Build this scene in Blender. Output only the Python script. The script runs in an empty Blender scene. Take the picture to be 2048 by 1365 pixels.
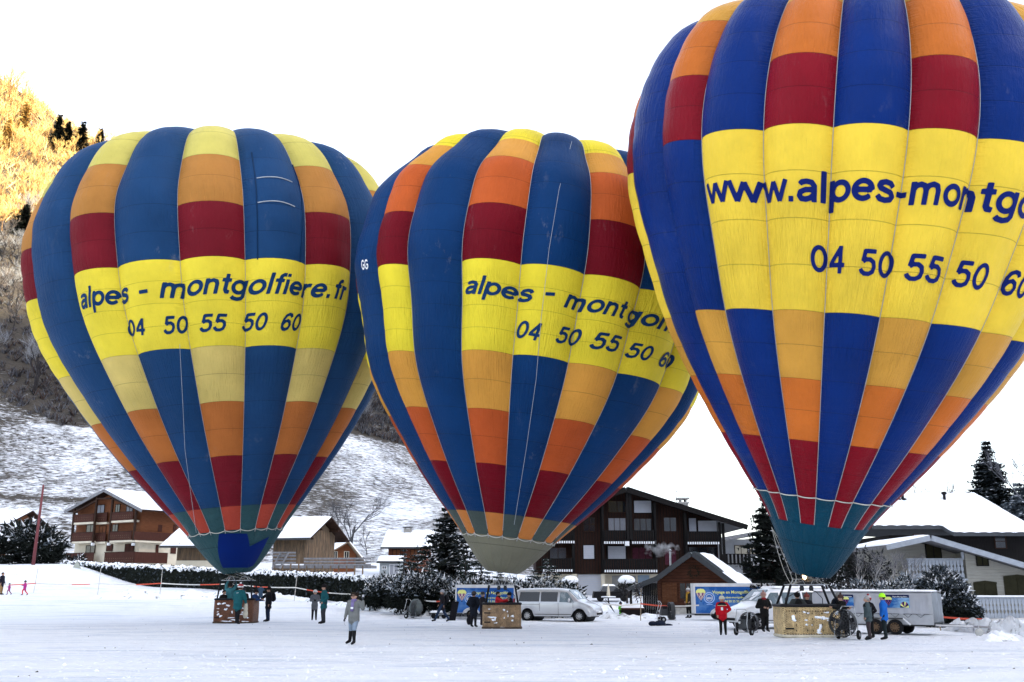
import bpy, bmesh, math, random
import numpy as np
from mathutils import Vector, Matrix

sc = bpy.context.scene
col = sc.collection
# ---------------------------------------------------------------- camera, world, sun, exposure
CAM = np.array([0.0, 0.0, 1.9])
FPX = 2000.0                                   # focal length in photo pixels (2048 wide)
PITCH = math.atan(490 / 2000.0)
cd = bpy.data.cameras.new('camera'); cam = bpy.data.objects.new('camera', cd); col.objects.link(cam)
cam.location = CAM; cam.rotation_euler = (math.pi / 2 + PITCH, 0, 0)
cd.sensor_width = 36; cd.lens = 36 * FPX / 2048; cd.clip_end = 8000; cd.clip_start = .1
sc.camera = cam
SUN_EL = math.radians(27); SUN_AZ = math.radians(122)      # azimuth clockwise from +Y (towards the sun)
w = bpy.data.worlds.new('World'); sc.world = w; w.use_nodes = True
nt = w.node_tree; nt.nodes.clear()
sky = nt.nodes.new('ShaderNodeTexSky'); sky.sky_type = 'NISHITA'; sky.sun_disc = False
sky.sun_elevation = SUN_EL; sky.sun_rotation = SUN_AZ
sky.altitude = 1000; sky.air_density = 1.0; sky.dust_density = 5; sky.ozone_density = 1.0
bg = nt.nodes.new('ShaderNodeBackground'); bg.inputs[1].default_value = .15
wo = nt.nodes.new('ShaderNodeOutputWorld')
veil = nt.nodes.new('ShaderNodeMix'); veil.data_type = 'RGBA'       # thin even veil of high winter haze over the blue
veil.inputs[0].default_value = .42; veil.inputs[7].default_value = (3.5, 3.4, 3.3, 1)
nt.links.new(sky.outputs[0], veil.inputs[6]); nt.links.new(veil.outputs[2], bg.inputs[0]); nt.links.new(bg.outputs[0], wo.inputs[0])
sl = bpy.data.lights.new('sun', 'SUN'); sl.energy = 5; sl.angle = math.radians(.6); sl.color = (1, .87, .62)
so = bpy.data.objects.new('sun', sl); col.objects.link(so)
sdir = Vector((math.sin(SUN_AZ) * math.cos(SUN_EL), math.cos(SUN_AZ) * math.cos(SUN_EL), math.sin(SUN_EL)))
so.rotation_euler = sdir.to_track_quat('Z', 'Y').to_euler(); so.location = (60, -60, 60)
sc.view_settings.view_transform = 'Standard'; sc.view_settings.look = 'None'
sc.view_settings.gamma = 1; sc.view_settings.exposure = 2.10; sc.view_settings.use_curve_mapping = False
sc.render.engine = 'CYCLES'

# ---------------------------------------------------------------- helpers
cp, sp = math.cos(PITCH), math.sin(PITCH)
def ray(px, py):
    v = (682.5 - py) / FPX
    return np.array([(px - 1024) / FPX, cp - sp * v, sp + cp * v])
def at(px, py, Y):
    """point of the scene at ground distance Y seen in direction px, py"""
    r = ray(px, py); return CAM + r * (Y / r[1])
def project(P):
    d = P - CAM
    dep = d[..., 1] * cp + d[..., 2] * sp
    return np.stack([1024 + FPX * d[..., 0] / dep, 682.5 - FPX * (-d[..., 1] * sp + d[..., 2] * cp) / dep], -1)
def srgb(*c):
    return tuple(((x / 255) / 12.92 if x <= 10 else ((x / 255 + .055) / 1.055) ** 2.4) for x in c)

MATS = {}
def mat(name, rgb, rough=.7, var=.15, scale=3.0, bump=0.0, bscale=None, metal=0.0, spec=.10, stretch=None, c2=None, c2amt=.0, c2scale=2.0, coat=0):
    if name in MATS: return MATS[name]
    m = bpy.data.materials.new(name); m.use_nodes = True; n = m.node_tree; N = n.nodes; L = n.links
    b = N['Principled BSDF']
    tc = N.new('ShaderNodeTexCoord'); mp = N.new('ShaderNodeMapping')
    if stretch: mp.inputs['Scale'].default_value = stretch
    L.new(tc.outputs['Object'], mp.inputs[0])
    nz = N.new('ShaderNodeTexNoise'); nz.inputs['Scale'].default_value = scale; nz.inputs['Detail'].default_value = 6; nz.inputs['Roughness'].default_value = .6
    L.new(mp.outputs[0], nz.inputs['Vector'])
    mr = N.new('ShaderNodeMapRange'); mr.inputs[1].default_value = .3; mr.inputs[2].default_value = .7
    mr.inputs[3].default_value = 1 - var; mr.inputs[4].default_value = 1 + var; L.new(nz.outputs[0], mr.inputs[0])
    mx = N.new('ShaderNodeVectorMath'); mx.operation = 'SCALE'; mx.inputs[0].default_value = rgb
    L.new(mr.outputs[0], mx.inputs['Scale'])
    out = mx.outputs[0]
    if c2:
        n2 = N.new('ShaderNodeTexNoise'); n2.inputs['Scale'].default_value = c2scale; n2.inputs['Detail'].default_value = 5; n2.inputs['Roughness'].default_value = .65
        L.new(mp.outputs[0], n2.inputs['Vector'])
        m2 = N.new('ShaderNodeMapRange'); m2.inputs[1].default_value = .62 - c2amt * .3; m2.inputs[2].default_value = .72 - c2amt * .2; L.new(n2.outputs[0], m2.inputs[0])
        mi = N.new('ShaderNodeMix'); mi.data_type = 'RGBA'; L.new(m2.outputs[0], mi.inputs[0]); L.new(out, mi.inputs[6]); mi.inputs[7].default_value = (*c2, 1)
        out = mi.outputs[2]
    L.new(out, b.inputs['Base Color'])
    b.inputs['Roughness'].default_value = rough; b.inputs['Metallic'].default_value = metal
    b.inputs['Specular IOR Level'].default_value = spec
    if coat: b.inputs['Coat Weight'].default_value = coat; b.inputs['Coat Roughness'].default_value = .08
    if bump:
        bn = N.new('ShaderNodeTexNoise'); bn.inputs['Scale'].default_value = bscale or scale * 4; bn.inputs['Detail'].default_value = 5
        L.new(mp.outputs[0], bn.inputs['Vector'])
        bp = N.new('ShaderNodeBump'); bp.inputs['Strength'].default_value = 1; bp.inputs['Distance'].default_value = bump
        L.new(bn.outputs[0], bp.inputs['Height']); L.new(bp.outputs[0], b.inputs['Normal'])
    MATS[name] = m; return m

class MB:
    def __init__(s): s.v = []; s.f = []; s.m = []; s.mats = []
    def mi(s, m):
        if m not in s.mats: s.mats.append(m)
        return s.mats.index(m)
    def add(s, vs, fs, m):
        o = len(s.v); s.v.extend([tuple(x) for x in vs]); k = s.mi(m)
        for f in fs: s.f.append(tuple(i + o for i in f)); s.m.append(k)
    def box(s, x0, x1, y0, y1, z0, z1, m):
        s.add([(x0, y0, z0), (x1, y0, z0), (x1, y1, z0), (x0, y1, z0), (x0, y0, z1), (x1, y0, z1), (x1, y1, z1), (x0, y1, z1)],
              [(0, 3, 2, 1), (4, 5, 6, 7), (0, 1, 5, 4), (1, 2, 6, 5), (2, 3, 7, 6), (3, 0, 4, 7)], m)
    def hexa(s, p, m):
        s.add(p, [(0, 3, 2, 1), (4, 5, 6, 7), (0, 1, 5, 4), (1, 2, 6, 5), (2, 3, 7, 6), (3, 0, 4, 7)], m)
    def prism(s, poly, y0, y1, m):          # poly in xz, counter-clockwise seen from -y
        n = len(poly); vs = [(x, y0, z) for x, z in poly] + [(x, y1, z) for x, z in poly]
        s.add(vs, [tuple(range(n)), tuple(range(2 * n - 1, n - 1, -1))] + [(i, (i + 1) % n + 0, 0, 0) and (i, i + n, (i + 1) % n + n, (i + 1) % n) for i in range(n)], m)
    def prismx(s, poly, x0, x1, m):         # poly in yz
        n = len(poly); vs = [(x0, y, z) for y, z in poly] + [(x1, y, z) for y, z in poly]
        s.add(vs, [tuple(range(n)), tuple(range(2 * n - 1, n - 1, -1))] + [(i, i + n, (i + 1) % n + n, (i + 1) % n) for i in range(n)], m)
    def tube(s, pts, rad, m, n=6, caps=True):
        pts = [Vector(p) for p in pts]
        if not hasattr(rad, '__len__'): rad = [rad] * len(pts)
        vs = []; fs = []
        d0 = (pts[1] - pts[0]).normalized(); up = Vector((0, 0, 1)) if abs(d0.z) < .9 else Vector((1, 0, 0))
        a = d0.cross(up).normalized()
        for i, p in enumerate(pts):
            d = (pts[min(i + 1, len(pts) - 1)] - pts[max(i - 1, 0)])
            if d.length < 1e-9: d = d0
            d.normalize(); a = (a - d * a.dot(d))
            if a.length < 1e-6: a = d.orthogonal()
            a.normalize(); b = d.cross(a)
            for k in range(n):
                t = 2 * math.pi * k / n
                vs.append(p + a * (math.cos(t) * rad[i]) + b * (math.sin(t) * rad[i]))
        for i in range(len(pts) - 1):
            for k in range(n): fs.append((i * n + k, i * n + (k + 1) % n, (i + 1) * n + (k + 1) % n, (i + 1) * n + k))
        if caps: fs.append(tuple(range(n - 1, -1, -1))); fs.append(tuple((len(pts) - 1) * n + k for k in range(n)))
        s.add(vs, fs, m)
    def bar(s, p0, p1, w, h, m):
        p0 = Vector(p0); p1 = Vector(p1); d = (p1 - p0).normalized()
        up = Vector((0, 0, 1)) if abs(d.z) < .95 else Vector((0, 1, 0))
        a = d.cross(up).normalized() * (w / 2); b = a.cross(d).normalized() * (h / 2)
        s.hexa([p0 - a - b, p0 + a - b, p1 + a - b, p1 - a - b, p0 - a + b, p0 + a + b, p1 + a + b, p1 - a + b], m)
    def lathe(s, prof, c, m, n=16, axis='z'):
        vs = []; fs = []
        for r, h in prof:
            for k in range(n):
                t = 2 * math.pi * k / n; x, y = r * math.cos(t), r * math.sin(t)
                vs.append((c[0] + x, c[1] + y, c[2] + h) if axis == 'z' else ((c[0] + x, c[1] + h, c[2] + y) if axis == 'y' else (c[0] + h, c[1] + x, c[2] + y)))
        for i in range(len(prof) - 1):
            for k in range(n): fs.append((i * n + k, i * n + (k + 1) % n, (i + 1) * n + (k + 1) % n, (i + 1) * n + k))
        s.add(vs, fs, m)
    def ball(s, c, r, m, nu=10, nv=7, noise=0, rnd=random):
        if not hasattr(r, '__len__'): r = (r, r, r)
        vs = [(c[0], c[1], c[2] - r[2])]; fs = []
        for j in range(1, nv):
            for i in range(nu):
                a = 2 * math.pi * i / nu; b = -math.pi / 2 + math.pi * j / nv; q = 1 + noise * rnd.uniform(-1, 1)
                vs.append((c[0] + r[0] * q * math.cos(b) * math.cos(a), c[1] + r[1] * q * math.cos(b) * math.sin(a), c[2] + r[2] * q * math.sin(b)))
        vs.append((c[0], c[1], c[2] + r[2]))
        for i in range(nu): fs.append((0, 1 + (i + 1) % nu, 1 + i))
        for j in range(nv - 2):
            for i in range(nu): fs.append((1 + j * nu + i, 1 + j * nu + (i + 1) % nu, 1 + (j + 1) * nu + (i + 1) % nu, 1 + (j + 1) * nu + i))
        e = len(vs) - 1
        for i in range(nu): fs.append((1 + (nv - 2) * nu + i, 1 + (nv - 2) * nu + (i + 1) % nu, e))
        s.add(vs, fs, m)
    def mesh(s, name, smooth=False):
        me = bpy.data.meshes.new(name); me.from_pydata(s.v, [], s.f)
        for m in s.mats: me.materials.append(m)
        me.polygons.foreach_set('material_index', s.m)
        if smooth: me.polygons.foreach_set('use_smooth', [True] * len(s.f))
        me.update(); return me
    def build(s, name, parent=None, smooth=False, kind=None, loc=None):
        if not s.f: return None
        o = bpy.data.objects.new(name, s.mesh(name, smooth)); col.objects.link(o)
        if parent: o.parent = parent
        if kind: o['kind'] = kind
        if loc is not None: o.location = loc
        return o

def nobj(name, V, Fc, mats, midx=None, parent=None, smooth=False, kind=None, loc=None, uv=None):
    """fast mesh from numpy arrays; Fc is (n,3) or (n,4)"""
    me = bpy.data.meshes.new(name); V = np.asarray(V, float); Fc = np.asarray(Fc, int)
    me.vertices.add(len(V)); me.vertices.foreach_set('co', V.ravel())
    k = Fc.shape[1]; me.loops.add(len(Fc) * k); me.loops.foreach_set('vertex_index', Fc.ravel())
    me.polygons.add(len(Fc)); me.polygons.foreach_set('loop_start', np.arange(len(Fc)) * k)
    for m in (mats if isinstance(mats, (list, tuple)) else [mats]): me.materials.append(m)
    if midx is not None: me.polygons.foreach_set('material_index', np.asarray(midx, int))
    me.update(calc_edges=True)
    if smooth: me.polygons.foreach_set('use_smooth', [True] * len(Fc))
    if uv is not None:
        ul = me.uv_layers.new(name='UVMap'); ul.data.foreach_set('uv', np.asarray(uv)[Fc.ravel()].ravel())
    me.validate()
    o = bpy.data.objects.new(name, me); col.objects.link(o)
    if parent: o.parent = parent
    if kind: o['kind'] = kind
    if loc is not None: o.location = loc
    return o

def thing(name, label, cat, loc=(0, 0, 0), rz=0.0, group=None):
    o = bpy.data.objects.new(name, None); col.objects.link(o); o.empty_display_size = .3
    o.location = tuple(loc); o.rotation_euler = (0, 0, rz); o['label'] = label; o['category'] = cat
    if group: o['group'] = group
    return o
def tag(o, label, cat, group=None):
    o['label'] = label; o['category'] = cat
    if group: o['group'] = group
    return o
def copy_tree(o, parent=None):
    c = o.copy(); col.objects.link(c)
    if parent: c.parent = parent
    for ch in list(o.children): copy_tree(ch, c)
    return c

# ---------------------------------------------------------------- terrain
def smooth(e0, e1, x):
    t = np.clip((x - e0) / (e1 - e0), 0, 1); return t * t * (3 - 2 * t)
_rs = np.random.RandomState(4)
_ph = _rs.rand(40) * 6.28; _dx = _rs.randn(40); _dy = _rs.randn(40)
def wob(x, y, s, k0=0, n=6):
    r = 0
    for i in range(n):
        j = (k0 + i) % 40; l = math.hypot(_dx[j], _dy[j]) + .01
        f = s * (1 + .6 * i); r = r + np.sin((x * _dx[j] / l + y * _dy[j] / l) * f + _ph[j]) / (1 + .5 * i)
    return r / n
def terrain(x, y):
    x = np.asarray(x, float); y = np.asarray(y, float)
    base = np.interp(y, [0, 35, 50, 60, 66], [.02, 0, -.06, -.12, -.12])
    left = np.interp(y, [66, 78, 92, 110, 135, 150], [0, .8, 1.8, 2.7, 4.1, 5.0])
    right = np.interp(y, [66, 80, 97, 135, 150], [0, .35, 1.1, 2.1, 3.1])
    wl = smooth(8, -12, x)
    z = base + left * wl + right * (1 - wl)
    z = z + .12 * np.exp(-((x - 10.8) ** 2 / 8 + (y - 38) ** 2 / 5)) - .16 * np.exp(-((x - 8.5) ** 2 / 22 + (y - 47) ** 2 / 20))
    z = z + 1.9 * smooth(-32.5, -44, x) * smooth(88.5, 95, y) * smooth(118, 100, y)          # snow mound, left
    z = z + (wob(x, y, .5) * .05 + wob(x, y, 1.6, 9) * .014 + wob(x, y, 5.5, 17) * .012) * smooth(150, 120, y)
    R = np.interp(x, [-900, -400, -168, -132, -90, -43, -19, 19, 41, 70, 110, 900], [260, 230, 160, 134, 102, 72, 52, 26, 15, 8, 5, 5])
    f = np.clip((y - 142) / 158, 0, 1); tail = np.clip((y - 300) / 2600, 0, 1)
    hz = R * (f * .96 + .04 * f * f) * smooth(138, 160, y)
    hz = hz + (wob(x, y, .05, 3) * 3.2 + wob(x, y, .16, 20) * 1.0) * smooth(150, 185, y) * np.clip(R / 60, 0, 1)
    return z + hz - tail * R * .7
def ground_hit(px, py):
    r = ray(px, py); t = 12.0
    while t < 900:
        P = CAM + r * t
        if P[2] <= terrain(P[0], P[1]): break
        t += .15


    P = CAM + r * t; P[2] = float(terrain(P[0], P[1])); return P
def pxm(P):      # photo pixels per metre at P
    d = P - CAM; return FPX / (d[1] * cp + d[2] * sp)
# ---------------------------------------------------------------- ground and mountains
def snow_ground_mat():
    m = bpy.data.materials.new('snow_and_grass'); m.use_nodes = True; N = m.node_tree.nodes; L = m.node_tree.links; b = N['Principled BSDF']
    tc = N.new('ShaderNodeTexCoord'); at_ = N.new('ShaderNodeAttribute'); at_.attribute_name = 'bare'
    def noise(scale, det=6, rough=.65, st=None, dist=0):
        mp = N.new('ShaderNodeMapping')
        if st: mp.inputs['Scale'].default_value = st
        L.new(tc.outputs['Object'], mp.inputs[0])
        n = N.new('ShaderNodeTexNoise'); n.inputs['Scale'].default_value = scale; n.inputs['Detail'].default_value = det; n.inputs['Roughness'].default_value = rough; n.inputs['Distortion'].default_value = dist
        L.new(mp.outputs[0], n.inputs['Vector']); return n.outputs[0]
    def rng(s, a, b_, c, d):
        r = N.new('ShaderNodeMapRange'); r.inputs[1].default_value = a; r.inputs[2].default_value = b_; r.inputs[3].default_value = c; r.inputs[4].default_value = d; L.new(s, r.inputs[0]); return r.outputs[0]
    def math_(op, a, b_):
        q = N.new('ShaderNodeMath'); q.operation = op
        for i, s in enumerate((a, b_)):
            if isinstance(s, (int, float)): q.inputs[i].default_value = s
            else: L.new(s, q.inputs[i])
        return q.outputs[0]
    def mix(f, a, b_):
        q = N.new('ShaderNodeMix'); q.data_type = 'RGBA'; L.new(f, q.inputs[0])
        for i, s in ((6, a), (7, b_)):
            if isinstance(s, tuple): q.inputs[i].default_value = (*s, 1)
            else: L.new(s, q.inputs[i])
        return q.outputs[2]
    streak = noise(1.7, 8, .74, (.42, 1.0, 1.5), .7); patch = noise(.06, 5, .6)
    f = math_('ADD', math_('MULTIPLY', streak, .75), math_('MULTIPLY', patch, .35))
    f = math_('ADD', f, math_('SUBTRACT', at_.outputs['Fac'], .5))
    f = rng(f, .44, .58, 0, 1)
    q = N.new('ShaderNodeMath'); q.operation = 'MULTIPLY'; L.new(f, q.inputs[0]); L.new(rng(at_.outputs['Fac'], .01, .12, 0, 1), q.inputs[1]); f = q.outputs[0]
    grass = mix(noise(.5, 5), (.026, .024, .023), (.085, .070, .052))
    snow = mix(rng(noise(.8, 6), .35, .7, 0, 1), (.86, .885, .925), (.92, .935, .955))
    # trampled dull tracks in the field
    tr = rng(noise(.45, 9, .74, (.22, 1.0, 1), 1.4), .50, .64, 0, .75)
    snow = mix(tr, snow, (.60, .66, .75))
    sp_ = rng(noise(2.2, 3, .5), .73, .76, 0, .8); q2 = N.new('ShaderNodeMath'); q2.operation = 'MULTIPLY'; L.new(sp_, q2.inputs[0]); L.new(rng(noise(.12, 2, .5), .5, .6, 0, 1), q2.inputs[1])
    snow = mix(q2.outputs[0], snow, (.22, .21, .20))
    L.new(mix(f, snow, grass), b.inputs['Base Color']); b.inputs['Roughness'].default_value = .75; b.inputs['Specular IOR Level'].default_value = .25
    h = math_('ADD', math_('MULTIPLY', noise(1.1, 8, .7, (.5, 1, 1), .8), .34), math_('MULTIPLY', noise(4, 7, .75, (.7, 1, 1)), .22))
    def dents(sc_, rad, dep):            # footprints and dents
        vo = N.new('ShaderNodeTexVoronoi'); vo.inputs['Scale'].default_value = sc_; vo.inputs['Randomness'].default_value = 1; L.new(tc.outputs['Object'], vo.inputs['Vector']); return math_('MULTIPLY', rng(vo.outputs['Distance'], rad * .5, rad, 0, 1), dep)
    wv = N.new('ShaderNodeTexWave'); wv.wave_type = 'BANDS'; wv.bands_direction = 'Y'; wv.inputs['Scale'].default_value = .085; wv.inputs['Distortion'].default_value = 5; wv.inputs['Detail'].default_value = 1.5; wv.inputs['Detail Scale'].default_value = .35; L.new(tc.outputs['Object'], wv.inputs['Vector'])
    rut = rng(wv.outputs['Fac'], .965, .99, 0, 1); h = math_('ADD', h, math_('MULTIPLY', rut, -.12))
    h = math_('ADD', h, dents(1.6, .34, .13)); h = math_('ADD', h, dents(3.7, .4, .06))
    h = math_('ADD', h, math_('MULTIPLY', noise(.9, 7, .7, (.35, 1, 1.6), .6), .35))
    bp = N.new('ShaderNodeBump'); bp.inputs['Strength'].default_value = .8; bp.inputs['Distance'].default_value = 1; L.new(h, bp.inputs['Height']); L.new(bp.outputs[0], b.inputs['Normal'])
    return m
xs = np.concatenate([-np.geomspace(3200, 66, 46), np.arange(-65, 65.1, .55), np.geomspace(66, 3200, 46)])
ys = np.concatenate([-np.geomspace(3000, 20, 14), np.arange(-12, 24, 3.0), np.arange(24, 100, .42), np.arange(100, 330, 1.25), np.geomspace(332, 3200, 26)])
GX, GY = np.meshgrid(xs, ys)
GZ = terrain(GX, GY)
# opposite side of the valley: the ridge behind and to the right of the camera that keeps the sun off the village
sd2 = np.array([math.sin(SUN_AZ), math.cos(SUN_AZ)])
RIDGE_H = 95 + 1130 * math.tan(SUN_EL)
along = GX * sd2[0] + GY * sd2[1]; across = GX * -sd2[1] + GY * sd2[0]
ridge = smooth(330, 1000, along) * (RIDGE_H + 30 * wob(GX, GY, .006, 5) * 2 + 22 * wob(GX, GY, .02, 12)) * smooth(2600, 1700, abs(across)) * smooth(33, 50, np.degrees(np.arctan2(GX, np.maximum(GY, 1e-3))) + np.where(GY < 0, 90, 0))
GZ = GZ + ridge
nx, ny = len(xs), len(ys)
V = np.stack([GX, GY, GZ], -1).reshape(-1, 3)
I = np.arange(nx * ny).reshape(ny, nx)
Fq = np.stack([I[:-1, :-1], I[:-1, 1:], I[1:, 1:], I[1:, :-1]], -1).reshape(-1, 4)
SNOWG = snow_ground_mat()
ground = nobj('ground', V, Fq, SNOWG, smooth=True, kind='structure')
def wood_line(x):     # height on the hill where brush and trees begin
    return np.interp(x, [-150, -103, -92, -85, -70, -50, -35, -25, 0, 30], [44, 40, 33, 31, 32, 36, 34.5, 32, 28, 24])
bare = np.where(GY > 145, .485 + .08 * wob(GX, GY, .12, 7) * 2, 0)
above = GZ - wood_line(GX) - 2.0 * wob(GX, GY, .2, 11)
bare = np.where((GY > 150) & (GX < 40), np.where(above > 0, .60 + .22 * smooth(2, 16, above) - .0035 * np.clip(above - 25, 0, 60), bare), bare)
led = GZ - (16 + (GX + 85) * -.06); bare = bare + np.where((GX < -55) & (GY > 150), .12 * np.exp(-(led / .5) ** 2), 0)
bare = np.where(along > 330, .3, bare) * (GY > 140) + np.where((along > 330) & (GY <= 140), .3, 0)
a_ = ground.data.attributes.new('bare', 'FLOAT', 'POINT'); a_.data.foreach_set('value', bare.ravel())

# ---------------------------------------------------------------- hot air balloons
KN = np.array([0, .05, .12, .2, .3, .42, .54, .64, .74, .83, .9, .955, 1.0])
class Spline:
    def __init__(s, x, y):
        n = len(x); h = np.diff(x); A = np.zeros((n, n)); b = np.zeros(n); A[0, 0] = A[-1, -1] = 1
        for i in range(1, n - 1):
            A[i, i - 1] = h[i - 1]; A[i, i] = 2 * (h[i - 1] + h[i]); A[i, i + 1] = h[i]; b[i] = 3 * ((y[i + 1] - y[i]) / h[i] - (y[i] - y[i - 1]) / h[i - 1])
        s.x, s.y, s.h, s.c = x, y, h, np.linalg.solve(A, b)
    def __call__(s, q):
        i = np.clip(np.searchsorted(s.x, q) - 1, 0, len(s.x) - 2); d = q - s.x[i]; y, h, c = s.y, s.h, s.c
        return y[i] + ((y[i + 1] - y[i]) / h[i] - h[i] * (2 * c[i] + c[i + 1]) / 3) * d + c[i] * d * d + (c[i + 1] - c[i]) / (3 * h[i]) * d ** 3
class Envelope:
    def __init__(s, N, P, a, s0, H, r, lev, bend, e, so, tl, k=1.0):
        s.N = N; s.P = CAM + (np.array(P) - CAM) * k; s.a = np.array(a) / np.linalg.norm(a); s.H = H * k
        r = np.array(r) * k; s.sp = Spline(KN, np.append(r ** 2, 0)); s.bend = np.array(bend) * k; s.e = e; s.tl = tl; s.lev = lev
        u = np.array([1., 0, 0]); u -= s.a * (u @ s.a); s.u = u / np.linalg.norm(u); s.v = np.cross(s.a, s.u)
        s.seam = [s0 + i * 2 * math.pi / N + (so[i] if 0 <= i < len(so) else 0) for i in range(N)]
        s.rows = None
    def theta(s, g):            # g = seam number as a float
        g = np.asarray(g, float); i = np.floor(g).astype(int); f = g - i
        S = np.array(s.seam + [s.seam[0] + 2 * math.pi])
        k = i % s.N; turn = (i - k) // s.N
        return S[k] * (1 - f) + S[k + 1] * f + turn * 2 * math.pi
    def pt(s, g, t, off=0.0, bulge=1.0):
        g = np.asarray(g, float); t = np.asarray(t, float); g, t = np.broadcast_arrays(g, t)
        th = s.theta(g); f = g - np.floor(g)
        b = (.062 + .05 * smooth(.70, .97, t)) * smooth(.02, .16, t) * (4 * f * (1 - f)) ** .85 - .014 - .014 * smooth(.72, .97, t)
        if s.rows is not None:
            j = np.clip(np.searchsorted(s.rows, t) - 1, 0, len(s.rows) - 2); q = np.clip((t - s.rows[j]) / (s.rows[j + 1] - s.rows[j]), 0, 1)
            b = b + .0045 * (4 * q * (1 - q)) * smooth(.1, .16, t) * (4 * f * (1 - f))
        b = b * bulge
        r = np.sqrt(np.maximum(s.sp(t), 1e-4)) * (1 + b) * (1 + s.e[0] * np.cos(2 * th) + s.e[1] * np.sin(2 * th)) + off
        bb = s.bend[0] * t * (1 - t); bv = s.bend[1] * t * (1 - t)
        zz = s.H * t + r * (s.tl[0] * np.cos(th) + s.tl[1] * np.sin(th)) * np.minimum(1, 4 * (1 - t))
        return s.P + s.a * zz[..., None] + (r * np.cos(th) + bb)[..., None] * s.u + (r * np.sin(th) + bv)[..., None] * s.v
    def inv(s, px, py, g=3.0, t=.5):     # where on the cloth a photographed point lies
        q = np.array([g, t]); tgt = np.array([px, py])
        for k_ in range(60):
            f0 = project(s.pt(q[0], q[1], bulge=1)) - tgt
            J = np.stack([(project(s.pt(q[0] + 1e-3, q[1], bulge=1)) - tgt - f0) / 1e-3, (project(s.pt(q[0], q[1] + 1e-3, bulge=1)) - tgt - f0) / 1e-3], 1)
            d = np.linalg.solve(J, -f0); q = q + np.clip(d, -.25, .25) * (1 if k_ < 20 else .5)
        return q
E1 = Envelope(20, [-15.511, 58.0, 2.613], [-.0683, -.1274, 1], -2.4592, 24.82, [.709, 1.836, 2.998, 4.449, 6.212, 7.989, 9.358, 9.771, 9.776, 8.96, 8.032, 6.368],
    {0: .8403, 1: .7785, 2: .7149, 3: .6062, 4: .4422, 5: .3909, 6: .3409, 7: .289, 8: .2388, 9: .1397, 10: .0898}, [-.202, .419], [.0133, .0417], [-.0646, .0122, -.0276, -.0163, .0023, .0325, .0335, .0344, 0], [.0324, -.1119])
E2 = Envelope(20, [-.459, 49.5, 2.533], [.129, -.1032, 1], -2.9181, 21.019, [.709, 1.772, 2.94, 4.368, 5.952, 7.465, 8.164, 8.709, 8.482, 7.847, 6.631, 5.426],
    {0: .8362, 2: .713, 3: .5998, 4: .4283, 6: .3219, 8: .22, 9: .1242, 10: .0761}, [1.115, .343], [.0156, .0523], [-.0572, .0354, -.0338, -.0277, -.0449, -.0318, -.0054, .0804, .0857], [.013, -.0903])
E3 = Envelope(22, [11.097, 38.0, 2.311], [.0952, -.2027, 1], -3.108, 20.951, [.675, 1.307, 2.111, 3.3, 4.715, 6.148, 7.14, 7.829, 8.006, 7.595, 6.87, 5.494],
    {0: .897, 2: .7898, 3: .682, 4: .4246, 6: .3259, 8: .2312, 9: .1382, 10: .0913}, [1.024, -.003], [-.0085, .0037], [-.077, .037, .013, .0274, .0119, -.0046, -.027, .0063, .0109], [-.0231, -.0363])
def rows_for(E, top):
    L = E.lev; r = [0.0, L[10], L[9]]
    def sub(a, b, n): return [a + (b - a) * i / n for i in range(1, n + 1)]
    r += sub(L[9], L[8], 2) + sub(L[8], L[6], 2) + sub(L[6], L[4], 2) + sub(L[4], L[3], 4) + sub(L[3], L[2], 2) + sub(L[2], L[0], 2)
    n = max(2, int(round((.985 - L[0]) / .06))); r += sub(L[0], .992, n)
    return np.array(r)

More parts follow.
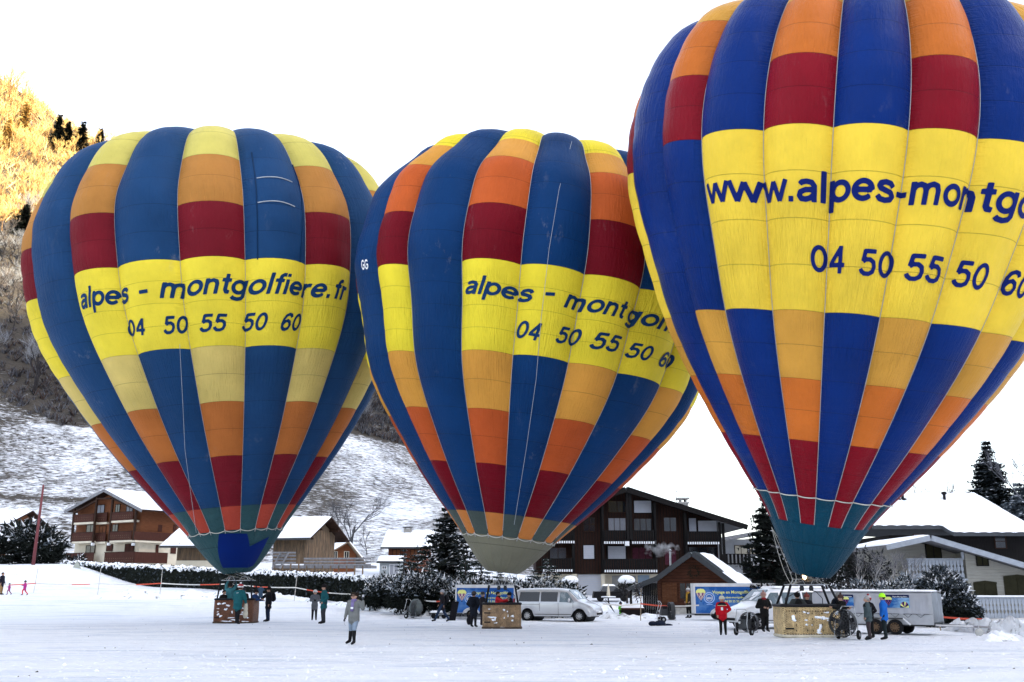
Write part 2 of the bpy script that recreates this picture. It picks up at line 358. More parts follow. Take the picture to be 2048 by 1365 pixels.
def cloth(name, rgb, scuff, gloss=0):
    """balloon nylon: dark thread line at every row of stitching, crinkles, pale scuffs"""
    m = bpy.data.materials.new(name); m.use_nodes = True; N = m.node_tree.nodes; L = m.node_tree.links; b = N['Principled BSDF']
    uv = N.new('ShaderNodeUVMap'); sep = N.new('ShaderNodeSeparateXYZ'); L.new(uv.outputs[0], sep.inputs[0])
    tc = N.new('ShaderNodeTexCoord')
    def M(op, a, b_=None):
        q = N.new('ShaderNodeMath'); q.operation = op
        for i, s in enumerate((a, b_)):
            if s is None: continue
            if isinstance(s, (int, float)): q.inputs[i].default_value = s
            else: L.new(s, q.inputs[i])
        return q.outputs[0]
    def noise(src, scale, det, st=(1, 1, 1), rough=.6):
        mp = N.new('ShaderNodeMapping'); mp.inputs['Scale'].default_value = st; L.new(src, mp.inputs[0])
        n = N.new('ShaderNodeTexNoise'); n.inputs['Scale'].default_value = scale; n.inputs['Detail'].default_value = det; n.inputs['Roughness'].default_value = rough
        L.new(mp.outputs[0], n.inputs['Vector']); return n.outputs[0]
    def R(s, a, b_, c, d):
        r = N.new('ShaderNodeMapRange'); r.inputs[1].default_value = a; r.inputs[2].default_value = b_; r.inputs[3].default_value = c; r.inputs[4].default_value = d; L.new(s, r.inputs[0]); return r.outputs[0]
    fr = M('FRACT', sep.outputs[1]); line = R(M('ABSOLUTE', M('SUBTRACT', fr, .5)), .486, .494, 1, .62)
    vs = N.new('ShaderNodeVectorMath'); vs.operation = 'SCALE'; vs.inputs[0].default_value = rgb
    L.new(M('MULTIPLY', line, R(noise(tc.outputs['Object'], .55, 6), .3, .7, .88, 1.12)), vs.inputs['Scale'])
    mi = N.new('ShaderNodeMix'); mi.data_type = 'RGBA'
    sc_ = M('MULTIPLY', R(noise(tc.outputs['Object'], 1.1, 8, (1, 1, .45), .75), .60, .78, 0, scuff), R(noise(tc.outputs['Object'], .25, 3), .42, .6, .15, 1))
    L.new(sc_, mi.inputs[0]); L.new(vs.outputs[0], mi.inputs[6]); mi.inputs[7].default_value = (.34, .33, .31, 1)
    L.new(mi.outputs[2], b.inputs['Base Color'])
    b.inputs['Roughness'].default_value = .30 if gloss else .5; b.inputs['Specular IOR Level'].default_value = .09 if gloss else .07
    h = M('ADD', M('MULTIPLY', noise(uv.outputs[0], 9, 4, (2.4, .35, 1)), .05), M('MULTIPLY', noise(uv.outputs[0], 5, 5, (6.5, .25, 1), .7), .035))
    h = M('ADD', h, M('MULTIPLY', noise(tc.outputs['Object'], 7, 4), .006))
    # long vertical wrinkles in patches, puckers beside the tapes, slack folds low on the envelope
    h = M('ADD', h, M('MULTIPLY', M('MULTIPLY', noise(uv.outputs[0], 5, 3, (7, .22, 1)), R(noise(tc.outputs['Object'], .16, 2), .45, .62, 0, 1)), .16))
    fu = M('ABSOLUTE', M('SUBTRACT', M('FRACT', sep.outputs[0]), .5))
    h = M('ADD', h, M('MULTIPLY', M('MULTIPLY', noise(uv.outputs[0], 5, 3, (1.2, 3.2, 1)), R(fu, .34, .5, 0, 1)), .10))
    h = M('ADD', h, M('MULTIPLY', M('MULTIPLY', noise(uv.outputs[0], 3.2, 4, (.5, 1.5, 1), .6), R(sep.outputs[1], 8, 2, 0, 1)), .14))
    h = M('ADD', h, M('MULTIPLY', line, .03))
    bp = N.new('ShaderNodeBump'); bp.inputs['Strength'].default_value = .75; bp.inputs['Distance'].default_value = 1; L.new(h, bp.inputs['Height']); L.new(bp.outputs[0], b.inputs['Normal'])
    return m
def patch_mesh(E, g0, g1, t0, t1, ng, off=0.0, dt=.012, bulge=1.0):
    n = max(2, int(math.ceil((t1 - t0) / dt)) + 1)
    T, G = np.meshgrid(np.linspace(t0, t1, n), np.linspace(g0, g1 - 1e-6, ng), indexing='ij')
    P = E.pt(G, T, off, bulge).reshape(-1, 3); I = np.arange(n * ng).reshape(n, ng)
    F_ = np.stack([I[:-1, :-1], I[:-1, 1:], I[1:, 1:], I[1:, :-1]], -1).reshape(-1, 4)
    j = np.clip(np.searchsorted(E.rows, T) - 1, 0, len(E.rows) - 2); q = (T - E.rows[j]) / (E.rows[j + 1] - E.rows[j])
    UV = np.stack([G, j + q], -1).reshape(-1, 2)
    return P, F_, UV
WHITE_TAPE = mat('load_tape_webbing', (.42, .41, .40), .7, .1)
ROPE = mat('pale_rope', (.5, .48, .42), .8, .2)

FONTC = {}
def text_mesh(body, shear=0.0, bold=0.0, step=.22):
    """flat letters as a finely cut mesh: returns verts (x,y), triangles, width"""
    cu = bpy.data.curves.new('t', 'FONT'); cu.body = body; cu.size = 1; cu.shear = shear; cu.offset = bold; cu.resolution_u = 3; cu.fill_mode = 'FRONT'
    o = bpy.data.objects.new('t', cu); col.objects.link(o)
    bpy.context.view_layer.update(); dg = bpy.context.evaluated_depsgraph_get()
    me = bpy.data.meshes.new_from_object(o.evaluated_get(dg)); bpy.data.objects.remove(o)
    bm = bmesh.new(); bm.from_mesh(me)
    x0 = min(v.co.x for v in bm.verts); x1 = max(v.co.x for v in bm.verts)
    if step:
        for ax, a, b in ((0, x0, x1), (1, -.3, 1.0)):
            c = a + step
            while c < b:
                p = Vector((0, 0, 0)); p[ax] = c; n = Vector((0, 0, 0)); n[ax] = 1
                bmesh.ops.bisect_plane(bm, geom=bm.verts[:] + bm.edges[:] + bm.faces[:], plane_co=p, plane_no=n)
                c += step
    bmesh.ops.triangulate(bm, faces=bm.faces[:]); bm.verts.index_update()
    V_ = np.array([(v.co.x - x0, v.co.y) for v in bm.verts]); F_ = np.array([[v.index for v in f.verts] for f in bm.faces]); bm.free()
    bpy.data.curves.remove(cu); bpy.data.meshes.remove(me)
    return V_, F_, x1 - x0
ASC = .72      # ascender height in text units
def _ell(cx, cy, rx, ry, a0=0, a1=360, n=26): return [(cx + rx * math.cos(math.radians(a0 + (a1 - a0) * i / n)), cy + ry * math.sin(math.radians(a0 + (a1 - a0) * i / n))) for i in range(n + 1)]
GLY = {'o': (.56, [_ell(.275, .26, .205, .195)]), 'e': (.55, [_ell(.27, .26, .205, .195, 0, 318), [(.07, .26), (.475, .26)]]),
    'a': (.53, [[(.085, .39), (.13, .44), (.24, .46), (.36, .44), (.42, .36), (.42, 0)], [(.42, .28), (.22, .27), (.10, .22), (.075, .14), (.12, .07), (.23, .058), (.35, .10), (.42, .18)]]),
    'l': (.21, [[(.10, 0), (.10, .72)]]), 'i': (.21, [[(.10, 0), (.10, .52)], [(.10, .605), (.10, .72)]]), 'p': (.56, [[(.09, -.2), (.09, .52)], _ell(.295, .26, .19, .195)]),
    'n': (.52, [[(.09, 0), (.09, .52)], [(.09, .33), (.14, .42), (.26, .457), (.37, .42), (.41, .32), (.41, 0)]]),
    'm': (.80, [[(.09, 0), (.09, .52)], [(.09, .33), (.14, .42), (.24, .457), (.34, .42), (.375, .32), (.375, 0)], [(.375, .33), (.42, .42), (.53, .457), (.63, .42), (.665, .32), (.665, 0)]]),
    'r': (.34, [[(.09, 0), (.09, .52)], [(.09, .30), (.13, .41), (.22, .455), (.31, .445)]]),
    's': (.51, [[(.43, .36), (.36, .44), (.24, .46), (.12, .43), (.09, .37), (.13, .31), (.25, .275), (.38, .235), (.43, .16), (.38, .085), (.25, .057), (.12, .08), (.055, .16)]]),
    't': (.34, [[(.17, .67), (.17, .14), (.21, .07), (.31, .06)], [(.02, .465), (.31, .465)]]), 'f': (.33, [[(.34, .665), (.25, .665), (.18, .61), (.17, .5), (.17, 0)], [(.02, .465), (.31, .465)]]),
    'g': (.57, [_ell(.26, .26, .19, .195), [(.45, .52), (.45, -.03), (.40, -.11), (.27, -.145), (.13, -.12), (.07, -.07)]]),
    'w': (.76, [[(.02, .535), (.19, .02)], [(.19, .02), (.37, .50)], [(.37, .50), (.55, .02)], [(.55, .02), (.72, .535)]]), '.': (.27, [[(.10, 0), (.10, .135)]]), '-': (.34, [[(.03, .24), (.29, .24)]]),
    '0': (.56, [_ell(.27, .355, .19, .295)]), '4': (.56, [[(.365, 0), (.365, .71)], [(.36, .66), (.08, .25)], [(.03, .22), (.50, .22)]]),
    '5': (.56, [[(.47, .645), (.15, .645), (.11, .38)], [(.11, .37), (.19, .43), (.31, .435), (.42, .37), (.455, .245), (.42, .12), (.31, .06), (.18, .06), (.09, .12), (.055, .19)]]),
    '6': (.56, [[(.46, .53), (.40, .63), (.28, .655), (.16, .60), (.09, .47), (.07, .30), (.09, .16), (.17, .075), (.28, .057), (.40, .10), (.455, .23), (.40, .35), (.28, .41), (.16, .36), (.09, .25)]]),
    'G': (.72, [_ell(.36, .355, .28, .295, 40, 330), [(.36, .33), (.62, .33), (.62, .15)]]), 'F': (.56, [[(.1, 0), (.1, .71)], [(.1, .65), (.5, .65)], [(.1, .36), (.45, .36)]]), 'L': (.54, [[(.1, .71), (.1, .06), (.5, .06)]]), 'Y': (.6, [[(.03, .74), (.3, .33)], [(.57, .74), (.3, .33)], [(.3, .36), (.3, 0)]])}
_gc = {}
def glyph(ch, hw, res=.024):
    """letter as a mesh: strokes of half width hw, contoured on a fine grid"""
    if (ch, hw) in _gc: return _gc[ch, hw]
    adv, st = GLY[ch]; xs_ = np.arange(-.10, adv + .14, res); ys_ = np.arange(-.28, .86, res); X, Y_ = np.meshgrid(xs_, ys_); D = np.full(X.shape, 9.)
    for pl in st:
        for k in range(len(pl) - 1):
            a = np.array(pl[k]); c = np.array(pl[k + 1]); d = c - a; l = np.hypot(*d); d = d / l; u = (X - a[0]) * d[0] + (Y_ - a[1]) * d[1]; v = -(X - a[0]) * d[1] + (Y_ - a[1]) * d[0]
            qx = np.abs(u - l / 2) - l / 2; qy = np.abs(v) - hw; D = np.minimum(D, np.maximum(qx, qy))
            if k: D = np.minimum(D, np.hypot(X - a[0], Y_ - a[1]) - hw)
        if abs(pl[0][0] - pl[-1][0]) + abs(pl[0][1] - pl[-1][1]) < 1e-6: D = np.minimum(D, np.hypot(X - pl[0][0], Y_ - pl[0][1]) - hw)
    V_ = []; F_ = []; ix = {}
    def vid(key, p):
        if key not in ix: ix[key] = len(V_); V_.append(p)
        return ix[key]
    for j in range(len(ys_) - 1):
        for i in range(len(xs_) - 1):
            c4 = ((i, j), (i + 1, j), (i + 1, j + 1), (i, j + 1)); v4 = [D[q[1], q[0]] for q in c4]
            if min(v4) >= 0: continue
            poly = []
            for k in range(4):
                a, c = c4[k], c4[(k + 1) % 4]; va, vc = v4[k], v4[(k + 1) % 4]
                if va < 0: poly.append(vid(a, (xs_[a[0]], ys_[a[1]])))
                if (va < 0) != (vc < 0): t = va / (va - vc); poly.append(vid((min(a, c), max(a, c)), (xs_[a[0]] + (xs_[c[0]] - xs_[a[0]]) * t, ys_[a[1]] + (ys_[c[1]] - ys_[a[1]]) * t)))
            for k in range(1, len(poly) - 1): F_.append((poly[0], poly[k], poly[k + 1]))
    _gc[ch, hw] = (adv, np.array(V_), np.array(F_)); return _gc[ch, hw]
def stroke_text(body, shear, hw):
    V_ = []; F_ = []; n = 0; x = 0; lo = None
    for ch in body:
        if ch == ' ': x += .28; continue
        adv, v, f = glyph(ch, hw); v = v + np.array([x, 0]); V_.append(v); F_.append(f + n); n += len(v); x += adv
    V_ = np.concatenate(V_); V_[:, 0] += V_[:, 1] * shear; base = V_[:, 0].min(); V_[:, 0] -= base; return V_, np.concatenate(F_), V_[:, 0].max()
def cloth_text(E, body, p0, p1, hpx, m, parent, g=3.0, shear=0.0, bold=.02, tilt=0.0, hw=.062):
    V_, F_, W = stroke_text(body, shear, hw)
    if p1 is None:                       # carries on from the word before
        (b0, sl_, dt) = p0; a = b0; b = a + sl_ * W
    else:
        a = E.inv(*p0, g=g); b = E.inv(*p1, g=g); c = E.inv(p0[0], p0[1] - hpx, g=g); dt = (c[1] - a[1]) / ASC
    E.cont = (b + (b - a) / W * (.05 if ' ' not in body else .30), (b - a) / W, dt)
    u = V_[:, 0] / W
    G = a[0] + (b[0] - a[0]) * u; T = a[1] + (b[1] - a[1]) * u + V_[:, 1] * dt
    P = E.pt(G, T, .02)
    return nobj('lettering', P - E.org, F_, m, parent=parent, smooth=True)

def build_balloon(E, label, pal, band_gores, bands, skirt_mat, full_blue, blue_low=(), seam_lo=.09):
    org = E.org; E.rows = rows_for(E, 0)
    root = thing('hot_air_balloon', label, 'hot air balloon', org, 0, 'striped hot air balloons standing inflated in a row')
    L = E.lev; top = .992
    for k in range(E.N):
        gore = bpy.data.objects.new('gore', None); col.objects.link(gore); gore.parent = root
        for lo, hi, nm in bands(k):
            P, F_, UV = patch_mesh(E, k, k + 1, lo, hi, 11)
            nobj('fabric_panel', P - org, F_, pal[nm], parent=gore, smooth=True, uv=UV)
    for k in range(E.N):
        b = MB(); T = np.linspace(seam_lo if k % 2 else seam_lo, .985, 70)
        b.tube([tuple(p) for p in (E.pt(np.full(70, float(k)), T, .012) - org)], .015, WHITE_TAPE, 3, False); b.build('load_tape', root, smooth=True)
    P, F_, UV = patch_mesh(E, 0, E.N, top - .012, 1.0, E.N * 4 + 1); nobj('crown_cap', P - org, F_, pal['blue'], parent=root, smooth=True, uv=UV)
    # skirt with the scalloped rope on its upper edge
    n = E.N * 6 + 1
    T, G = np.meshgrid(np.linspace(0.0, L[10] + .001, 12), np.linspace(0, E.N - 1e-5, n), indexing='ij')
    P = E.pt(G, T, .02, .8).reshape(-1, 3)
    I = np.arange(12 * n).reshape(12, n); F_ = np.stack([I[:-1, :-1], I[:-1, 1:], I[1:, 1:], I[1:, :-1]], -1).reshape(-1, 4)
    sk = nobj('skirt', P - org, F_, skirt_mat, parent=root, smooth=True, uv=np.stack([G, T * 12 + .3], -1).reshape(-1, 2))
    G = np.linspace(0, E.N, E.N * 8 + 1); b = MB()
    rl_ = L[9] if E is E3 else L[10]
    dip = (.0015 if E is E3 else .004) * np.abs(np.sin(np.pi * G)); b.tube([tuple(p) for p in (E.pt(G % E.N, rl_ + .001 - dip, .04) - org)], .022, ROPE, 5, False)
    for k in range(0 if E is E3 else E.N):
        q = E.pt(float(k), L[10] + .004, .06) - org; q2 = E.pt(float(k), L[10] - .005, .06) - org; b.tube([q, q2], .022, WHITE_TAPE, 4)
    b.build('scalloped_rope', root, smooth=True)
    return root
def bands_std(E, band, full, low_blue=(), lt='lightorange', capc='yellow', salmon='salmon', lowcol='teal', extra=()):
    L = E.lev
    def f(k):
        top = .985
        colored = (k in full['col'])
        if colored:
            if k in low_blue: seq = [(L[10], L[9], 'red'), (L[9], L[8], 'red'), (L[8], L[6], 'orange'), (L[6], L[4], lt), (L[4], L[3], 'blue'), (L[3], L[2], 'red'), (L[2], L[0], 'orange'), (L[0], top, capc)]
            else: seq = [(L[10], L[9], salmon), (L[9], L[8], 'red'), (L[8], L[6], 'orange2'), (L[6], L[4], lt), (L[4], L[3], 'yellow'), (L[3], L[2], 'red'), (L[2], L[0], 'orange'), (L[0], top, capc)]
        elif k in band: seq = [(L[10], L[9], lowcol), (L[9], L[4], 'blue'), (L[4], L[3], 'yellow'), (L[3], top, 'blue')]
        else: seq = [(L[10], L[9], lowcol), (L[9], top, 'blue')]
        return seq
    return f
E1.org = np.array([-15.43, 58.0, float(terrain(-15.43, 58))]); E2.org = np.array([-.48, 49.6, float(terrain(-.48, 49.6))]); E3.org = np.array([11.0, 38.2, float(terrain(11.0, 38.2))])
pal1 = dict(blue=cloth('faded_blue_nylon', (.010, .046, .125), .45), yellow=cloth('lemon_nylon', (.76, .60, .045), .2), cap=cloth('straw_nylon', (.55, .47, .11), .2), tan=cloth('pale_tan_nylon', (.60, .45, .13), .2),
            orange=cloth('amber_nylon', (.42, .18, .04), .3), orange2=cloth('faded_orange_nylon', (.42, .13, .03), .2), red=cloth('crimson_nylon', (.155, .008, .015), .3), salmon=cloth('salmon_nylon', (.40, .055, .032), .15), teal=cloth('dusty_teal_nylon', (.028, .075, .082), .3))
b1 = build_balloon(E1, 'leftmost balloon, faded blue and yellow stripes, bright blue patched skirt over brown basket', pal1, None,
    bands_std(E1, (2, 4), dict(col=set(range(1, 20, 2))), lt='tan', capc='cap'), pal1['teal'], None)
pal2 = dict(blue=cloth('royal_blue_nylon', (.003, .033, .115), .4), yellow=cloth('bright_lemon_nylon', (.76, .60, .035), .15), orange=cloth('burnt_orange_nylon', (.50, .095, .02), .1), orange2=cloth('rust_orange_nylon', (.45, .08, .018), .1), lightorange=cloth('apricot_nylon', (.62, .28, .045), .12),
            red=cloth('dark_red_nylon', (.14, .003, .009), .3), low=cloth('peach_nylon', (.55, .19, .045), .1), grey=cloth('grey_green_nylon', (.065, .085, .075), .15), olive=cloth('olive_grey_nylon', (.19, .18, .125), .2))
L2_ = E2.lev
def bands2(k):
    c = k % 2 == 1
    if c: return [(L2_[10], L2_[9], 'low'), (L2_[9], L2_[8], 'red'), (L2_[8], L2_[6], 'orange2'), (L2_[6], L2_[4], 'lightorange'), (L2_[4], L2_[3], 'yellow'), (L2_[3], L2_[2], 'red'), (L2_[2], L2_[0], 'orange'), (L2_[0], .905, 'lightorange'), (.905, .985, 'yellow')]
    if k in (4, 6): return [(L2_[10], L2_[9], 'grey'), (L2_[9], L2_[4], 'blue'), (L2_[4], L2_[3], 'yellow'), (L2_[3], .985, 'blue')]
    return [(L2_[10], L2_[9], 'grey'), (L2_[9], .985, 'blue')]
b2 = build_balloon(E2, 'middle balloon, blue with orange and red checks, olive grey skirt over wicker basket', pal2, None, bands2, pal2['olive'], None)
pal3 = dict(blue=cloth('deep_blue_nylon', (.001, .022, .145), .25, 1), yellow=cloth('golden_yellow_nylon', (.84, .575, .05), .06, 1), orange=cloth('orange_nylon', (.52, .135, .02), .12, 1), orange2=cloth('orange_nylon_lower', (.60, .15, .022), .08, 1), lightorange=cloth('saffron_nylon', (.62, .30, .045), .08, 1),
            red=cloth('cherry_nylon', (.21, .004, .012), .2, 1), teal=cloth('petrol_nylon', (.003, .052, .090), .15, 1))
b3 = build_balloon(E3, 'nearest balloon, cut by the right edge, deep blue with web address, petrol skirt', pal3, None,
    bands_std(E3, (2, 4, 6, 8), dict(col=set(range(1, 22, 2))), low_blue=(1,), lowcol='teal', salmon='red', capc='lightorange'), pal3['teal'], None)
INK1 = mat('navy_lettering', (.004, .030, .10), .6, .1); INK3 = mat('blue_lettering', (.003, .012, .12), .6, .05); WHT = mat('white_lettering', (.75, .75, .75), .6, .05); INKB = mat('black_lettering', (.02, .02, .03), .6, .05)
cloth_text(E1, 'alpes', (166, 621), (261, 604), 46, INK1, b1, 1.5, .27, .035)
cloth_text(E1, '-', (281, 600), (298, 597), 44, INK1, b1, 2.6, 0, .035)
cloth_text(E1, 'montgolfiere.fr', (320, 597), (690, 604), 44, INK1, b1, 4, .27, .035)
for s_, x0, x1, y0, y1 in (('04', 260, 295, 674, 671), ('50', 329, 379, 670, 667), ('55', 400, 456, 666, 664), ('50', 484, 534, 662, 662), ('60', 560, 598, 663, 664)):
    cloth_text(E1, s_, (x0, y0), (x1, y1), 37, INK1, b1, 3.5, .27, .035)
cloth_text(E2, 'alpes', (931, 590), (1066, 606), 38, INK1, b2, 3.5, .27, .035)
cloth_text(E2, '-', (1089, 602), (1108, 603), 42, INK1, b2, 4.6, 0, .035)
cloth_text(E2, 'mont', (1127, 615), (1249, 641), 41, INK1, b2, 5.5, .27, .035)
cloth_text(E2, 'golfiere.fr', E2.cont, None, 0, INK1, b2, 6, .27, .035)
for s_, x0, x1, y0, y1 in (('04', 1032, 1080, 677, 684), ('50', 1110, 1159, 686, 692), ('55', 1177, 1236, 698, 708), ('50', 1247, 1300, 715, 725), ('60', 1315, 1341, 733, 741)):
    cloth_text(E2, s_, (x0, y0), (x1, y1), 36, INK1, b2, 5.5, .27, .035)
cloth_text(E2, 'GG', (725, 541), (738, 539), 21, WHT, b2, .8, 0, .01)
cloth_text(E3, 'www.', (1419, 412), (1587, 404), 60, INK3, b3, 3)
cloth_text(E3, 'alpes', (1594, 404), (1786, 410), 64, INK3, b3, 4)
E3.cont = (E3.cont[0], E3.cont[1] * .94, E3.cont[2]); cloth_text(E3, '-montgolfiere.fr', E3.cont, None, 0, INK3, b3)
for s_, x0, x1, y0, y1 in (('04', 1621, 1687, 543, 548), ('50', 1716, 1782, 552, 558), ('55', 1805, 1875, 562, 570), ('50', 1899, 1964, 574, 583)): cloth_text(E3, s_, (x0, y0), (x1, y1), 56, INK3, b3, 4, hw=.058)
a_ = E3.inv(1994, 590, g=6.4); b_ = E3.inv(2045, 600, g=6.7); E3.cont = (a_, (b_ - a_) / 1.05, E3.cont[2]); cloth_text(E3, '60', E3.cont, None, 0, INK3, b3, hw=.058)
cloth_text(E3, 'FLY', (1259.5, 392), (1271, 387), 26, INKB, b3, .4, 0, .01)
# bright blue patches sewn on the left skirt
PATCH = cloth('bright_blue_patch', (.001, .022, .19), .05)
def skirt_patch(E, root, poly, m, g, name='skirt_patch'):
    """poly in photo points on the skirt -> cloth coordinates"""
    Q = [E.inv(x, y, g=g, t=.06) for x, y in poly]; Q = [np.array([q[0], max(.004, q[1])]) for q in Q]; b = MB(); n = 10
    (a, b_, c, d) = Q; vs = []; fs = []
    for i in range(n + 1):
        for j in range(n + 1):
            u, v = i / n, j / n; q = (a * (1 - u) + b_ * u) * (1 - v) + (d * (1 - u) + c * u) * v
            vs.append(E.pt(q[0], q[1], .05, .8) - E.org)
    for i in range(n):
        for j in range(n): k = i * (n + 1) + j; fs.append((k, k + 1, k + n + 2, k + n + 1))
    b.add(vs, fs, m); return b.build(name, root, True)
skirt_patch(E1, b1, [(439, 1068), (494, 1068), (494, 1136), (447, 1136)], PATCH, 3.5)
skirt_patch(E1, b1, [(494.5, 1096), (537, 1074), (505, 1132), (494.5, 1136)], PATCH, 5)
# vent panel with pale pull cords on the blue gore of the left balloon
CORD = mat('pale_cord', (.42, .45, .48), .8, .1)
for y, x0, x1 in ((357, 513, 584), (406, 515, 589)):
    q0 = E1.inv(x0, y, g=4.5, t=.75); q1 = E1.inv(x1, y + 8, g=4.6, t=.75)
    G = np.linspace(q0[0], q1[0], 14); T = np.linspace(q0[1], q1[1], 14) + .004 * np.sin(np.linspace(0, math.pi, 14))
    b = MB(); b.tube([tuple(p) for p in (E1.pt(G, T, .03) - E1.org)], .028, CORD, 4); b.build('vent_cord', b1)
for xs_ in ((503, 305, 515, 520), (585, 330, 600, 525)):
    q0 = E1.inv(xs_[0], xs_[1], g=4.2, t=.8); q1 = E1.inv(xs_[2], xs_[3], g=4.4, t=.6)
    G = np.linspace(q0[0], q1[0], 30); T = np.linspace(q0[1], q1[1], 30)
    b = MB(); b.tube([tuple(p) for p in (E1.pt(G, T, .02) - E1.org)], .03, pal1['blue'], 4); b.build('vent_panel_edge', b1)
# crown lines hanging down the front
def hang_line(E, root, pts, g):
    b = MB(); P = []
    for (x, y, t) in pts: q = E.inv(x, y, g=g, t=t); P.append(E.pt(q[0], q[1], .12) - E.org)
    b.tube(P, .009, CORD, 4); b.build('crown_line', root)
hang_line(E1, b1, [(361, 690, .45), (367, 800, .34), (372, 900, .25), (386, 1000, .15), (396, 1066, .1)], 2.6)
hang_line(E2, b2, [(1143, 285, .87), (1118, 380, .75), (1098, 500, .63), (1082, 640, .5), (1072, 760, .4), (1052, 900, .25), (1028, 1050, .1)], 4.6)

# ---------------------------------------------------------------- baskets and burner frames (parts of their balloon)
def wicker(name, c1, c2):
    m = bpy.data.materials.new(name); m.use_nodes = True; N = m.node_tree.nodes; L = m.node_tree.links; b = N['Principled BSDF']
    tc = N.new('ShaderNodeTexCoord'); sx = N.new('ShaderNodeSeparateXYZ'); L.new(tc.outputs['Object'], sx.inputs[0])
    br = N.new('ShaderNodeTexBrick'); cb = N.new('ShaderNodeCombineXYZ')
    ad = N.new('ShaderNodeMath'); ad.operation = 'ADD'; L.new(sx.outputs[0], ad.inputs[0]); L.new(sx.outputs[1], ad.inputs[1])
    L.new(ad.outputs[0], cb.inputs[0]); L.new(sx.outputs[2], cb.inputs[1]); L.new(cb.outputs[0], br.inputs[0])
    br.inputs['Scale'].default_value = 1; br.inputs['Brick Width'].default_value = .05; br.inputs['Row Height'].default_value = .03; br.inputs['Mortar Size'].default_value = .006
    br.inputs['Color1'].default_value = (*c1, 1); br.inputs['Color2'].default_value = (*c2, 1); br.inputs['Mortar'].default_value = (c1[0] * .2, c1[1] * .18, c1[2] * .15, 1)
    nz = N.new('ShaderNodeTexNoise'); nz.inputs['Scale'].default_value = 5; nz.inputs['Detail'].default_value = 5; L.new(tc.outputs['Object'], nz.inputs['Vector'])
    mr = N.new('ShaderNodeMapRange'); mr.inputs[1].default_value = .3; mr.inputs[2].default_value = .7; mr.inputs[3].default_value = .6; mr.inputs[4].default_value = 1.3; L.new(nz.outputs[0], mr.inputs[0])
    vs = N.new('ShaderNodeVectorMath'); vs.operation = 'SCALE'; L.new(br.outputs[0], vs.inputs[0]); L.new(mr.outputs[0], vs.inputs['Scale'])
    L.new(vs.outputs[0], b.inputs['Base Color']); b.inputs['Roughness'].default_value = .6
    bp = N.new('ShaderNodeBump'); bp.inputs['Distance'].default_value = .01; L.new(br.outputs['Fac'], bp.inputs['Height']); bp.invert = True; L.new(bp.outputs[0], b.inputs['Normal'])
    return m
SNOW = mat('snow', (.88, .90, .93), .7, .05, 2, .01, 8)
BLACK = mat('black_leather', (.012, .012, .014), .5, .2); STEEL = mat('bare_steel', (.45, .46, .47), .35, .15, metal=.8); DKST = mat('dark_steel', (.05, .052, .055), .45, .2, metal=.5)
RUB = mat('black_rubber', (.014, .014, .015), .85, .2)
def rrect(w_, d_, r, n=5):
    p = []
    for cx, cy, a0 in ((w_ / 2 - r, d_ / 2 - r, 0), (-w_ / 2 + r, d_ / 2 - r, 90), (-w_ / 2 + r, -d_ / 2 + r, 180), (w_ / 2 - r, -d_ / 2 + r, 270)):
        for i in range(n + 1):
            a = math.radians(a0 + 90 * i / n); p.append((cx + r * math.cos(a), cy + r * math.sin(a)))
    return p
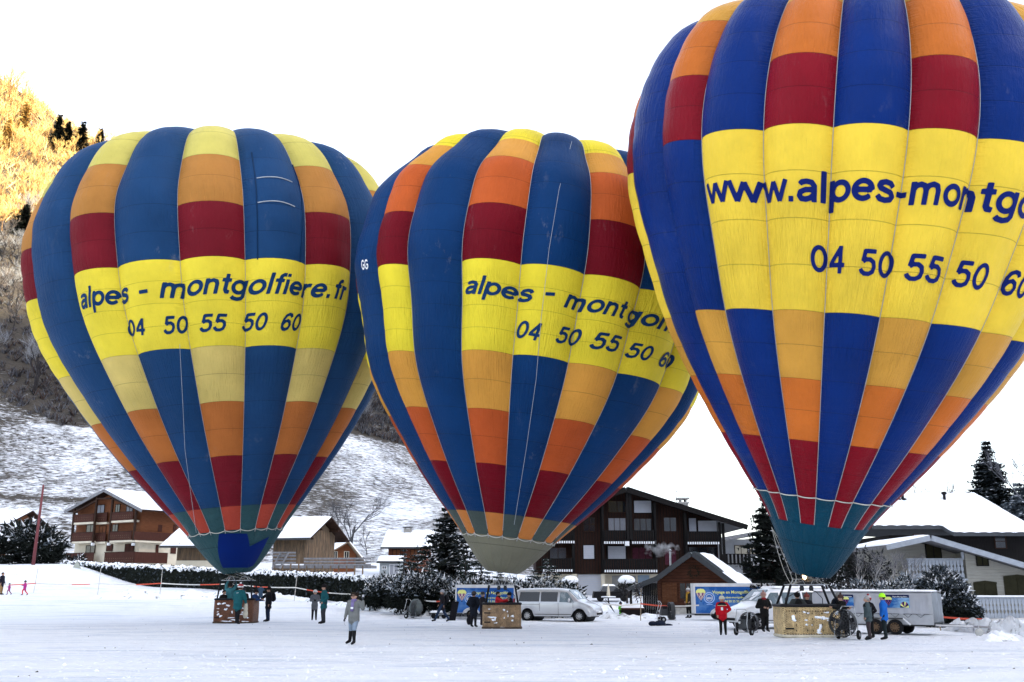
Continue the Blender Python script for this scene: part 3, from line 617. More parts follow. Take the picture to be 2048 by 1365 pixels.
def basket(root, c, W, D, h, wick, frame_z, fr, mouth, rnd, floor_m, straps, patches, E):
    """c: basket centre in the balloon's own frame; fr: frame half width"""
    cx, cy, cz = c; ring = rrect(W, D, .16); n = len(ring)
    b = MB(); vs = []; fs = []
    lv = [(0.0, .97), (.08, 1.0), (h * .5, 1.012), (h - .05, 1.0)]
    for z, k in lv:
        for i, (x, y) in enumerate(ring): vs.append((cx + x * k, cy + y * k, cz + z))
    m_ = len(lv)
    for z, k in ((h - .05, .94), (.06, .93)):
        for x, y in ring: vs.append((cx + x * k, cy + y * k, cz + z))
    for j in range(m_ + 1):
        for i in range(n): fs.append((j * n + i, j * n + (i + 1) % n, (j + 1) * n + (i + 1) % n, (j + 1) * n + i))
    fs.append(tuple((m_ + 1) * n + i for i in range(n)))
    b.add(vs, fs, wick); bo = b.build('wicker_basket', root, True)
    # upright cane ribs on the outside
    b = MB()
    for i in range(int(W / .12)):
        x = cx - W / 2 + .14 + i * .12
        if x > cx + W / 2 - .12: break
        b.tube([(x, cy - D / 2 - .002, cz + .03), (x, cy - D / 2 * 1.012 - .002, cz + h / 2), (x, cy - D / 2 - .002, cz + h - .04)], .014, wick, 4)
    b.build('cane_ribs', bo, kind='stuff')
    b = MB(); pts = [(cx + x * .985, cy + y * .985, cz + h - .02) for x, y in ring]; pts.append(pts[0]); b.tube(pts, .055, BLACK, 7, False); b.build('padded_rim', bo, True)
    b = MB(); pts = [(cx + x * .99, cy + y * .99, cz + .04) for x, y in ring]; pts.append(pts[0]); b.tube(pts, .06, floor_m, 6, False); b.build('hide_skirting', bo, True)
    for i in range(straps):
        x = cx - W / 2 + .08; z = cz + .28 + .42 * i; b = MB(); b.box(x, x + .30, cy - D / 2 - .035, cy - D / 2 - .005, z, z + .05, BLACK); b.build('foot_hole', bo)
    # snow stuck to the weave
    for (x, z, sx, sz) in patches:
        b = MB()
        for q in range(5):
            b.ball((cx + x + rnd.uniform(-sx, sx) * .6, cy - D / 2 - .012, cz + z + rnd.uniform(-sz, sz) * .6), (sx * rnd.uniform(.25, .7), .02, sz * rnd.uniform(.3, .8)), SNOW, 7, 5, .3, rnd)
        b.build('stuck_snow', bo, True)
    # uprights, frame, burner, wires
    fw, fd = fr; top = [(cx + sx * fw, cy + sy * fd, frame_z) for sx, sy in ((-1, -1), (1, -1), (1, 1), (-1, 1))]
    for (x, y, z), (sx, sy) in zip(top, ((-1, -1), (1, -1), (1, 1), (-1, 1))):
        b = MB(); b.tube([(cx + sx * (W / 2 - .14), cy + sy * (D / 2 - .12), cz + h - .04), (x, y, z)], .045, BLACK, 7); b.build('padded_upright', root, True)
    b = MB(); b.tube(top + [top[0]], .024, STEEL, 6, False)
    for s_ in (-1, 1):
        b.tube([(cx - fw * .75, cy + s_ * fd * .5, frame_z), (cx - fw * .6, cy + s_ * fd * .5, frame_z + .2), (cx - fw * .3, cy + s_ * fd * .5, frame_z + .2), (cx - fw * .15, cy + s_ * fd * .5, frame_z)], .016, STEEL, 5)
        b.tube([(cx + fw * .15, cy + s_ * fd * .5, frame_z), (cx + fw * .3, cy + s_ * fd * .5, frame_z + .2), (cx + fw * .6, cy + s_ * fd * .5, frame_z + .2), (cx + fw * .75, cy + s_ * fd * .5, frame_z)], .016, STEEL, 5)
    b.build('burner_frame', root, True)
    bu = None
    for s_ in (-1, 1):
        b = MB(); b.lathe([(.0, -.22), (.07, -.22), (.09, -.12), (.06, -.05), (.13, .0), (.14, .18), (.12, .18), (.10, .02), (0, 0)], (cx + s_ * fw * .25, cy, frame_z), DKST, 12); bu = b.build('burner', root, True)
        b = MB(); b.tube([(cx + s_ * fw * .25, cy, frame_z - .2), (cx + s_ * fw * .5, cy, frame_z - .25), (cx + s_ * fw, cy + fd, frame_z - .5), (cx + s_ * fw, cy + fd, cz + h)], .015, BLACK, 5); b.build('fuel_hose', root, True)
    for i, (x, y, z) in enumerate(top):
        for j in range(2):
            g = E.N * ({0: .62, 1: .9, 2: .12, 3: .38}[i] + .05 * j)
            q = E.pt(g % E.N, .003, .02) - E.org
            b = MB(); mid = (Vector((x, y, z)) + Vector(q)) / 2 + Vector((rnd.uniform(-.05, .05), 0, -.03)); b.tube([(x, y, z), mid, q], .006, ROPE, 4); b.build('suspension_wire', root)
    return cx, cy
rnd = random.Random(3)
W1 = wicker('red_brown_wicker', (.30, .11, .045), (.20, .075, .034)); W2 = wicker('tan_wicker', (.55, .36, .19), (.43, .27, .15)); W3 = wicker('golden_wicker', (.92, .68, .34), (.78, .56, .27))
HIDE1 = mat('dark_hide', (.07, .05, .035), .8, .3); HIDE3 = mat('pale_hide', (.50, .46, .36), .8, .25, 4)
P1 = [(-.8, 1.05, .13, .05), (-.55, 1.07, .16, .05), (-.3, .95, .13, .06), (-.85, .8, .08, .03), (-.85, .62, .06, .03), (-.8, .5, .08, .06), (-.7, .38, .1, .05), (-.4, .75, .1, .08), (.0, .3, .3, .03), (.55, .6, .16, .05), (.6, .5, .2, .04), (.5, .8, .1, .05), (.2, .18, .35, .04), (-.3, .12, .35, .05), (.7, .1, .25, .04), (.85, .3, .07, .05), (-.05, .62, .05, .08)]
basket(b1, (0, 0, 0), 2.2, 1.45, 1.31, W1, 2.31, (.85, .5), None, rnd, HIDE1, 1, P1, E1)
P2 = [(-.45, .52, .22, .04), (-.35, .42, .12, .06), (-.3, .28, .1, .03), (.1, .85, .06, .06), (.25, .8, .04, .05), (.5, .58, .09, .06), (.5, .4, .06, .05), (-.1, .06, .4, .03), (.3, .05, .3, .03), (-.6, .9, .06, .03), (.1, .5, .04, .04), (.3, .6, .03, .06)]
basket(b2, (0, 0, 0), 1.83, 1.3, 1.16, W2, 2.0, (.62, .45), None, rnd, HIDE1, 2, P2, E2)
P3 = [(-.72, .62, .1, .14), (-.35, .88, .08, .05), (-.2, .85, .1, .03), (-.3, .6, .08, .03), (-.3, .45, .06, .06), (.15, .68, .12, .05), (.42, .66, .2, .06), (.5, .58, .15, .03), (.78, .85, .12, .06), (.45, .88, .14, .04), (.15, .3, .1, .13), (.15, .15, .12, .04), (-.1, .42, .03, .03), (.95, .55, .1, .06)]
basket(b3, (-.08, 0, 0), 2.28, 1.45, 1.12, W3, 1.84, (.70, .45), None, rnd, HIDE3, 1, P3, E3)
# dashed black lacing on the nearest basket
b = MB()
for z in (.12, .92):
    for i in range(22): b.tube([(-1.1 + i * .095, -.748, z), (-1.1 + i * .095 + .05, -.748, z - .01)], .013, BLACK, 4)
for x in (-.75, -.35, -.15, .2, .55, .85):
    for i in range(4): b.tube([(x, -.746, .2 + i * .2), (x, -.746, .27 + i * .2)], .013, BLACK, 4)
b.build('leather_lacing', b3, kind='stuff')
# the only lit burner flame
fm = bpy.data.materials.new('pilot_flame'); fm.use_nodes = True; fb = fm.node_tree.nodes['Principled BSDF']; fb.inputs['Base Color'].default_value = (1, .6, .2, 1); fb.inputs['Emission Color'].default_value = (1, .62, .28, 1); fb.inputs['Emission Strength'].default_value = 2.2
b = MB(); b.lathe([(.0, 0), (.07, .08), (.09, .2), (.05, .34), (.0, .46)], (-.12, 0, 2.0), fm, 8); b.build('pilot_flame', b3, True)
for dx, dz in ((0, 0), (.08, .02), (.16, .05)):
    a = E3.inv(1547, 1054, g=.3, t=.1); q = E3.pt(a[0], a[1] + .002, .1) - E3.org
    b = MB(); e_ = Vector((-.75 + dx, -.45, 1.85)); pts = [Vector(q) * (1 - s_) + e_ * s_ + Vector((0, 0, -.35 * math.sin(math.pi * s_))) + Vector((dx * 2 * math.sin(math.pi * s_), 0, 0)) for s_ in [i / 8 for i in range(9)]]
    b.tube(pts, .009, ROPE, 4); b.build('control_line', b3)
# ---------------------------------------------------------------- buildings
rnd = random.Random(11)
DKWOOD = mat('dark_brown_boards', (.030, .014, .010), .75, .3, 3, .01, 30, stretch=(6, 6, .4))
BKWOOD = mat('black_stained_wood', (.010, .009, .009), .7, .3, 3, stretch=(4, 4, .5))
RDWOOD = mat('chestnut_boards', (.15, .055, .024), .7, .3, 3, .01, 20, stretch=(.6, .6, 5))
RDWOOD_D = mat('chestnut_balcony_wood', (.055, .020, .014), .7, .25, 3, stretch=(4, 4, .6))
TIMBER = mat('brown_timber', (.035, .018, .012), .7, .3, 3)
GREYWOOD = mat('weathered_grey_boards', (.20, .135, .085), .85, .35, 2.5, .02, 15, stretch=(5, 5, .5), c2=(.10, .08, .06), c2amt=.6)
CREAM = mat('cream_render', (.62, .56, .44), .9, .08, 1.5); CREAM2 = mat('grey_cream_boards', (.34, .33, .29), .85, .14, 2, .01, 12, stretch=(.5, .5, 5))
PALEB = mat('pale_blue_grey_boards', (.32, .35, .39), .8, .12, 4); WHITE = mat('white_paint', (.72, .73, .74), .6, .05); SHUT = mat('white_roller_shutter', (.48, .50, .55), .6, .04)
GLASS = mat('dark_window_glass', (.010, .012, .016), .12, .3, 1.5, spec=.6); CURT = mat('pale_curtain', (.28, .29, .32), .8, .2, 8, stretch=(6, 6, .4)); PINK = mat('pink_curtain', (.07, .018, .03), .8, .3, 6)
GRNSH = mat('olive_shutter', (.028, .026, .013), .7, .2, 4); ROOFD = mat('dark_roof_metal', (.055, .060, .066), .5, .15, 3); ROOFG = mat('grey_green_roof_metal', (.055, .068, .072), .45, .2, 3, stretch=(1, 1, 1)); STONE = mat('grey_masonry', (.28, .27, .25), .9, .25, 5, .02)
FROSTW = mat('frosted_wood', (.20, .20, .21), .85, .3, 4)

def sub(parent, name, *boxes, kind=None):
    b = MB()
    for bx in boxes: b.box(*bx)
    return b.build(name, parent, kind=kind)
class Front:
    """a vertical wall plane standing at O, turned by yaw; turns photo directions into wall coordinates (metres right, height above base)"""
    def __init__(s, O, yaw, off=0.0):
        s.O = np.array(O, float); s.yaw = yaw; s.u = np.array([math.cos(yaw), math.sin(yaw), 0]); s.n = np.array([-math.sin(yaw), math.cos(yaw), 0])
    def __call__(s, px, py, off=0.0):
        r = ray(px, py); t = ((s.O + s.n * off - CAM) @ s.n) / (r @ s.n); P = CAM + r * t - s.O
        return float(P @ s.u), float(P[2])
    def rect(s, x0, y0, x1, y1, off=0.0):
        ym = (y0 + y1) / 2; xm = (x0 + x1) / 2
        return s(x0, ym, off)[0], s(x1, ym, off)[0], s(xm, y1, off)[1], s(xm, y0, off)[1]
def roof_slab(b, p0, p1, y0, y1, th, m):        # sloped slab in xz, swept along y
    dx, dz = p1[0] - p0[0], p1[1] - p0[1]; l = math.hypot(dx, dz); nx_, nz_ = -dz / l * th, dx / l * th
    if nz_ < 0: nx_, nz_ = -nx_, -nz_
    b.hexa([(p0[0], y0, p0[1]), (p1[0], y0, p1[1]), (p1[0], y1, p1[1]), (p0[0], y1, p0[1]),
            (p0[0] + nx_, y0, p0[1] + nz_), (p1[0] + nx_, y0, p1[1] + nz_), (p1[0] + nx_, y1, p1[1] + nz_), (p0[0] + nx_, y1, p0[1] + nz_)], m)
def snow_sheet(parent, A, B, C, D, th, seed=0, name='roof_snow', n=(26, 14), rough=.25, loc=True):
    """lumpy snow lying on the quad A B C D (local coordinates), rounded at its edges"""
    A, B, C, D = [np.array(q, float) for q in (A, B, C, D)]
    U, W_ = np.meshgrid(np.linspace(0, 1, n[0]), np.linspace(0, 1, n[1]))
    P = (A * (1 - U[..., None]) + B * U[..., None]) * (1 - W_[..., None]) + (D * (1 - U[..., None]) + C * U[..., None]) * W_[..., None]
    N_ = np.cross(B - A, D - A); N_ /= np.linalg.norm(N_)
    if N_[2] < 0: N_ = -N_
    L1, L2 = np.linalg.norm(B - A), np.linalg.norm(D - A)
    e = np.minimum(np.minimum(U, 1 - U) * L1, np.minimum(W_, 1 - W_) * L2)
    h = th * np.sqrt(np.clip(e / (th * 1.2), 0, 1)) * (1 + rough * wob(P[..., 0] * 3 + seed * 7, P[..., 1] * 3 + seed * 3, 1.2, seed)) + .01
    P = P + N_ * h[..., None]; I_ = np.arange(n[0] * n[1]).reshape(n[1], n[0])
    return nobj(name, P.reshape(-1, 3), np.stack([I_[:-1, :-1], I_[:-1, 1:], I_[1:, 1:], I_[1:, :-1]], -1).reshape(-1, 4), SNOW, parent=parent, smooth=True)
def window(root, x0, x1, z0, z1, y=0.0, glass=GLASS, frame=TIMBER, fw=.07, bars=(1, 0), name='window'):
    """frame and pane set into the wall front at depth y (towards -y is outside)"""
    b = MB(); b.box(x0 - fw, x0, y - .06, y + .02, z0 - fw, z1 + fw, frame); b.box(x1, x1 + fw, y - .06, y + .02, z0 - fw, z1 + fw, frame)
    b.box(x0, x1, y - .06, y + .02, z1, z1 + fw, frame); b.box(x0, x1, y - .08, y + .02, z0 - fw, z0, frame)
    for i in range(bars[0]): xx = x0 + (x1 - x0) * (i + 1) / (bars[0] + 1); b.box(xx - .03, xx + .03, y - .055, y - .015, z0, z1, frame)
    for i in range(bars[1]): zz = z0 + (z1 - z0) * (i + 1) / (bars[1] + 1); b.box(x0, x1, y - .05, y - .02, zz - .025, zz + .025, frame)
    w_ = b.build(name, root); g = MB(); g.box(x0, x1, y - .03, y - .012, z0, z1, glass); g.build('pane', w_); return w_
def shutter_panel(root, x0, x1, z0, z1, y=0.0, m=SHUT, slats=8, fm=BKWOOD):
    b = MB(); fw = .07; b.box(x0 - fw, x0, y - .06, y + .02, z0 - fw, z1 + fw, fm); b.box(x1, x1 + fw, y - .06, y + .02, z0 - fw, z1 + fw, fm); b.box(x0, x1, y - .06, y + .02, z1, z1 + fw, fm); b.box(x0, x1, y - .06, y + .02, z0 - fw, z0, fm)
    w_ = b.build('window', root); g = MB(); h = (z1 - z0) / slats
    for i in range(slats): g.hexa([(x0, y - .045, z0 + i * h), (x1, y - .045, z0 + i * h), (x1, y - .01, z0 + i * h), (x0, y - .01, z0 + i * h), (x0, y - .03, z0 + (i + 1) * h - .004), (x1, y - .03, z0 + (i + 1) * h - .004), (x1, y - .01, z0 + (i + 1) * h - .004), (x0, y - .01, z0 + (i + 1) * h - .004)], m)
    g.build('roller_shutter', w_)
def balcony_slats(root, x0, x1, z0, z1, y, depth, m, tip=WHITE, step=.17, floor=.12, slab=BKWOOD, sides=True):
    """slab, top rail and upright slats with pale lower ends"""
    b = MB(); b.box(x0, x1, y, y + depth, z0 + .06, z0 + .06 + floor, slab); b.box(x0, x1, y - .05, y + .03, z1 - .07, z1, m); r_ = b.build('balcony', root)
    s = MB(); x = x0 + .05
    while x < x1 - .05:
        s.box(x, x + step * .62, y - .035, y - .005, z0 + .22, z1 - .07, m); s.box(x, x + step * .62, y - .04, y - .002, z0, z0 + .22, tip); x += step
    s.build('railing_slats', r_, kind='stuff')
    if sides:
        s = MB(); s.box(x0 - .04, x0, y, y + depth, z0 + .1, z1, m); s.box(x1, x1 + .04, y, y + depth, z0 + .1, z1, m); s.build('balcony_side', r_)
    return r_
def gable_wall(root, poly, y0, y1, m, name='front_wall', battens=None):
    b = MB(); b.prism(poly, y0, y1, m)
    if battens:
        st, bm_ = battens; xs0 = min(p[0] for p in poly); xs1 = max(p[0] for p in poly); x = xs0 + st / 2
        top = sorted([p for p in poly if p[1] > min(q[1] for q in poly) + .5])
        zb = min(q[1] for q in poly)
        while x < xs1:
            z = np.interp(x, [p[0] for p in top], [p[1] for p in top]); b.box(x - .03, x + .03, y0 - .025, y0 - .002, zb, z - .02, bm_); x += st
    return b.build(name, root)

# --- big dark chalet
Y = 97.0; O = at(1257, 1190, Y); O[2] = 1.0; F = Front(O, 0.0)
ch = thing('chalet', 'large dark brown three storey chalet with slatted balconies behind the parked vans', 'house', O)
ap = F(1257, 974); er = F(1492, 1050); el = F(1010, 1052); wr = F(1443, 1100)[0]; wl_ = F(1072, 1100)[0]; z2 = F(1250, 1148)[1]; Dp = 13.0
def roofz(x, d=0.0): return (ap[1] - (ap[1] - er[1]) * (x / er[0]) if x > 0 else ap[1] - (ap[1] - el[1]) * (x / el[0])) - d
gable_wall(ch, [(wl_, z2), (wr, z2), (wr, roofz(wr, .35)), (0, ap[1] - .35), (wl_, roofz(wl_, .35))], 1.6, Dp, DKWOOD, 'wall', (.28, BKWOOD))
gable_wall(ch, [(wl_, -1), (wr, -1), (wr, z2 - .003), (wl_, z2 - .003)], 1.9, Dp, CREAM, 'ground_floor_wall')
b = MB(); roof_slab(b, (0, ap[1] - .3), (er[0], er[1] - .3), -.3, Dp + 1, .28, ROOFD); roof_slab(b, (el[0], el[1] - .3), (0, ap[1] - .3), -.3, Dp + 1, .28, ROOFD); rf = b.build('roof', ch)
b = MB(); roof_slab(b, (0, ap[1] - .55), (er[0], er[1] - .5), -.36, -.30, .5, BKWOOD); roof_slab(b, (el[0], el[1] - .5), (0, ap[1] - .55), -.36, -.30, .5, BKWOOD); b.build('bargeboard', rf)
snow_sheet(rf, (.2, -.25, ap[1] - .02), (er[0] - .2, -.25, er[1] - .02), (er[0] - .2, Dp + .8, er[1] - .02), (.2, Dp + .8, ap[1] - .02), .14, 3)
snow_sheet(rf, (-.2, -.25, ap[1] - .02), (el[0] + .2, -.25, el[1] - .02), (el[0] + .2, Dp + .8, el[1] - .02), (-.2, Dp + .8, ap[1] - .02), .14, 4)
for px_ in (1254.5, 1260.5): x = F(px_, 1000)[0]; sub(ch, 'king_post', (x - .12, x + .12, -.02, .22, F(1257, 1080)[1], ap[1] - .55, BKWOOD))
sub(ch, 'post_foot', (-.2, .2, -.1, .25, F(1257, 1092)[1], F(1257, 1083)[1], WHITE))
b = MB()
for px_ in (1443, 1450): x = F(px_, 1100)[0]; b.box(x - .12, x + .12, .3, .55, F(1443, 1150)[1], roofz(x, .5), BKWOOD)
b.build('corner_posts', ch)
for (x0, y0, x1, y1, gl, nb) in ((1217, 1003, 1251, 1025, GLASS, (1, 0)), (1217, 1037, 1251, 1062, CURT, (2, 0)), (1268, 1038, 1304, 1062, GLASS, (2, 0)), (1167, 1035, 1190, 1063, GLASS, (1, 1)), (1328, 1036, 1352, 1063, GLASS, (1, 0)), (1330, 1100, 1352, 1130, PINK, (1, 0)), (1265, 1096, 1303, 1120, PINK, (2, 0)), (1378, 1095, 1434, 1118, GLASS, (2, 0)), (1100, 1040, 1132, 1062, GLASS, (1, 0)), (1100, 1096, 1132, 1118, GLASS, (1, 0))):
    a = F.rect(x0, y0, x1, y1, 1.6); window(ch, *a, y=1.58, glass=gl, bars=nb, frame=DKWOOD)
for (x0, y0, x1, y1) in ((1268, 1002, 1302, 1026), (1378, 1037, 1392, 1064), (1396, 1042, 1433, 1064), (1167, 1091, 1188, 1118), (1216, 1093, 1251, 1119)):
    a = F.rect(x0, y0, x1, y1, 1.6); shutter_panel(ch, *a, y=1.57)
for (x0, y0, x1, y1, st) in ((1207, 1061, 1254, 1088, .22), (1263, 1061, 1311, 1088, .22), (1374, 1063, 1440, 1089, .22), (1208, 1118, 1313, 1145, .22), (1085, 1062, 1147, 1087, .22), (1085, 1117, 1147, 1144, .22), (1374, 1120, 1440, 1146, .22)):
    a = F.rect(x0, y0, x1, y1, .2); balcony_slats(ch, a[0], a[1], a[2], a[3], .2, 1.4, BKWOOD, step=st, slab=BKWOOD)
for px_ in (1147, 1207, 1313, 1374): x = F(px_, 1100, .2)[0]; sub(ch, 'balcony_wall', (x - .1, x + .1, .35, 1.6, z2 + .1, roofz(x, .6), BKWOOD))
a = F.rect(1156, 1149, 1202, 1191, 1.9); b = MB()
for i in range(10): h = (a[3] - a[2]) / 10; b.box(a[0], a[1], 1.80, 1.87, a[2] + i * h, a[2] + (i + 1) * h - .012, SHUT)
b.build('garage_door', ch)
for x0, x1 in ((1143, 1154), (1203, 1210)): q0 = F(x0, 1170, 1.2)[0]; q1 = F(x1, 1170, 1.2)[0]; sub(ch, 'pier', (q0, q1, 1.0, 1.899, -.5, z2 - .01, CREAM))
a = F.rect(1276, 1151, 1299, 1192, 1.9); sub(ch, 'door', (a[0], a[1], 1.82, 1.88, a[2], a[3], mat('pale_blue_door', (.25, .33, .42), .5, .1)))
a = F.rect(1224, 1152, 1272, 1192, 1.9); sub(ch, 'garage_door', (a[0], a[1], 1.84, 1.88, a[2], a[3], mat('grey_door', (.30, .30, .29), .6, .1)))
q = F(1356, 1000, 5)[0], F(1378, 1000, 5)[0]; b = MB(); b.box(q[0] + .2, q[1] - .1, 5, 6.2, ap[1] - 4, ap[1] - 1.2, STONE); b.box(q[0], q[1], 4.85, 6.35, ap[1] - 1.2, ap[1] - 1.05, STONE)
for x in (q[0] + .25, q[1] - .35): b.box(x, x + .12, 5, 6.2, ap[1] - 1.05, ap[1] - .75, STONE)
b.box(q[0] - .05, q[1] + .05, 4.8, 6.4, ap[1] - .75, ap[1] - .6, STONE); b.build('chimney', rf)
x, z = F(1353, 1000, 3); b = MB(); b.tube([(x, 3, ap[1] - 2), (x, 3, ap[1] + .1)], .03, DKST, 4)
for i in range(5): b.tube([(x - .5 + i * .3, 2.6, ap[1] - .05 - i * .07), (x - .5 + i * .3, 3.4, ap[1] - .05 - i * .07)], .015, STEEL, 3)
b.tube([(x - .5, 3, ap[1] - .05), (x + .9, 3, ap[1] - .36)], .02, STEEL, 4); b.build('aerial', rf)

# --- wooden hut with the kicked out roof, turned a little
yaw = math.radians(-20); O = at(1383, 1235, 70.5); O[2] = float(terrain(O[0], O[1])) - .05; F = Front(O, yaw)
hut = thing('wooden_hut', 'small brown log hut with grey metal roof and wreath beside the blue trailer', 'hut', O, yaw)
A = F(1383, 1104, -.8); Bl = F(1316, 1153, -.8); Cl = F(1246, 1181, -.8); Rr = F(1475, 1171, -.8); Dp = 6.6
HUTW = mat('reddish_log_wood', (.075, .030, .018), .75, .35, 3, .01, 20, stretch=(.7, .7, 5)); HUTS = mat('orange_brown_shutter', (.11, .045, .022), .7, .4, 4, stretch=(1, 1, 6))
wl_ = F(1318, 1200)[0]; wr = F(1462, 1200)[0]; al = F(1286, 1210)[0]
def hz_(x): return A[1] + (Rr[1] - A[1]) * (x - A[0]) / (Rr[0] - A[0]) if x > A[0] else A[1] + (Bl[1] - A[1]) * (x - A[0]) / (Bl[0] - A[0])
bw = gable_wall(hut, [(wl_, -.3), (wr, -.3), (wr, hz_(wr) - .2), (A[0], A[1] - .2), (wl_, hz_(wl_) - .2)], 0, Dp - .5, BKWOOD, 'wall')
z = .55; i = 0
while z < A[1] - .3:       # log boards, one by one
    xa = max(wl_, A[0] - (A[1] - .25 - z) * (A[0] - Bl[0]) / (A[1] - Bl[1])); xb = min(wr, A[0] + (A[1] - .25 - z) * (Rr[0] - A[0]) / (A[1] - Rr[1]))
    if xb - xa > .3: b = MB(); b.box(xa, xb, -.07, -.002, z, z + .195, HUTW); b.build('log_board', bw)
    z += .215; i += 1
sub(hut, 'plinth', (wl_, wr, -.05, .0 - .003, -.2, .54, mat('pale_stone_plinth', (.42, .41, .38), .9, .35, 3)))
b = MB()
for i in range(9): x = al + (wl_ - al) * i / 9; b.box(x, x + (wl_ - al) / 9 - .015, .0, .05, -.2, hz_(wl_) - .35, BKWOOD)
b.build('lean_to_boards', hut)
b = MB(); TH = .16
roof_slab(b, (A[0], A[1] - TH), (Rr[0], Rr[1] - TH), -.8, Dp + .3, TH, ROOFG)
roof_slab(b, (Bl[0], Bl[1] - TH), (A[0], A[1] - TH), -.8, Dp + .3, TH, ROOFG); roof_slab(b, (Cl[0], Cl[1] - TH), (Bl[0], Bl[1] - TH), -.8, Dp + .3, TH, ROOFG)
l = math.hypot(Rr[0] - A[0], A[1] - Rr[1])
for i in range(16):
    y = -.6 + i * .45; b.bar((A[0] + .05, y, A[1] + .03), (Rr[0], y, Rr[1] + .03), .05, .05, ROOFG)
rf = b.build('roof', hut)
b = MB()
for p0, p1 in (((A[0], A[1] - .3), (Rr[0], Rr[1] - .3)), ((Bl[0], Bl[1] - .3), (A[0], A[1] - .3)), ((Cl[0], Cl[1] - .3), (Bl[0], Bl[1] - .3))): roof_slab(b, p0, p1, -.87, -.81, .34, ROOFD)
b.build('bargeboard', rf)
def on_r(k, y): return (A[0] + (Rr[0] - A[0]) * k, y, A[1] + (Rr[1] - A[1]) * k + .03)
snow_sheet(rf, on_r(.02, 1.9), on_r(.7, 1.5), on_r(.7, Dp + .2), on_r(.02, Dp + .2), .16, 5, rough=.6); snow_sheet(rf, on_r(.62, .2), on_r(1.03, .0), on_r(1.03, Dp + .3), on_r(.62, Dp + .3), .22, 6, rough=.6)
snow_sheet(rf, (Cl[0] - .02, -.8, Cl[1]), (Bl[0], -.8, Bl[1]), (Bl[0], Dp, Bl[1]), (Cl[0] - .02, Dp, Cl[1]), .10, 7)
a = F.rect(1361, 1167, 1384, 1198); window(hut, *a, y=-.075, bars=(1, 0), frame=HUTW, fw=.1)
for (x0, x1) in ((1325, 1355),): 
    a = F.rect(x0, 1166, x1, 1205); b = MB(); n = 5
    for i in range(n): w_ = (a[1] - a[0]) / n; b.box(a[0] + i * w_, a[0] + (i + 1) * w_ - .012, -.13, -.08, a[2], a[3], HUTS)
    b.box(a[0], a[1], -.15, -.131, a[2] + .2, a[2] + .32, HUTS); b.box(a[0], a[1], -.15, -.131, a[3] - .32, a[3] - .2, HUTS); b.build('shutter', hut)
a = F.rect(1426, 1166, 1455, 1205); sub(hut, 'shutter', (a[0], a[1], -.13, -.08, a[2], a[3], HUTS))
for px_ in (1390, 1424, 1320, 1460): x = F(px_, 1190)[0]; sub(hut, 'timber_post', (x - .12, x + .12, -.16, -.075, .1, 2.35, HUTW))
a = F.rect(1397, 1168, 1422, 1232); sub(hut, 'door', (a[0], a[1], -.12, -.08, .1, a[3], BKWOOD))
x, z = F(1388, 1144, -.1); t = thing('wreath', 'dark evergreen wreath hanging in the hut gable', 'wreath', O + F.u * x + F.n * -.12 + np.array([0, 0, z]), yaw)
b = MB(); EVG = mat('dark_evergreen', (.014, .022, .015), .8, .4, 5)
for i in range(150):
    an = rnd.uniform(0, 6.28); rr = .34 + rnd.uniform(-.1, .1); p = Vector((rr * math.cos(an), rnd.uniform(-.08, .0), rr * math.sin(an))); d = Vector((rnd.uniform(-1, 1), rnd.uniform(-.5, .2), rnd.uniform(-1, 1))) * .12
    b.add([p, p + d, p + Vector((d.z, 0, -d.x)) * .3], [(0, 1, 2)], EVG)
b.build('wreath_foliage', t)
x, z = F(1267, 1186, -.6); P = O + F.u * x + F.n * -.5
ft = thing('stove_pipe', 'thin metal stove pipe smoking behind the hut roof', 'chimney pipe', O + F.u * F(1340, 1100, 2)[0] + F.n * 2, yaw); b = MB(); zz = F(1339, 1103, 2)[1]; b.tube([(0, 0, 2.5), (0, 0, zz)], .07, STEEL, 8); b.lathe([(.13, 0), (.13, .04), (0, .12)], (0, 0, zz + .04), STEEL, 8); b.build('pipe', ft)
sm = bpy.data.materials.new('wood_smoke'); sm.use_nodes = True; N = sm.node_tree.nodes; L = sm.node_tree.links; N.remove(N['Principled BSDF'])
pv = N.new('ShaderNodeVolumePrincipled'); pv.inputs['Color'].default_value = (.9, .92, .95, 1); tcx = N.new('ShaderNodeTexCoord'); nz = N.new('ShaderNodeTexNoise'); nz.inputs['Scale'].default_value = 2.6; nz.inputs['Detail'].default_value = 4; L.new(tcx.outputs['Object'], nz.inputs['Vector'])
ln = N.new('ShaderNodeVectorMath'); ln.operation = 'LENGTH'; mpx = N.new('ShaderNodeMapping'); mpx.inputs['Scale'].default_value = (.62, 1.5, 1.5); L.new(tcx.outputs['Object'], mpx.inputs[0]); L.new(mpx.outputs[0], ln.inputs[0])
m1 = N.new('ShaderNodeMapRange'); m1.inputs[1].default_value = .3; m1.inputs[2].default_value = 1.0; m1.inputs[3].default_value = .22; m1.inputs[4].default_value = 0; L.new(ln.outputs['Value'], m1.inputs[0])
m2 = N.new('ShaderNodeMath'); m2.operation = 'ADD'; L.new(nz.outputs[0], m2.inputs[0]); L.new(m1.outputs[0], m2.inputs[1]); m3 = N.new('ShaderNodeMapRange'); m3.inputs[1].default_value = .62; m3.inputs[2].default_value = .85; m3.inputs[3].default_value = 0; m3.inputs[4].default_value = 2.2; L.new(m2.outputs[0], m3.inputs[0]); L.new(m3.outputs[0], pv.inputs['Density']); L.new(pv.outputs[0], N['Material Output'].inputs['Volume'])
b = MB(); b.ball((0, 0, 0), (1.5, .6, .62), sm, 14, 9); s_ = b.build('smoke', None, kind='stuff', loc=tuple(at(1321, 1098, 72.5))); tag(s_, 'small white puff of smoke drifting left above the hut roof', 'smoke')

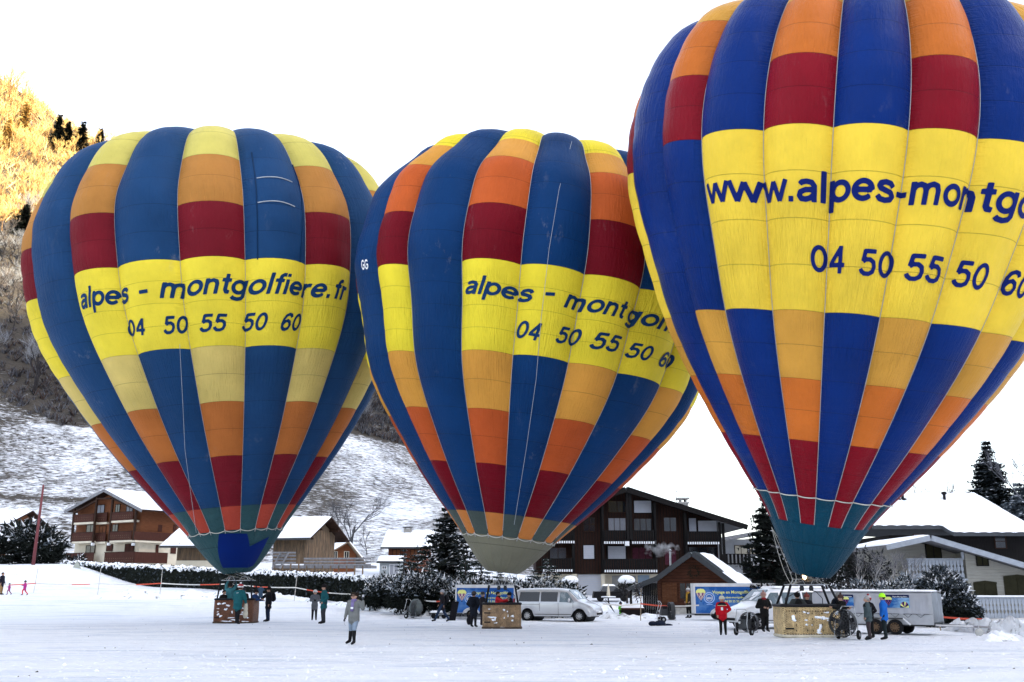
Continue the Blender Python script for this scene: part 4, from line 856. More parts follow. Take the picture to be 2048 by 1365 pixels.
# --- left chalet (gable front and long side seen together)
yaw = math.radians(-33); O = at(209.6, 1135, 134); O[2] = 3.4; F = Front(O, yaw)
lc = thing('chalet', 'chestnut brown three storey chalet with carved balconies at the foot of the snowy slope', 'house', O, yaw)
ap = F(209.6, 979, -1.2); el = F(131, 1022, -1.2); er = F(282, 1018, -1.2)
fx0 = F(150, 1080)[0]; fx1 = F(279, 1080)[0]; Dp = 15.0
z1 = F(215, 1083)[1]; zb = -1.5
def rz(x, d=.4): return (ap[1] + (er[1] - ap[1]) * (x - ap[0]) / (er[0] - ap[0]) if x > ap[0] else ap[1] + (el[1] - ap[1]) * (x - ap[0]) / (el[0] - ap[0])) - d
gable_wall(lc, [(fx0, z1), (fx1, z1), (fx1, rz(fx1)), (ap[0], ap[1] - .4), (fx0, rz(fx0))], .0, Dp, RDWOOD, 'wall'); gable_wall(lc, [(fx0, zb), (fx1, zb), (fx1, z1 - .01), (fx0, z1 - .01)], .05, Dp - .05, CREAM, 'ground_floor_wall')
b = MB(); z = z1 + .2
while z < rz(fx1) - .1: b.box(fx1 + .002, fx1 + .03, .1, Dp - .1, z, z + .17, RDWOOD); z += .2
b.build('side_boards', lc)
b = MB(); roof_slab(b, (ap[0], ap[1] - .2), (er[0] + .3, er[1] - .3), -1.3, Dp + 1, .2, TIMBER); roof_slab(b, (el[0], el[1] - .2), (ap[0], ap[1] - .2), -1.3, Dp + 1, .2, TIMBER); rf = b.build('roof', lc)
b = MB(); roof_slab(b, (ap[0], ap[1] - .35), (er[0] + .3, er[1] - .45), -1.36, -1.3, .36, FROSTW); roof_slab(b, (el[0], el[1] - .35), (ap[0], ap[1] - .35), -1.36, -1.3, .36, FROSTW); b.build('bargeboard', rf)
snow_sheet(rf, (ap[0] - .1, -1.25, ap[1] + .02), (er[0] + .3, -1.25, er[1] - .08), (er[0] + .3, Dp + .9, er[1] - .08), (ap[0] - .1, Dp + .9, ap[1] + .02), .22, 8, n=(30, 40)); snow_sheet(rf, (ap[0], -1.25, ap[1] + .02), (el[0], -1.25, el[1] + .02), (el[0], Dp + .9, el[1] + .02), (ap[0], Dp + .9, ap[1] + .02), .2, 9)
for px_ in (143, 186, 218, 267): x = F(px_, 1080, -1.0)[0]; zt = min(rz(x, .35), rz(x, .35)); zz = F(px_, 1086, -1.0)[1]; sub(lc, 'balcony_post', (x - .13, x + .13, -1.1, -.85, zz, zt, TIMBER)); sub(lc, 'post_foot', (x - .16, x + .16, -1.14, -.82, zz - .35, zz - .002, WHITE))
b = MB(); b.bar((F(150, 1025, -1)[0], -1, F(150, 1025, -1)[1]), (F(192, 1002, -1)[0], -1, F(192, 1002, -1)[1]), .2, .2, TIMBER); b.bar((F(228, 998, -1)[0], -1, F(228, 998, -1)[1]), (F(267, 1017, -1)[0], -1, F(267, 1017, -1)[1]), .2, .2, TIMBER); b.bar((F(195, 998, -1)[0], -1, F(195, 998, -1)[1]), (F(222, 997, -1)[0], -1, F(222, 997, -1)[1]), .2, .2, TIMBER); b.build('roof_brace', lc)
def solid_balc(x0, y0, x1, y1, y=-1.0, m=RDWOOD_D, lip=True):
    a = F.rect(x0, y0, x1, y1, y); b = MB(); b.box(a[0], a[1], y - .04, y + .04, a[2], a[3], m); b.box(a[0] - .05, a[1] + .05, y - .07, y + .07, a[3], a[3] + .07, TIMBER); r_ = b.build('balcony', lc)
    b = MB(); x = a[0] + .3
    while x < a[1] - .2:
        for dz in (.32, .6): b.add([(x - .05, y - .045, a[2] + dz), (x, y - .045, a[2] + dz - .09), (x + .05, y - .045, a[2] + dz), (x, y - .045, a[2] + dz + .09)], [(0, 1, 2, 3)], GREYWOOD)
        x += .42
    b.build('carved_cutouts', r_, kind='stuff')
    if lip: b = MB(); b.box(a[0] - .05, a[1] + .05, y - .02, -.01, a[2] - .26, a[2] - .004, CREAM); b.build('balcony_slab', r_)
    return a
for q in ((145, 1030, 187, 1045), (222, 1025, 266, 1041), (143, 1066, 184, 1083), (218, 1064, 263, 1081), (132, 1107, 187, 1124), (209, 1105, 268, 1127)): solid_balc(*q)
for q in ((190, 1027, 214, 1045), (187, 1067, 211, 1084)): solid_balc(*q, y=-.35)
for (x0, y0, x1, y1, g) in ((195, 1011, 209, 1027, CURT), (232, 1010, 240, 1024, GLASS), (254, 1013, 266, 1024, CURT), (174, 1050, 190, 1066, GLASS), (200, 1053, 212, 1067, RDWOOD), (226, 1050, 236, 1063, GLASS), (173, 1092, 190, 1106, GLASS), (214, 1090, 225, 1102, RDWOOD_D), (251, 1089, 268, 1105, RDWOOD_D)):
    a = F.rect(x0, y0, x1, y1); window(lc, *a, y=-.03, glass=g, bars=(1, 0))
# long side wall of the left chalet: in its own turned frame
S0 = O + F.u * fx1; Fs = Front(S0, yaw + math.pi / 2)
def side_box(name, x0, y0, x1, y1, out, th, m, root=lc):
    u0, z0_ = Fs(x0, y1, -out); u1, z1_ = Fs(x1, y0, -out); zc = Fs((x0 + x1) / 2, y1, -out)[1]; zt = Fs((x0 + x1) / 2, y0, -out)[1]
    return sub(root, name, (fx1 + out - th, fx1 + out, min(u0, u1), max(u0, u1), zc, zt, m))
side_box('balcony', 268, 1065, 343, 1082, 1.0, .08, RDWOOD_D); side_box('balcony_slab', 270, 1082.5, 343, 1086, .95, .93, CREAM); side_box('balcony', 268, 1105, 336, 1127, 1.2, .08, RDWOOD_D)
for x0, y0, x1, y1 in ((311, 1090, 318, 1106), (341, 1093, 353, 1108), (316, 1050, 325, 1064), (346, 1050, 354, 1064)): side_box('shutter', x0, y0, x1, y1, .09, .05, RDWOOD_D)

# --- small houses and barns
def simple_house(name, label, cat, Y, px0, px1, pyb, pye, pyr, ov, D, wall, roofm, yaw_=0.0, ridge='x', snow=.25, base=0.0, lower=None, roofpx=None):
    """house whose long eaved side (ridge='x') or gable (ridge='y') faces the camera"""
    O = at((px0 + px1) / 2, pyb, Y); F_ = Front(O, yaw_); x0 = F_(px0, pyb)[0]; x1 = F_(px1, pyb)[0]; ze = F_((px0 + px1) / 2, pye)[1]
    r = thing(name, label, cat, O, yaw_)
    if ridge == 'x':
        zr = F_((px0 + px1) / 2, pyr, D / 2)[1]
        b = MB(); b.prismx([(0, -2), (D, -2), (D, ze), (D / 2, zr - .2), (0, ze)], x0, x1, wall); b.build('wall', r)
        b = MB(); s_ = (zr - ze) / (D / 2); xa, xb = x0 - ov, x1 + ov
        for (y0, z0, y1, z1_) in ((-ov, ze - s_ * ov, D / 2, zr), (D / 2, zr, D + ov, ze - s_ * ov)): b.hexa([(xa, y0, z0), (xb, y0, z0), (xb, y1, z1_), (xa, y1, z1_), (xa, y0, z0 + .15), (xb, y0, z0 + .15), (xb, y1, z1_ + .15), (xa, y1, z1_ + .15)], roofm)
        rf_ = b.build('roof', r); snow_sheet(rf_, (xa, -ov, ze - s_ * ov + .15), (xb, -ov, ze - s_ * ov + .15), (xb, D / 2, zr + .15), (xa, D / 2, zr + .15), snow, int(px0) % 17)
        b = MB(); b.box(xa - .02, xb + .02, -ov - .12, -ov - .005, ze - s_ * ov - .05, ze - s_ * ov + .12, DKST); b.build('gutter', rf_)
    else:
        xm = F_(roofpx or (px0 + px1) / 2, pyr)[0]; zr = F_(roofpx or (px0 + px1) / 2, pyr, -ov)[1]
        b = MB(); b.prism([(x0, -2), (x1, -2), (x1, ze), (xm, zr - .25), (x0, ze)], 0, D, wall); b.build('wall', r)
        b = MB(); sl_ = (zr - ze) / (x1 - xm); sr = (zr - ze) / (xm - x0)
        pl = (x0 - ov, ze - sr * ov); pr = (x1 + ov, ze - sl_ * ov); roof_slab(b, (xm, zr - .15), pr, -ov, D + .5, .15, roofm); roof_slab(b, pl, (xm, zr - .15), -ov, D + .5, .15, roofm); rf_ = b.build('roof', r)
        snow_sheet(rf_, (pl[0], -ov, pl[1] + .15), (xm, -ov, zr), (xm, D + .4, zr), (pl[0], D + .4, pl[1] + .15), snow, 3, n=(14, 26)); snow_sheet(rf_, (xm, -ov, zr), (pr[0], -ov, pr[1] + .15), (pr[0], D + .4, pr[1] + .15), (xm, D + .4, zr), snow, 5, n=(14, 26))
    return r, rf_, F_
r, rf, F_ = simple_house('house', 'low red brown house with chimney and snowy roof left of the middle balloon skirt', 'house', 118, 776, 850, 1128, 1092, 1064, .8, 9, mat('red_brown_boards', (.13, .045, .025), .7, .25, 3, stretch=(.5, .5, 5)), ROOFD)
x, z = F_(815, 1066, 3); b = MB(); b.box(x - .45, x + .45, 3, 4, z - 1.2, z + .5, STONE); b.box(x - .6, x + .6, 2.9, 4.1, z + .62, z + .7, DKST)
for dx in (-.4, .3): b.box(x + dx, x + dx + .1, 3, 4, z + .5, z + .62, STONE)
b.build('chimney', rf)
for x0, x1 in ((786, 800), (822, 836)): a = F_.rect(x0, 1100, x1, 1116); window(r, *a, y=-.02, glass=RDWOOD)
r, rf, F_ = simple_house('annex', 'small pale grey annex with two windows beside the red brown house', 'outbuilding', 112, 759, 800, 1150, 1124, 1116, .3, 3, mat('pale_render', (.34, .37, .38), .9, .1), ROOFD, snow=.15)
for x0, x1, y0, y1, g in ((765, 772, 1133, 1138, GLASS), (780, 796, 1130, 1150, CURT)): a = F_.rect(x0, y0, x1, y1); window(r, *a, y=-.02, glass=g, frame=WHITE)
r, rf, F_ = simple_house('house', 'small orange brown gabled house behind the wooden deck', 'house', 128, 656, 712, 1120, 1108, 1083, 1.0, 10, mat('orange_brown_boards', (.19, .07, .03), .7, .25, 3), mat('pale_roof_edge', (.22, .17, .12), .8, .2), yaw_=math.radians(20), ridge='y', roofpx=694)
for x0, x1 in ((666, 674), (689, 697)): a = F_.rect(x0, 1104, x1, 1117); window(r, *a, y=-.02, glass=GLASS, frame=CREAM)
# weathered barn between the left balloon and the bare tree
bn, rf, F_ = simple_house('barn', 'old weathered wooden barn with snowy roof right of the left balloon skirt', 'barn', 104, 545, 610, 1136, 1067, 1039, 1.2, 5.6, GREYWOOD, TIMBER, yaw_=math.radians(-20), snow=.26)
xa = F_(545, 1130)[0]; xb = F_(610, 1130)[0]; ze = F_(578, 1067)[1]; zr = F_(578, 1039, 2.8)[1]; n = 30
for i in range(n): x = xa + (xb - xa) * i / n; sub(bn, 'board', (x + .01, x + (xb - xa) / n - .012, -.05 - (i % 3) * .015, -.002, -.5, ze - .15, GREYWOOD))
for i in range(24): y = 5.6 * i / 24; zt = ze + (zr - .2 - ze) * (1 - abs(y + .1 - 2.8) / 2.8); sub(bn, 'board', (xb + .002, xb + .05 + (i % 3) * .015, y + .01, y + 5.6 / 24 - .012, -.5, zt - .1, GREYWOOD))
for i in range(5): y = [-.6, 1.1, 2.8, 4.5, 6.2][i]; zt = zr - abs(y - 2.8) * (zr - ze) / 2.8 - .15; sub(rf, 'purlin', (xb, xb + 1.15, y - .1, y + .1, zt - .2, zt - .01, TIMBER))
b = MB()
for i in range(26): x = xa + (xb - xa) * i / 26; b.box(x, x + .22, -.95, -.85, ze - .75, ze - .5, GREYWOOD)
b.build('eaves_fringe', rf, kind='stuff')
r, rf, F_ = simple_house('barn', 'low wooden barn with deep snowy eaves left of the left balloon skirt', 'barn', 100, 352, 432, 1134, 1086, 1060, 1.3, 8, GREYWOOD, ROOFD, snow=.3)
for i in range(34): w_ = F_(432, 1134)[0] - F_(352, 1134)[0]; x = F_(352, 1134)[0] + w_ * i / 34; sub(r, 'board', (x + .01, x + w_ / 34 - .012, -.05 - (i % 3) * .01, -.002, .6, F_(390, 1088)[1], GREYWOOD))
sub(r, 'plinth', (F_(352, 1130)[0], F_(432, 1130)[0], -.08, -.055, -1, .59, CREAM))
for px_ in (365, 402): x = F_(px_, 1110)[0]; b = MB(); b.bar((x, -1.2, F_(px_, 1088)[1] - .1), (x, -.06, 2.0), .16, .16, BKWOOD); b.build('eaves_brace', r)
# deck and rails below the barn
O = at(650, 1145, 96); F = Front(O, 0); dk = thing('wooden_deck', 'grey wooden deck with plank railings and steps above the hedge', 'deck', O)
a = F.rect(545, 1131, 742, 1136); sub(dk, 'deck_floor', (a[0], a[1], 0, 4, a[2], a[3], FROSTW)); snow_sheet(dk, (a[0], 0, a[3]), (a[1], 0, a[3]), (a[1], 3.8, a[3]), (a[0], 3.8, a[3]), .12, 3, 'deck_snow')
for px_ in list(range(550, 742, 16)): x = F(px_, 1120)[0]; sub(dk, 'deck_post', (x - .06, x + .06, -.02, .1, F(600, 1150)[1] - .5, F(600, 1108)[1] if px_ < 640 else F(600, 1115)[1], GREYWOOD))
for k, (x0, x1, y) in enumerate(((545, 592, 1104), (545, 592, 1110), (545, 592, 1117), (545, 592, 1124), (608, 742, 1116), (608, 742, 1122), (608, 742, 1128))): a = F.rect(x0, y, x1, y + 3.5); sub(dk, 'rail', (a[0], a[1], -.07, -.03, a[2], a[3], FROSTW))
b = MB(); p0 = F(563, 1106); p1 = F(549, 1138)
for dx in (0, .7): b.bar((p0[0] + dx, -.3, p0[1]), (p1[0] + dx, -.9, p1[1]), .1, .16, FROSTW)
for i in range(7): t_ = i / 7; b.box(p0[0] + (p1[0] - p0[0]) * t_, p0[0] + (p1[0] - p0[0]) * t_ + .7, -.5 - .4 * t_, -.3 - .4 * t_, p0[1] + (p1[1] - p0[1]) * t_, p0[1] + (p1[1] - p0[1]) * t_ + .05, FROSTW)
b.build('steps', dk)
# roof corner at the left edge
r, rf, F_ = simple_house('house', 'brown house of which only the snowy roof corner shows at the left edge', 'house', 110, -120, 4, 1075, 1046, 1024, .9, 9, RDWOOD, TIMBER, snow=.2)

# --- right house: pale boards, carved balconies
O = at(1940, 1240, 66); O[2] = float(terrain(O[0], O[1])) - .1; F = Front(O, 0)
rh = thing('house', 'pale grey boarded house with carved balconies behind the grey canvas trailer', 'house', O)
ap = F(1859, 1071, -1); er = F(2110, 1145, -1); el = F(1772, 1090, -1); Dp = 9
x0 = F(1812, 1150)[0]; x1 = F(2120, 1150)[0]; zb = -1
def rz(x, d=.3): return (ap[1] + (er[1] - ap[1]) * (x - ap[0]) / (er[0] - ap[0]) if x > ap[0] else ap[1] + (el[1] - ap[1]) * (x - ap[0]) / (el[0] - ap[0])) - d
xm = F(1928, 1100)[0]
b = MB(); b.prism([(xm, zb), (x1, zb), (x1, rz(x1)), (xm, rz(xm))], 0, Dp, CREAM2); b.prism([(x0, zb), (xm - .003, zb), (xm - .003, rz(xm)), (ap[0], rz(ap[0])), (x0, rz(x0))], 1.4, Dp, CREAM2); wall = b.build('wall', rh)
z = zb; i = 0
while z < rz(xm) - .05:      # horizontal weatherboards, one by one
    xb = min(x1, ap[0] + (ap[1] - .32 - z - .16) * (er[0] - ap[0]) / (ap[1] - er[1]))
    if xb > xm + .3:
        b = MB(); b.hexa([(xm, -.045, z), (xb, -.045, z), (xb, -.002, z), (xm, -.002, z), (xm, -.02, z + .165), (xb, -.02, z + .165), (xb, -.002, z + .165), (xm, -.002, z + .165)], CREAM2); b.build('board', wall)
    b = MB(); xa2 = x0; b.hexa([(xa2, 1.355, z), (xm - .01, 1.355, z), (xm - .01, 1.398, z), (xa2, 1.398, z), (xa2, 1.38, z + .165), (xm - .01, 1.38, z + .165), (xm - .01, 1.398, z + .165), (xa2, 1.398, z + .165)], CREAM2)
    if z < rz(x0): b.build('board', wall)
    z += .18; i += 1
b = MB(); roof_slab(b, (ap[0], ap[1] - .25), (er[0], er[1] - .25), -1.1, Dp, .2, FROSTW); roof_slab(b, (el[0], el[1] - .25), (ap[0], ap[1] - .25), -1.1, Dp, .2, FROSTW); rf = b.build('roof', rh)
b = MB(); roof_slab(b, (ap[0], ap[1] - .34), (er[0], er[1] - .34), -1.18, -1.1, .34, PALEB); roof_slab(b, (el[0], el[1] - .34), (ap[0], ap[1] - .34), -1.18, -1.1, .34, PALEB); b.build('bargeboard', rf)
snow_sheet(rf, (ap[0], -1.1, ap[1] - .02), (er[0], -1.1, er[1] - .02), (er[0], Dp, er[1] - .02), (ap[0], Dp, ap[1] - .02), .12, 3, n=(50, 12)); snow_sheet(rf, (ap[0], -1.1, ap[1] - .02), (el[0], -1.1, el[1] - .02), (el[0], Dp, el[1] - .02), (ap[0], Dp, ap[1] - .02), .12, 4)
def carved(root, a, y, n, m=PALEB):
    """railing of boards with shaped edges: each board its own piece, the gaps form the carved holes"""
    b = MB(); b.box(a[0] - .05, a[1] + .05, y - .07, y + .05, a[3] - .06, a[3] + .02, m); b.box(a[0] - .15, a[1] + .15, y - .1, y + 1.3, a[2] - .14, a[2] - .02, m); r_ = b.build('balcony', root); w_ = (a[1] - a[0]) / n; h = a[3] - a[2] - .08
    prof = [(0, .46), (.22, .46), (.27, .30), (.34, .16), (.42, .30), (.47, .46), (.52, .36), (.56, .46), (.60, .38), (.66, .22), (.72, .38), (.80, .46), (.84, .36), (.88, .46), (1, .46)]
    me = None
    for i in range(n):
        if me is None:
            b = MB(); pts = [(w_ * k, h * t_) for t_, k in prof] + [(-w_ * k, h * t_) for t_, k in reversed(prof)]
            vs = []; fs = []
            for t_, k in prof: vs += [(-w_ * k, -.015, h * t_), (w_ * k, -.015, h * t_)]
            for j in range(len(prof) - 1): fs.append((2 * j, 2 * j + 1, 2 * j + 3, 2 * j + 2))
            nv = len(vs); vs += [(p[0], .015, p[2]) for p in vs]; fs += [tuple(nv + q for q in reversed(f)) for f in fs]
            for j in range(len(prof) - 1): fs += [(2 * j + 1, 2 * j + 1 + nv, 2 * j + 3 + nv, 2 * j + 3), (2 * j, 2 * j + 2, 2 * j + 2 + nv, 2 * j + nv)]
            b.add(vs, fs, m); me = b.mesh('carved_board')
        o = bpy.data.objects.new('carved_board', me); col.objects.link(o); o.parent = r_; o.location = (a[0] + w_ * (i + .5), y, a[2])
    return r_
a = F.rect(1815, 1118, 1927, 1157); carved(rh, a, -.0 - .06, 16)
a = F.rect(1936, 1195, 2080, 1237, -1.2); bl = carved(rh, a, -1.2, 20); snow_sheet(bl, (a[0] - .05, -1.3, a[3] + .02), (a[1] + .05, -1.3, a[3] + .02), (a[1] + .05, -1.12, a[3] + .02), (a[0] - .05, -1.12, a[3] + .02), .09, 5, 'rail_snow', n=(60, 5))
x = F(1923, 1100)[0]; sub(rh, 'balcony_post', (x - .08, x + .08, -.1, .06, F(1900, 1117)[1], rz(x, .3), PALEB))
for (x0_, y0_, x1_, y1_, yy, g, fr_) in ((1953, 1110, 1974, 1131, 0, GRNSH, BKWOOD), (1949, 1168, 1991, 1192, 0, GRNSH, GRNSH), (2010, 1156, 2060, 1193, 0, GRNSH, GRNSH), (1852, 1090, 1880, 1117, 1.4, GRNSH, BKWOOD), (1845, 1160, 1880, 1180, 1.4, GRNSH, BKWOOD)):
    a = F.rect(x0_, y0_, x1_, y1_, yy); w_ = window(rh, *a, y=yy - .05, glass=g, frame=fr_, bars=(1, 0), fw=.06)
    b = MB(); b.prism([(a[0] - .08, a[3]), (a[1] + .08, a[3]), (a[1] + .08, a[3] + .1), ((a[0] + a[1]) / 2, a[3] + .2), (a[0] - .08, a[3] + .1)], yy - .135, yy - .112, fr_); b.build('arched_head', w_)
# main snow-covered roof behind it
O = at(1900, 1180, 76); F = Front(O, 0); mh = thing('house', 'tall dark house with a broad snow covered hipped roof and four vent pipes', 'house', O)
q = [F(1768, 1052), F(1883, 1052), F(1897, 1067), F(2075, 1067)]; D1 = 9
rl = F(1801, 992, 6); rr = F(1961, 992, 6)
b = MB(); b.box(F(1790, 1100)[0], F(2075, 1100)[0], 1, 12, -3, q[3][1] - .1, BKWOOD); b.build('wall', mh)
for x0_, x1_ in ((1828, 1849), (1990, 2010)): a = F.rect(x0_, 1070, x1_, 1096, 1); window(mh, *a, y=.98, glass=CURT if x0_ < 1900 else GLASS, bars=(0, 1))
b = MB(); LL = (F(1745, 1052)[0], 0, q[0][1]); LR = (q[3][0], 0, q[3][1]); TL = (rl[0] - 3.2, 6, rl[1]); TR = (rr[0], 6, rr[1])
poly = [LL, (q[1][0], 0, q[1][1]), (q[2][0], -.9, q[2][1]), (LR[0], -.9, LR[2]), TR, TL]
b.add(poly + [(p[0], p[1], p[2] - .25) for p in poly], [tuple(range(6)), tuple(range(11, 5, -1))] + [(i, i + 6, (i + 1) % 6 + 6, (i + 1) % 6) for i in range(6)], ROOFD)
b.add([TR, LR if False else (LR[0], -.9, LR[2]), (LR[0], 13, LR[2]), TL, (LL[0], 13, LL[2])], [(0, 1, 2), (0, 2, 4, 3)], ROOFD); rf = b.build('roof', mh)
n = 40; vs = []; fs = []
for j in range(15):
    v_ = j / 14
    for i in range(n + 1):
        u_ = i / n; bx_ = LL[0] + (LR[0] - LL[0]) * u_; bz = np.interp(bx_, [LL[0], q[1][0], q[2][0], LR[0]], [q[0][1], q[1][1], q[2][1], q[3][1]]); by = np.interp(bx_, [LL[0], q[1][0], q[2][0], LR[0]], [0, 0, -.9, -.9]); tx = TL[0] + (TR[0] - TL[0]) * u_
        ed = min(1, min(u_, 1 - u_) * 20, v_ * 12 + .2); tile = .05 * ((i % 3 == 0) * (j % 2 == 0)); h = (.26 * ed + .05 * wob(bx_ * 2, v_ * 20, 1.5, 3)) ; vs.append((bx_ * (1 - v_) + tx * v_, by * (1 - v_) + 6 * v_, bz * (1 - v_) + TL[2] * v_ + h - tile))
for j in range(14):
    for i in range(n): k = j * (n + 1) + i; fs.append((k, k + 1, k + n + 2, k + n + 1))
b = MB(); b.add(vs, fs, SNOW); b.build('roof_snow', rf, True)
for x_, y_ in ((1806, 1004), (1799, 1021), (1810, 1021), (1890, 1008)): x, z = F(x_, y_, 4.6); b = MB(); b.tube([(x, 4.6, z - .3), (x, 4.6, z + .85)], .12, BLACK, 8); b.lathe([(.22, 0), (.22, .16), (.0, .24)], (x, 4.6, z + .75), BLACK, 8); b.build('vent_pipe', rf)
# pale block behind the dark spruce
O = at(1515, 1185, 112); F = Front(O, 0); pb = thing('apartment_building', 'pale building with slatted balcony rails half hidden behind the dark spruce', 'building', O)
a = F.rect(1440, 1078, 1600, 1190); sub(pb, 'wall', (a[0], a[1], 1.2, 10, a[2] - 1, a[3], mat('pale_wall', (.42, .43, .45), .9, .1)))
b = MB(); roof_slab(b, (a[0] - 1, a[3] - .5), (F(1560, 1060)[0], F(1560, 1062)[1]), -.8, 11, .4, FROSTW); rf = b.build('roof', pb)
for x0_, x1_ in ((1487, 1512), (1517, 1540), (1544, 1566)): a = F.rect(x0_, 1133, x1_, 1149, 1.2); window(pb, *a, y=1.17)
for x0_, x1_ in ((1470, 1494), (1500, 1520)): a = F.rect(x0_, 1092, x1_, 1108, 1.2); window(pb, *a, y=1.17, glass=CREAM)
a = F.rect(1508, 1149, 1568, 1170); balcony_slats(pb, a[0], a[1], a[2], a[3], 0, 1.1, RDWOOD_D, tip=RDWOOD_D, step=.42); a = F.rect(1450, 1108, 1500, 1130); balcony_slats(pb, a[0], a[1], a[2], a[3], 0, 1.1, BKWOOD, tip=BKWOOD, step=.42)

# ---------------------------------------------------------------- plants
NEED = mat('spruce_needles', (.020, .030, .024), .8, .4, 1.5); NEEDB = mat('dark_spruce_needles', (.010, .013, .011), .8, .4, 1.5); FROST = mat('frosted_needles', (.16, .19, .22), .8, .3, 3); FROSTD = mat('dull_frosted_needles', (.07, .085, .10), .8, .3, 3); BARK = mat('grey_bark', (.045, .038, .034), .9, .3, 4); TWIG = mat('frosted_twigs', (.15, .15, .165), .85, .3, 2); TWIGD = mat('dark_twigs', (.035, .032, .034), .85, .3, 2); SUNGOLD = mat('sun_gold_twigs', (.62, .42, .15), .8, .3, .4)  # last one: larch brown with the gold of the sunlight worked into the colour
SNOWN = SNOW
def conifer(parent, H, R, seed, needles, frost=.25, whorls=18, per=9, base=.08, snow=.12, droop=.25, sprays=10, size=1.0, trunkm=BARK, dense=2):
    r = np.random.RandomState(seed); V_ = []; F_ = []; M_ = []
    def tri(a, b_, c, m): k = len(V_); V_.extend([a, b_, c]); F_.append((k, k + 1, k + 2)); M_.append(m)
    for w_ in range(whorls):
        h = base + (1 - base) * (w_ / whorls) ** .93; z0 = H * h; rad = R * (1 - h) ** .8 * r.uniform(.72, 1.12) + .12
        for k in range(per if h < .85 else 5):
            a = r.uniform(0, 6.283); L_ = rad * r.uniform(.7, 1.1); dx, dy = math.cos(a), math.sin(a); n = max(3, int(sprays * (L_ / R + .25)))
            for s in range(n):
                f = (s + .6) / n; d = f * L_; zz = z0 - droop * d + .22 * droop * d * f * 1.6 + r.uniform(-.08, .08) * size; p = np.array([dx * d, dy * d, zz]); wd = (.42 * (1 - .55 * f)) * size * (.5 + .5 * min(1, L_ / 1.5))
                for sd in (-1, 1)[:dense]:
                    q = np.array([dx * .6 - dy * sd * .9, dy * .6 + dx * sd * .9, r.uniform(-.55, .05)]) * wd; e = np.array([dx, dy, -.3]) * wd * .38
                    top = r.rand() < frost; m = 1 if top else 0
                    tri(p, p + q, p + e + q * .35, m)
                    if r.rand() < snow: up = np.array([0, 0, .03]); tri(p + up, p + q * .8 + up, p + e * 1.3 + q * .3 + up, 2)
                if s % 2 == 0: q = np.array([dx * .1, dy * .1, -1]) * wd * r.uniform(.5, .95); tri(p, p + q + np.array([dx, dy, 0]) * .05, p + np.array([dx, dy, 0]) * wd * .45, 0)
            t = np.array([dx * L_, dy * L_, z0 - droop * L_ * .65]); tri(t, t - np.array([dx, dy, -.15]) * .5 * size + np.array([-dy, dx, 0]) * .12 * size, t - np.array([dx, dy, .25]) * .5 * size, 0)
    o = nobj('foliage', V_, F_, [needles[0], needles[1], SNOWN], M_, parent); b = MB(); b.tube([(0, 0, -.5), (0, 0, H * .5), (0, 0, H * .98)], [.028 * H * .5 + .05, .012 * H + .03, .02], trunkm, 6); b.build('trunk', parent); return o
def bare_tree(parent, H, seed, mats_, spread=.55, levels=5, lean=0.0, k=3, twig=1.0, stems=1):
    r = random.Random(seed); b = MB(); tw = MB()
    def grow(p, d, l, rad, lv):
        n = 3; pts = [p]; q = p.copy(); dd = d.copy()
        for i in range(n): dd = (dd + Vector((r.uniform(-.14, .14), r.uniform(-.14, .14), .06))).normalized(); q = q + dd * (l / n); pts.append(q.copy())
        (b if lv > 2 else tw).tube(pts, [rad * (1 - .13 * i) for i in range(n + 1)], mats_[0] if lv > 2 else mats_[1], 5 if lv > 2 else 3, False)
        if lv == 0: return
        for c in range(k + (1 if lv < 3 else 0)):
            f = r.uniform(.35, 1.0); i = min(n - 1, int(f * n)); s = pts[i].lerp(pts[i + 1], f * n - i); a = r.uniform(0, 6.28); pr = dd.orthogonal().normalized(); pr.rotate(Matrix.Rotation(a, 3, dd)); nd = (dd + pr * spread * r.uniform(.6, 1.4) + Vector((0, 0, .12))).normalized(); grow(s, nd, l * r.uniform(.52, .78), rad * .55, lv - 1)
    for s in range(stems): grow(Vector((r.uniform(-.2, .2) * (stems > 1) * 2, r.uniform(-.2, .2), -.3)), Vector((lean + r.uniform(-.25, .25) * (stems > 1), r.uniform(-.1, .1), 1)).normalized(), H * .42, H * .016, levels)
    b.build('trunk', parent); tw.build('twigs', parent, kind='stuff')
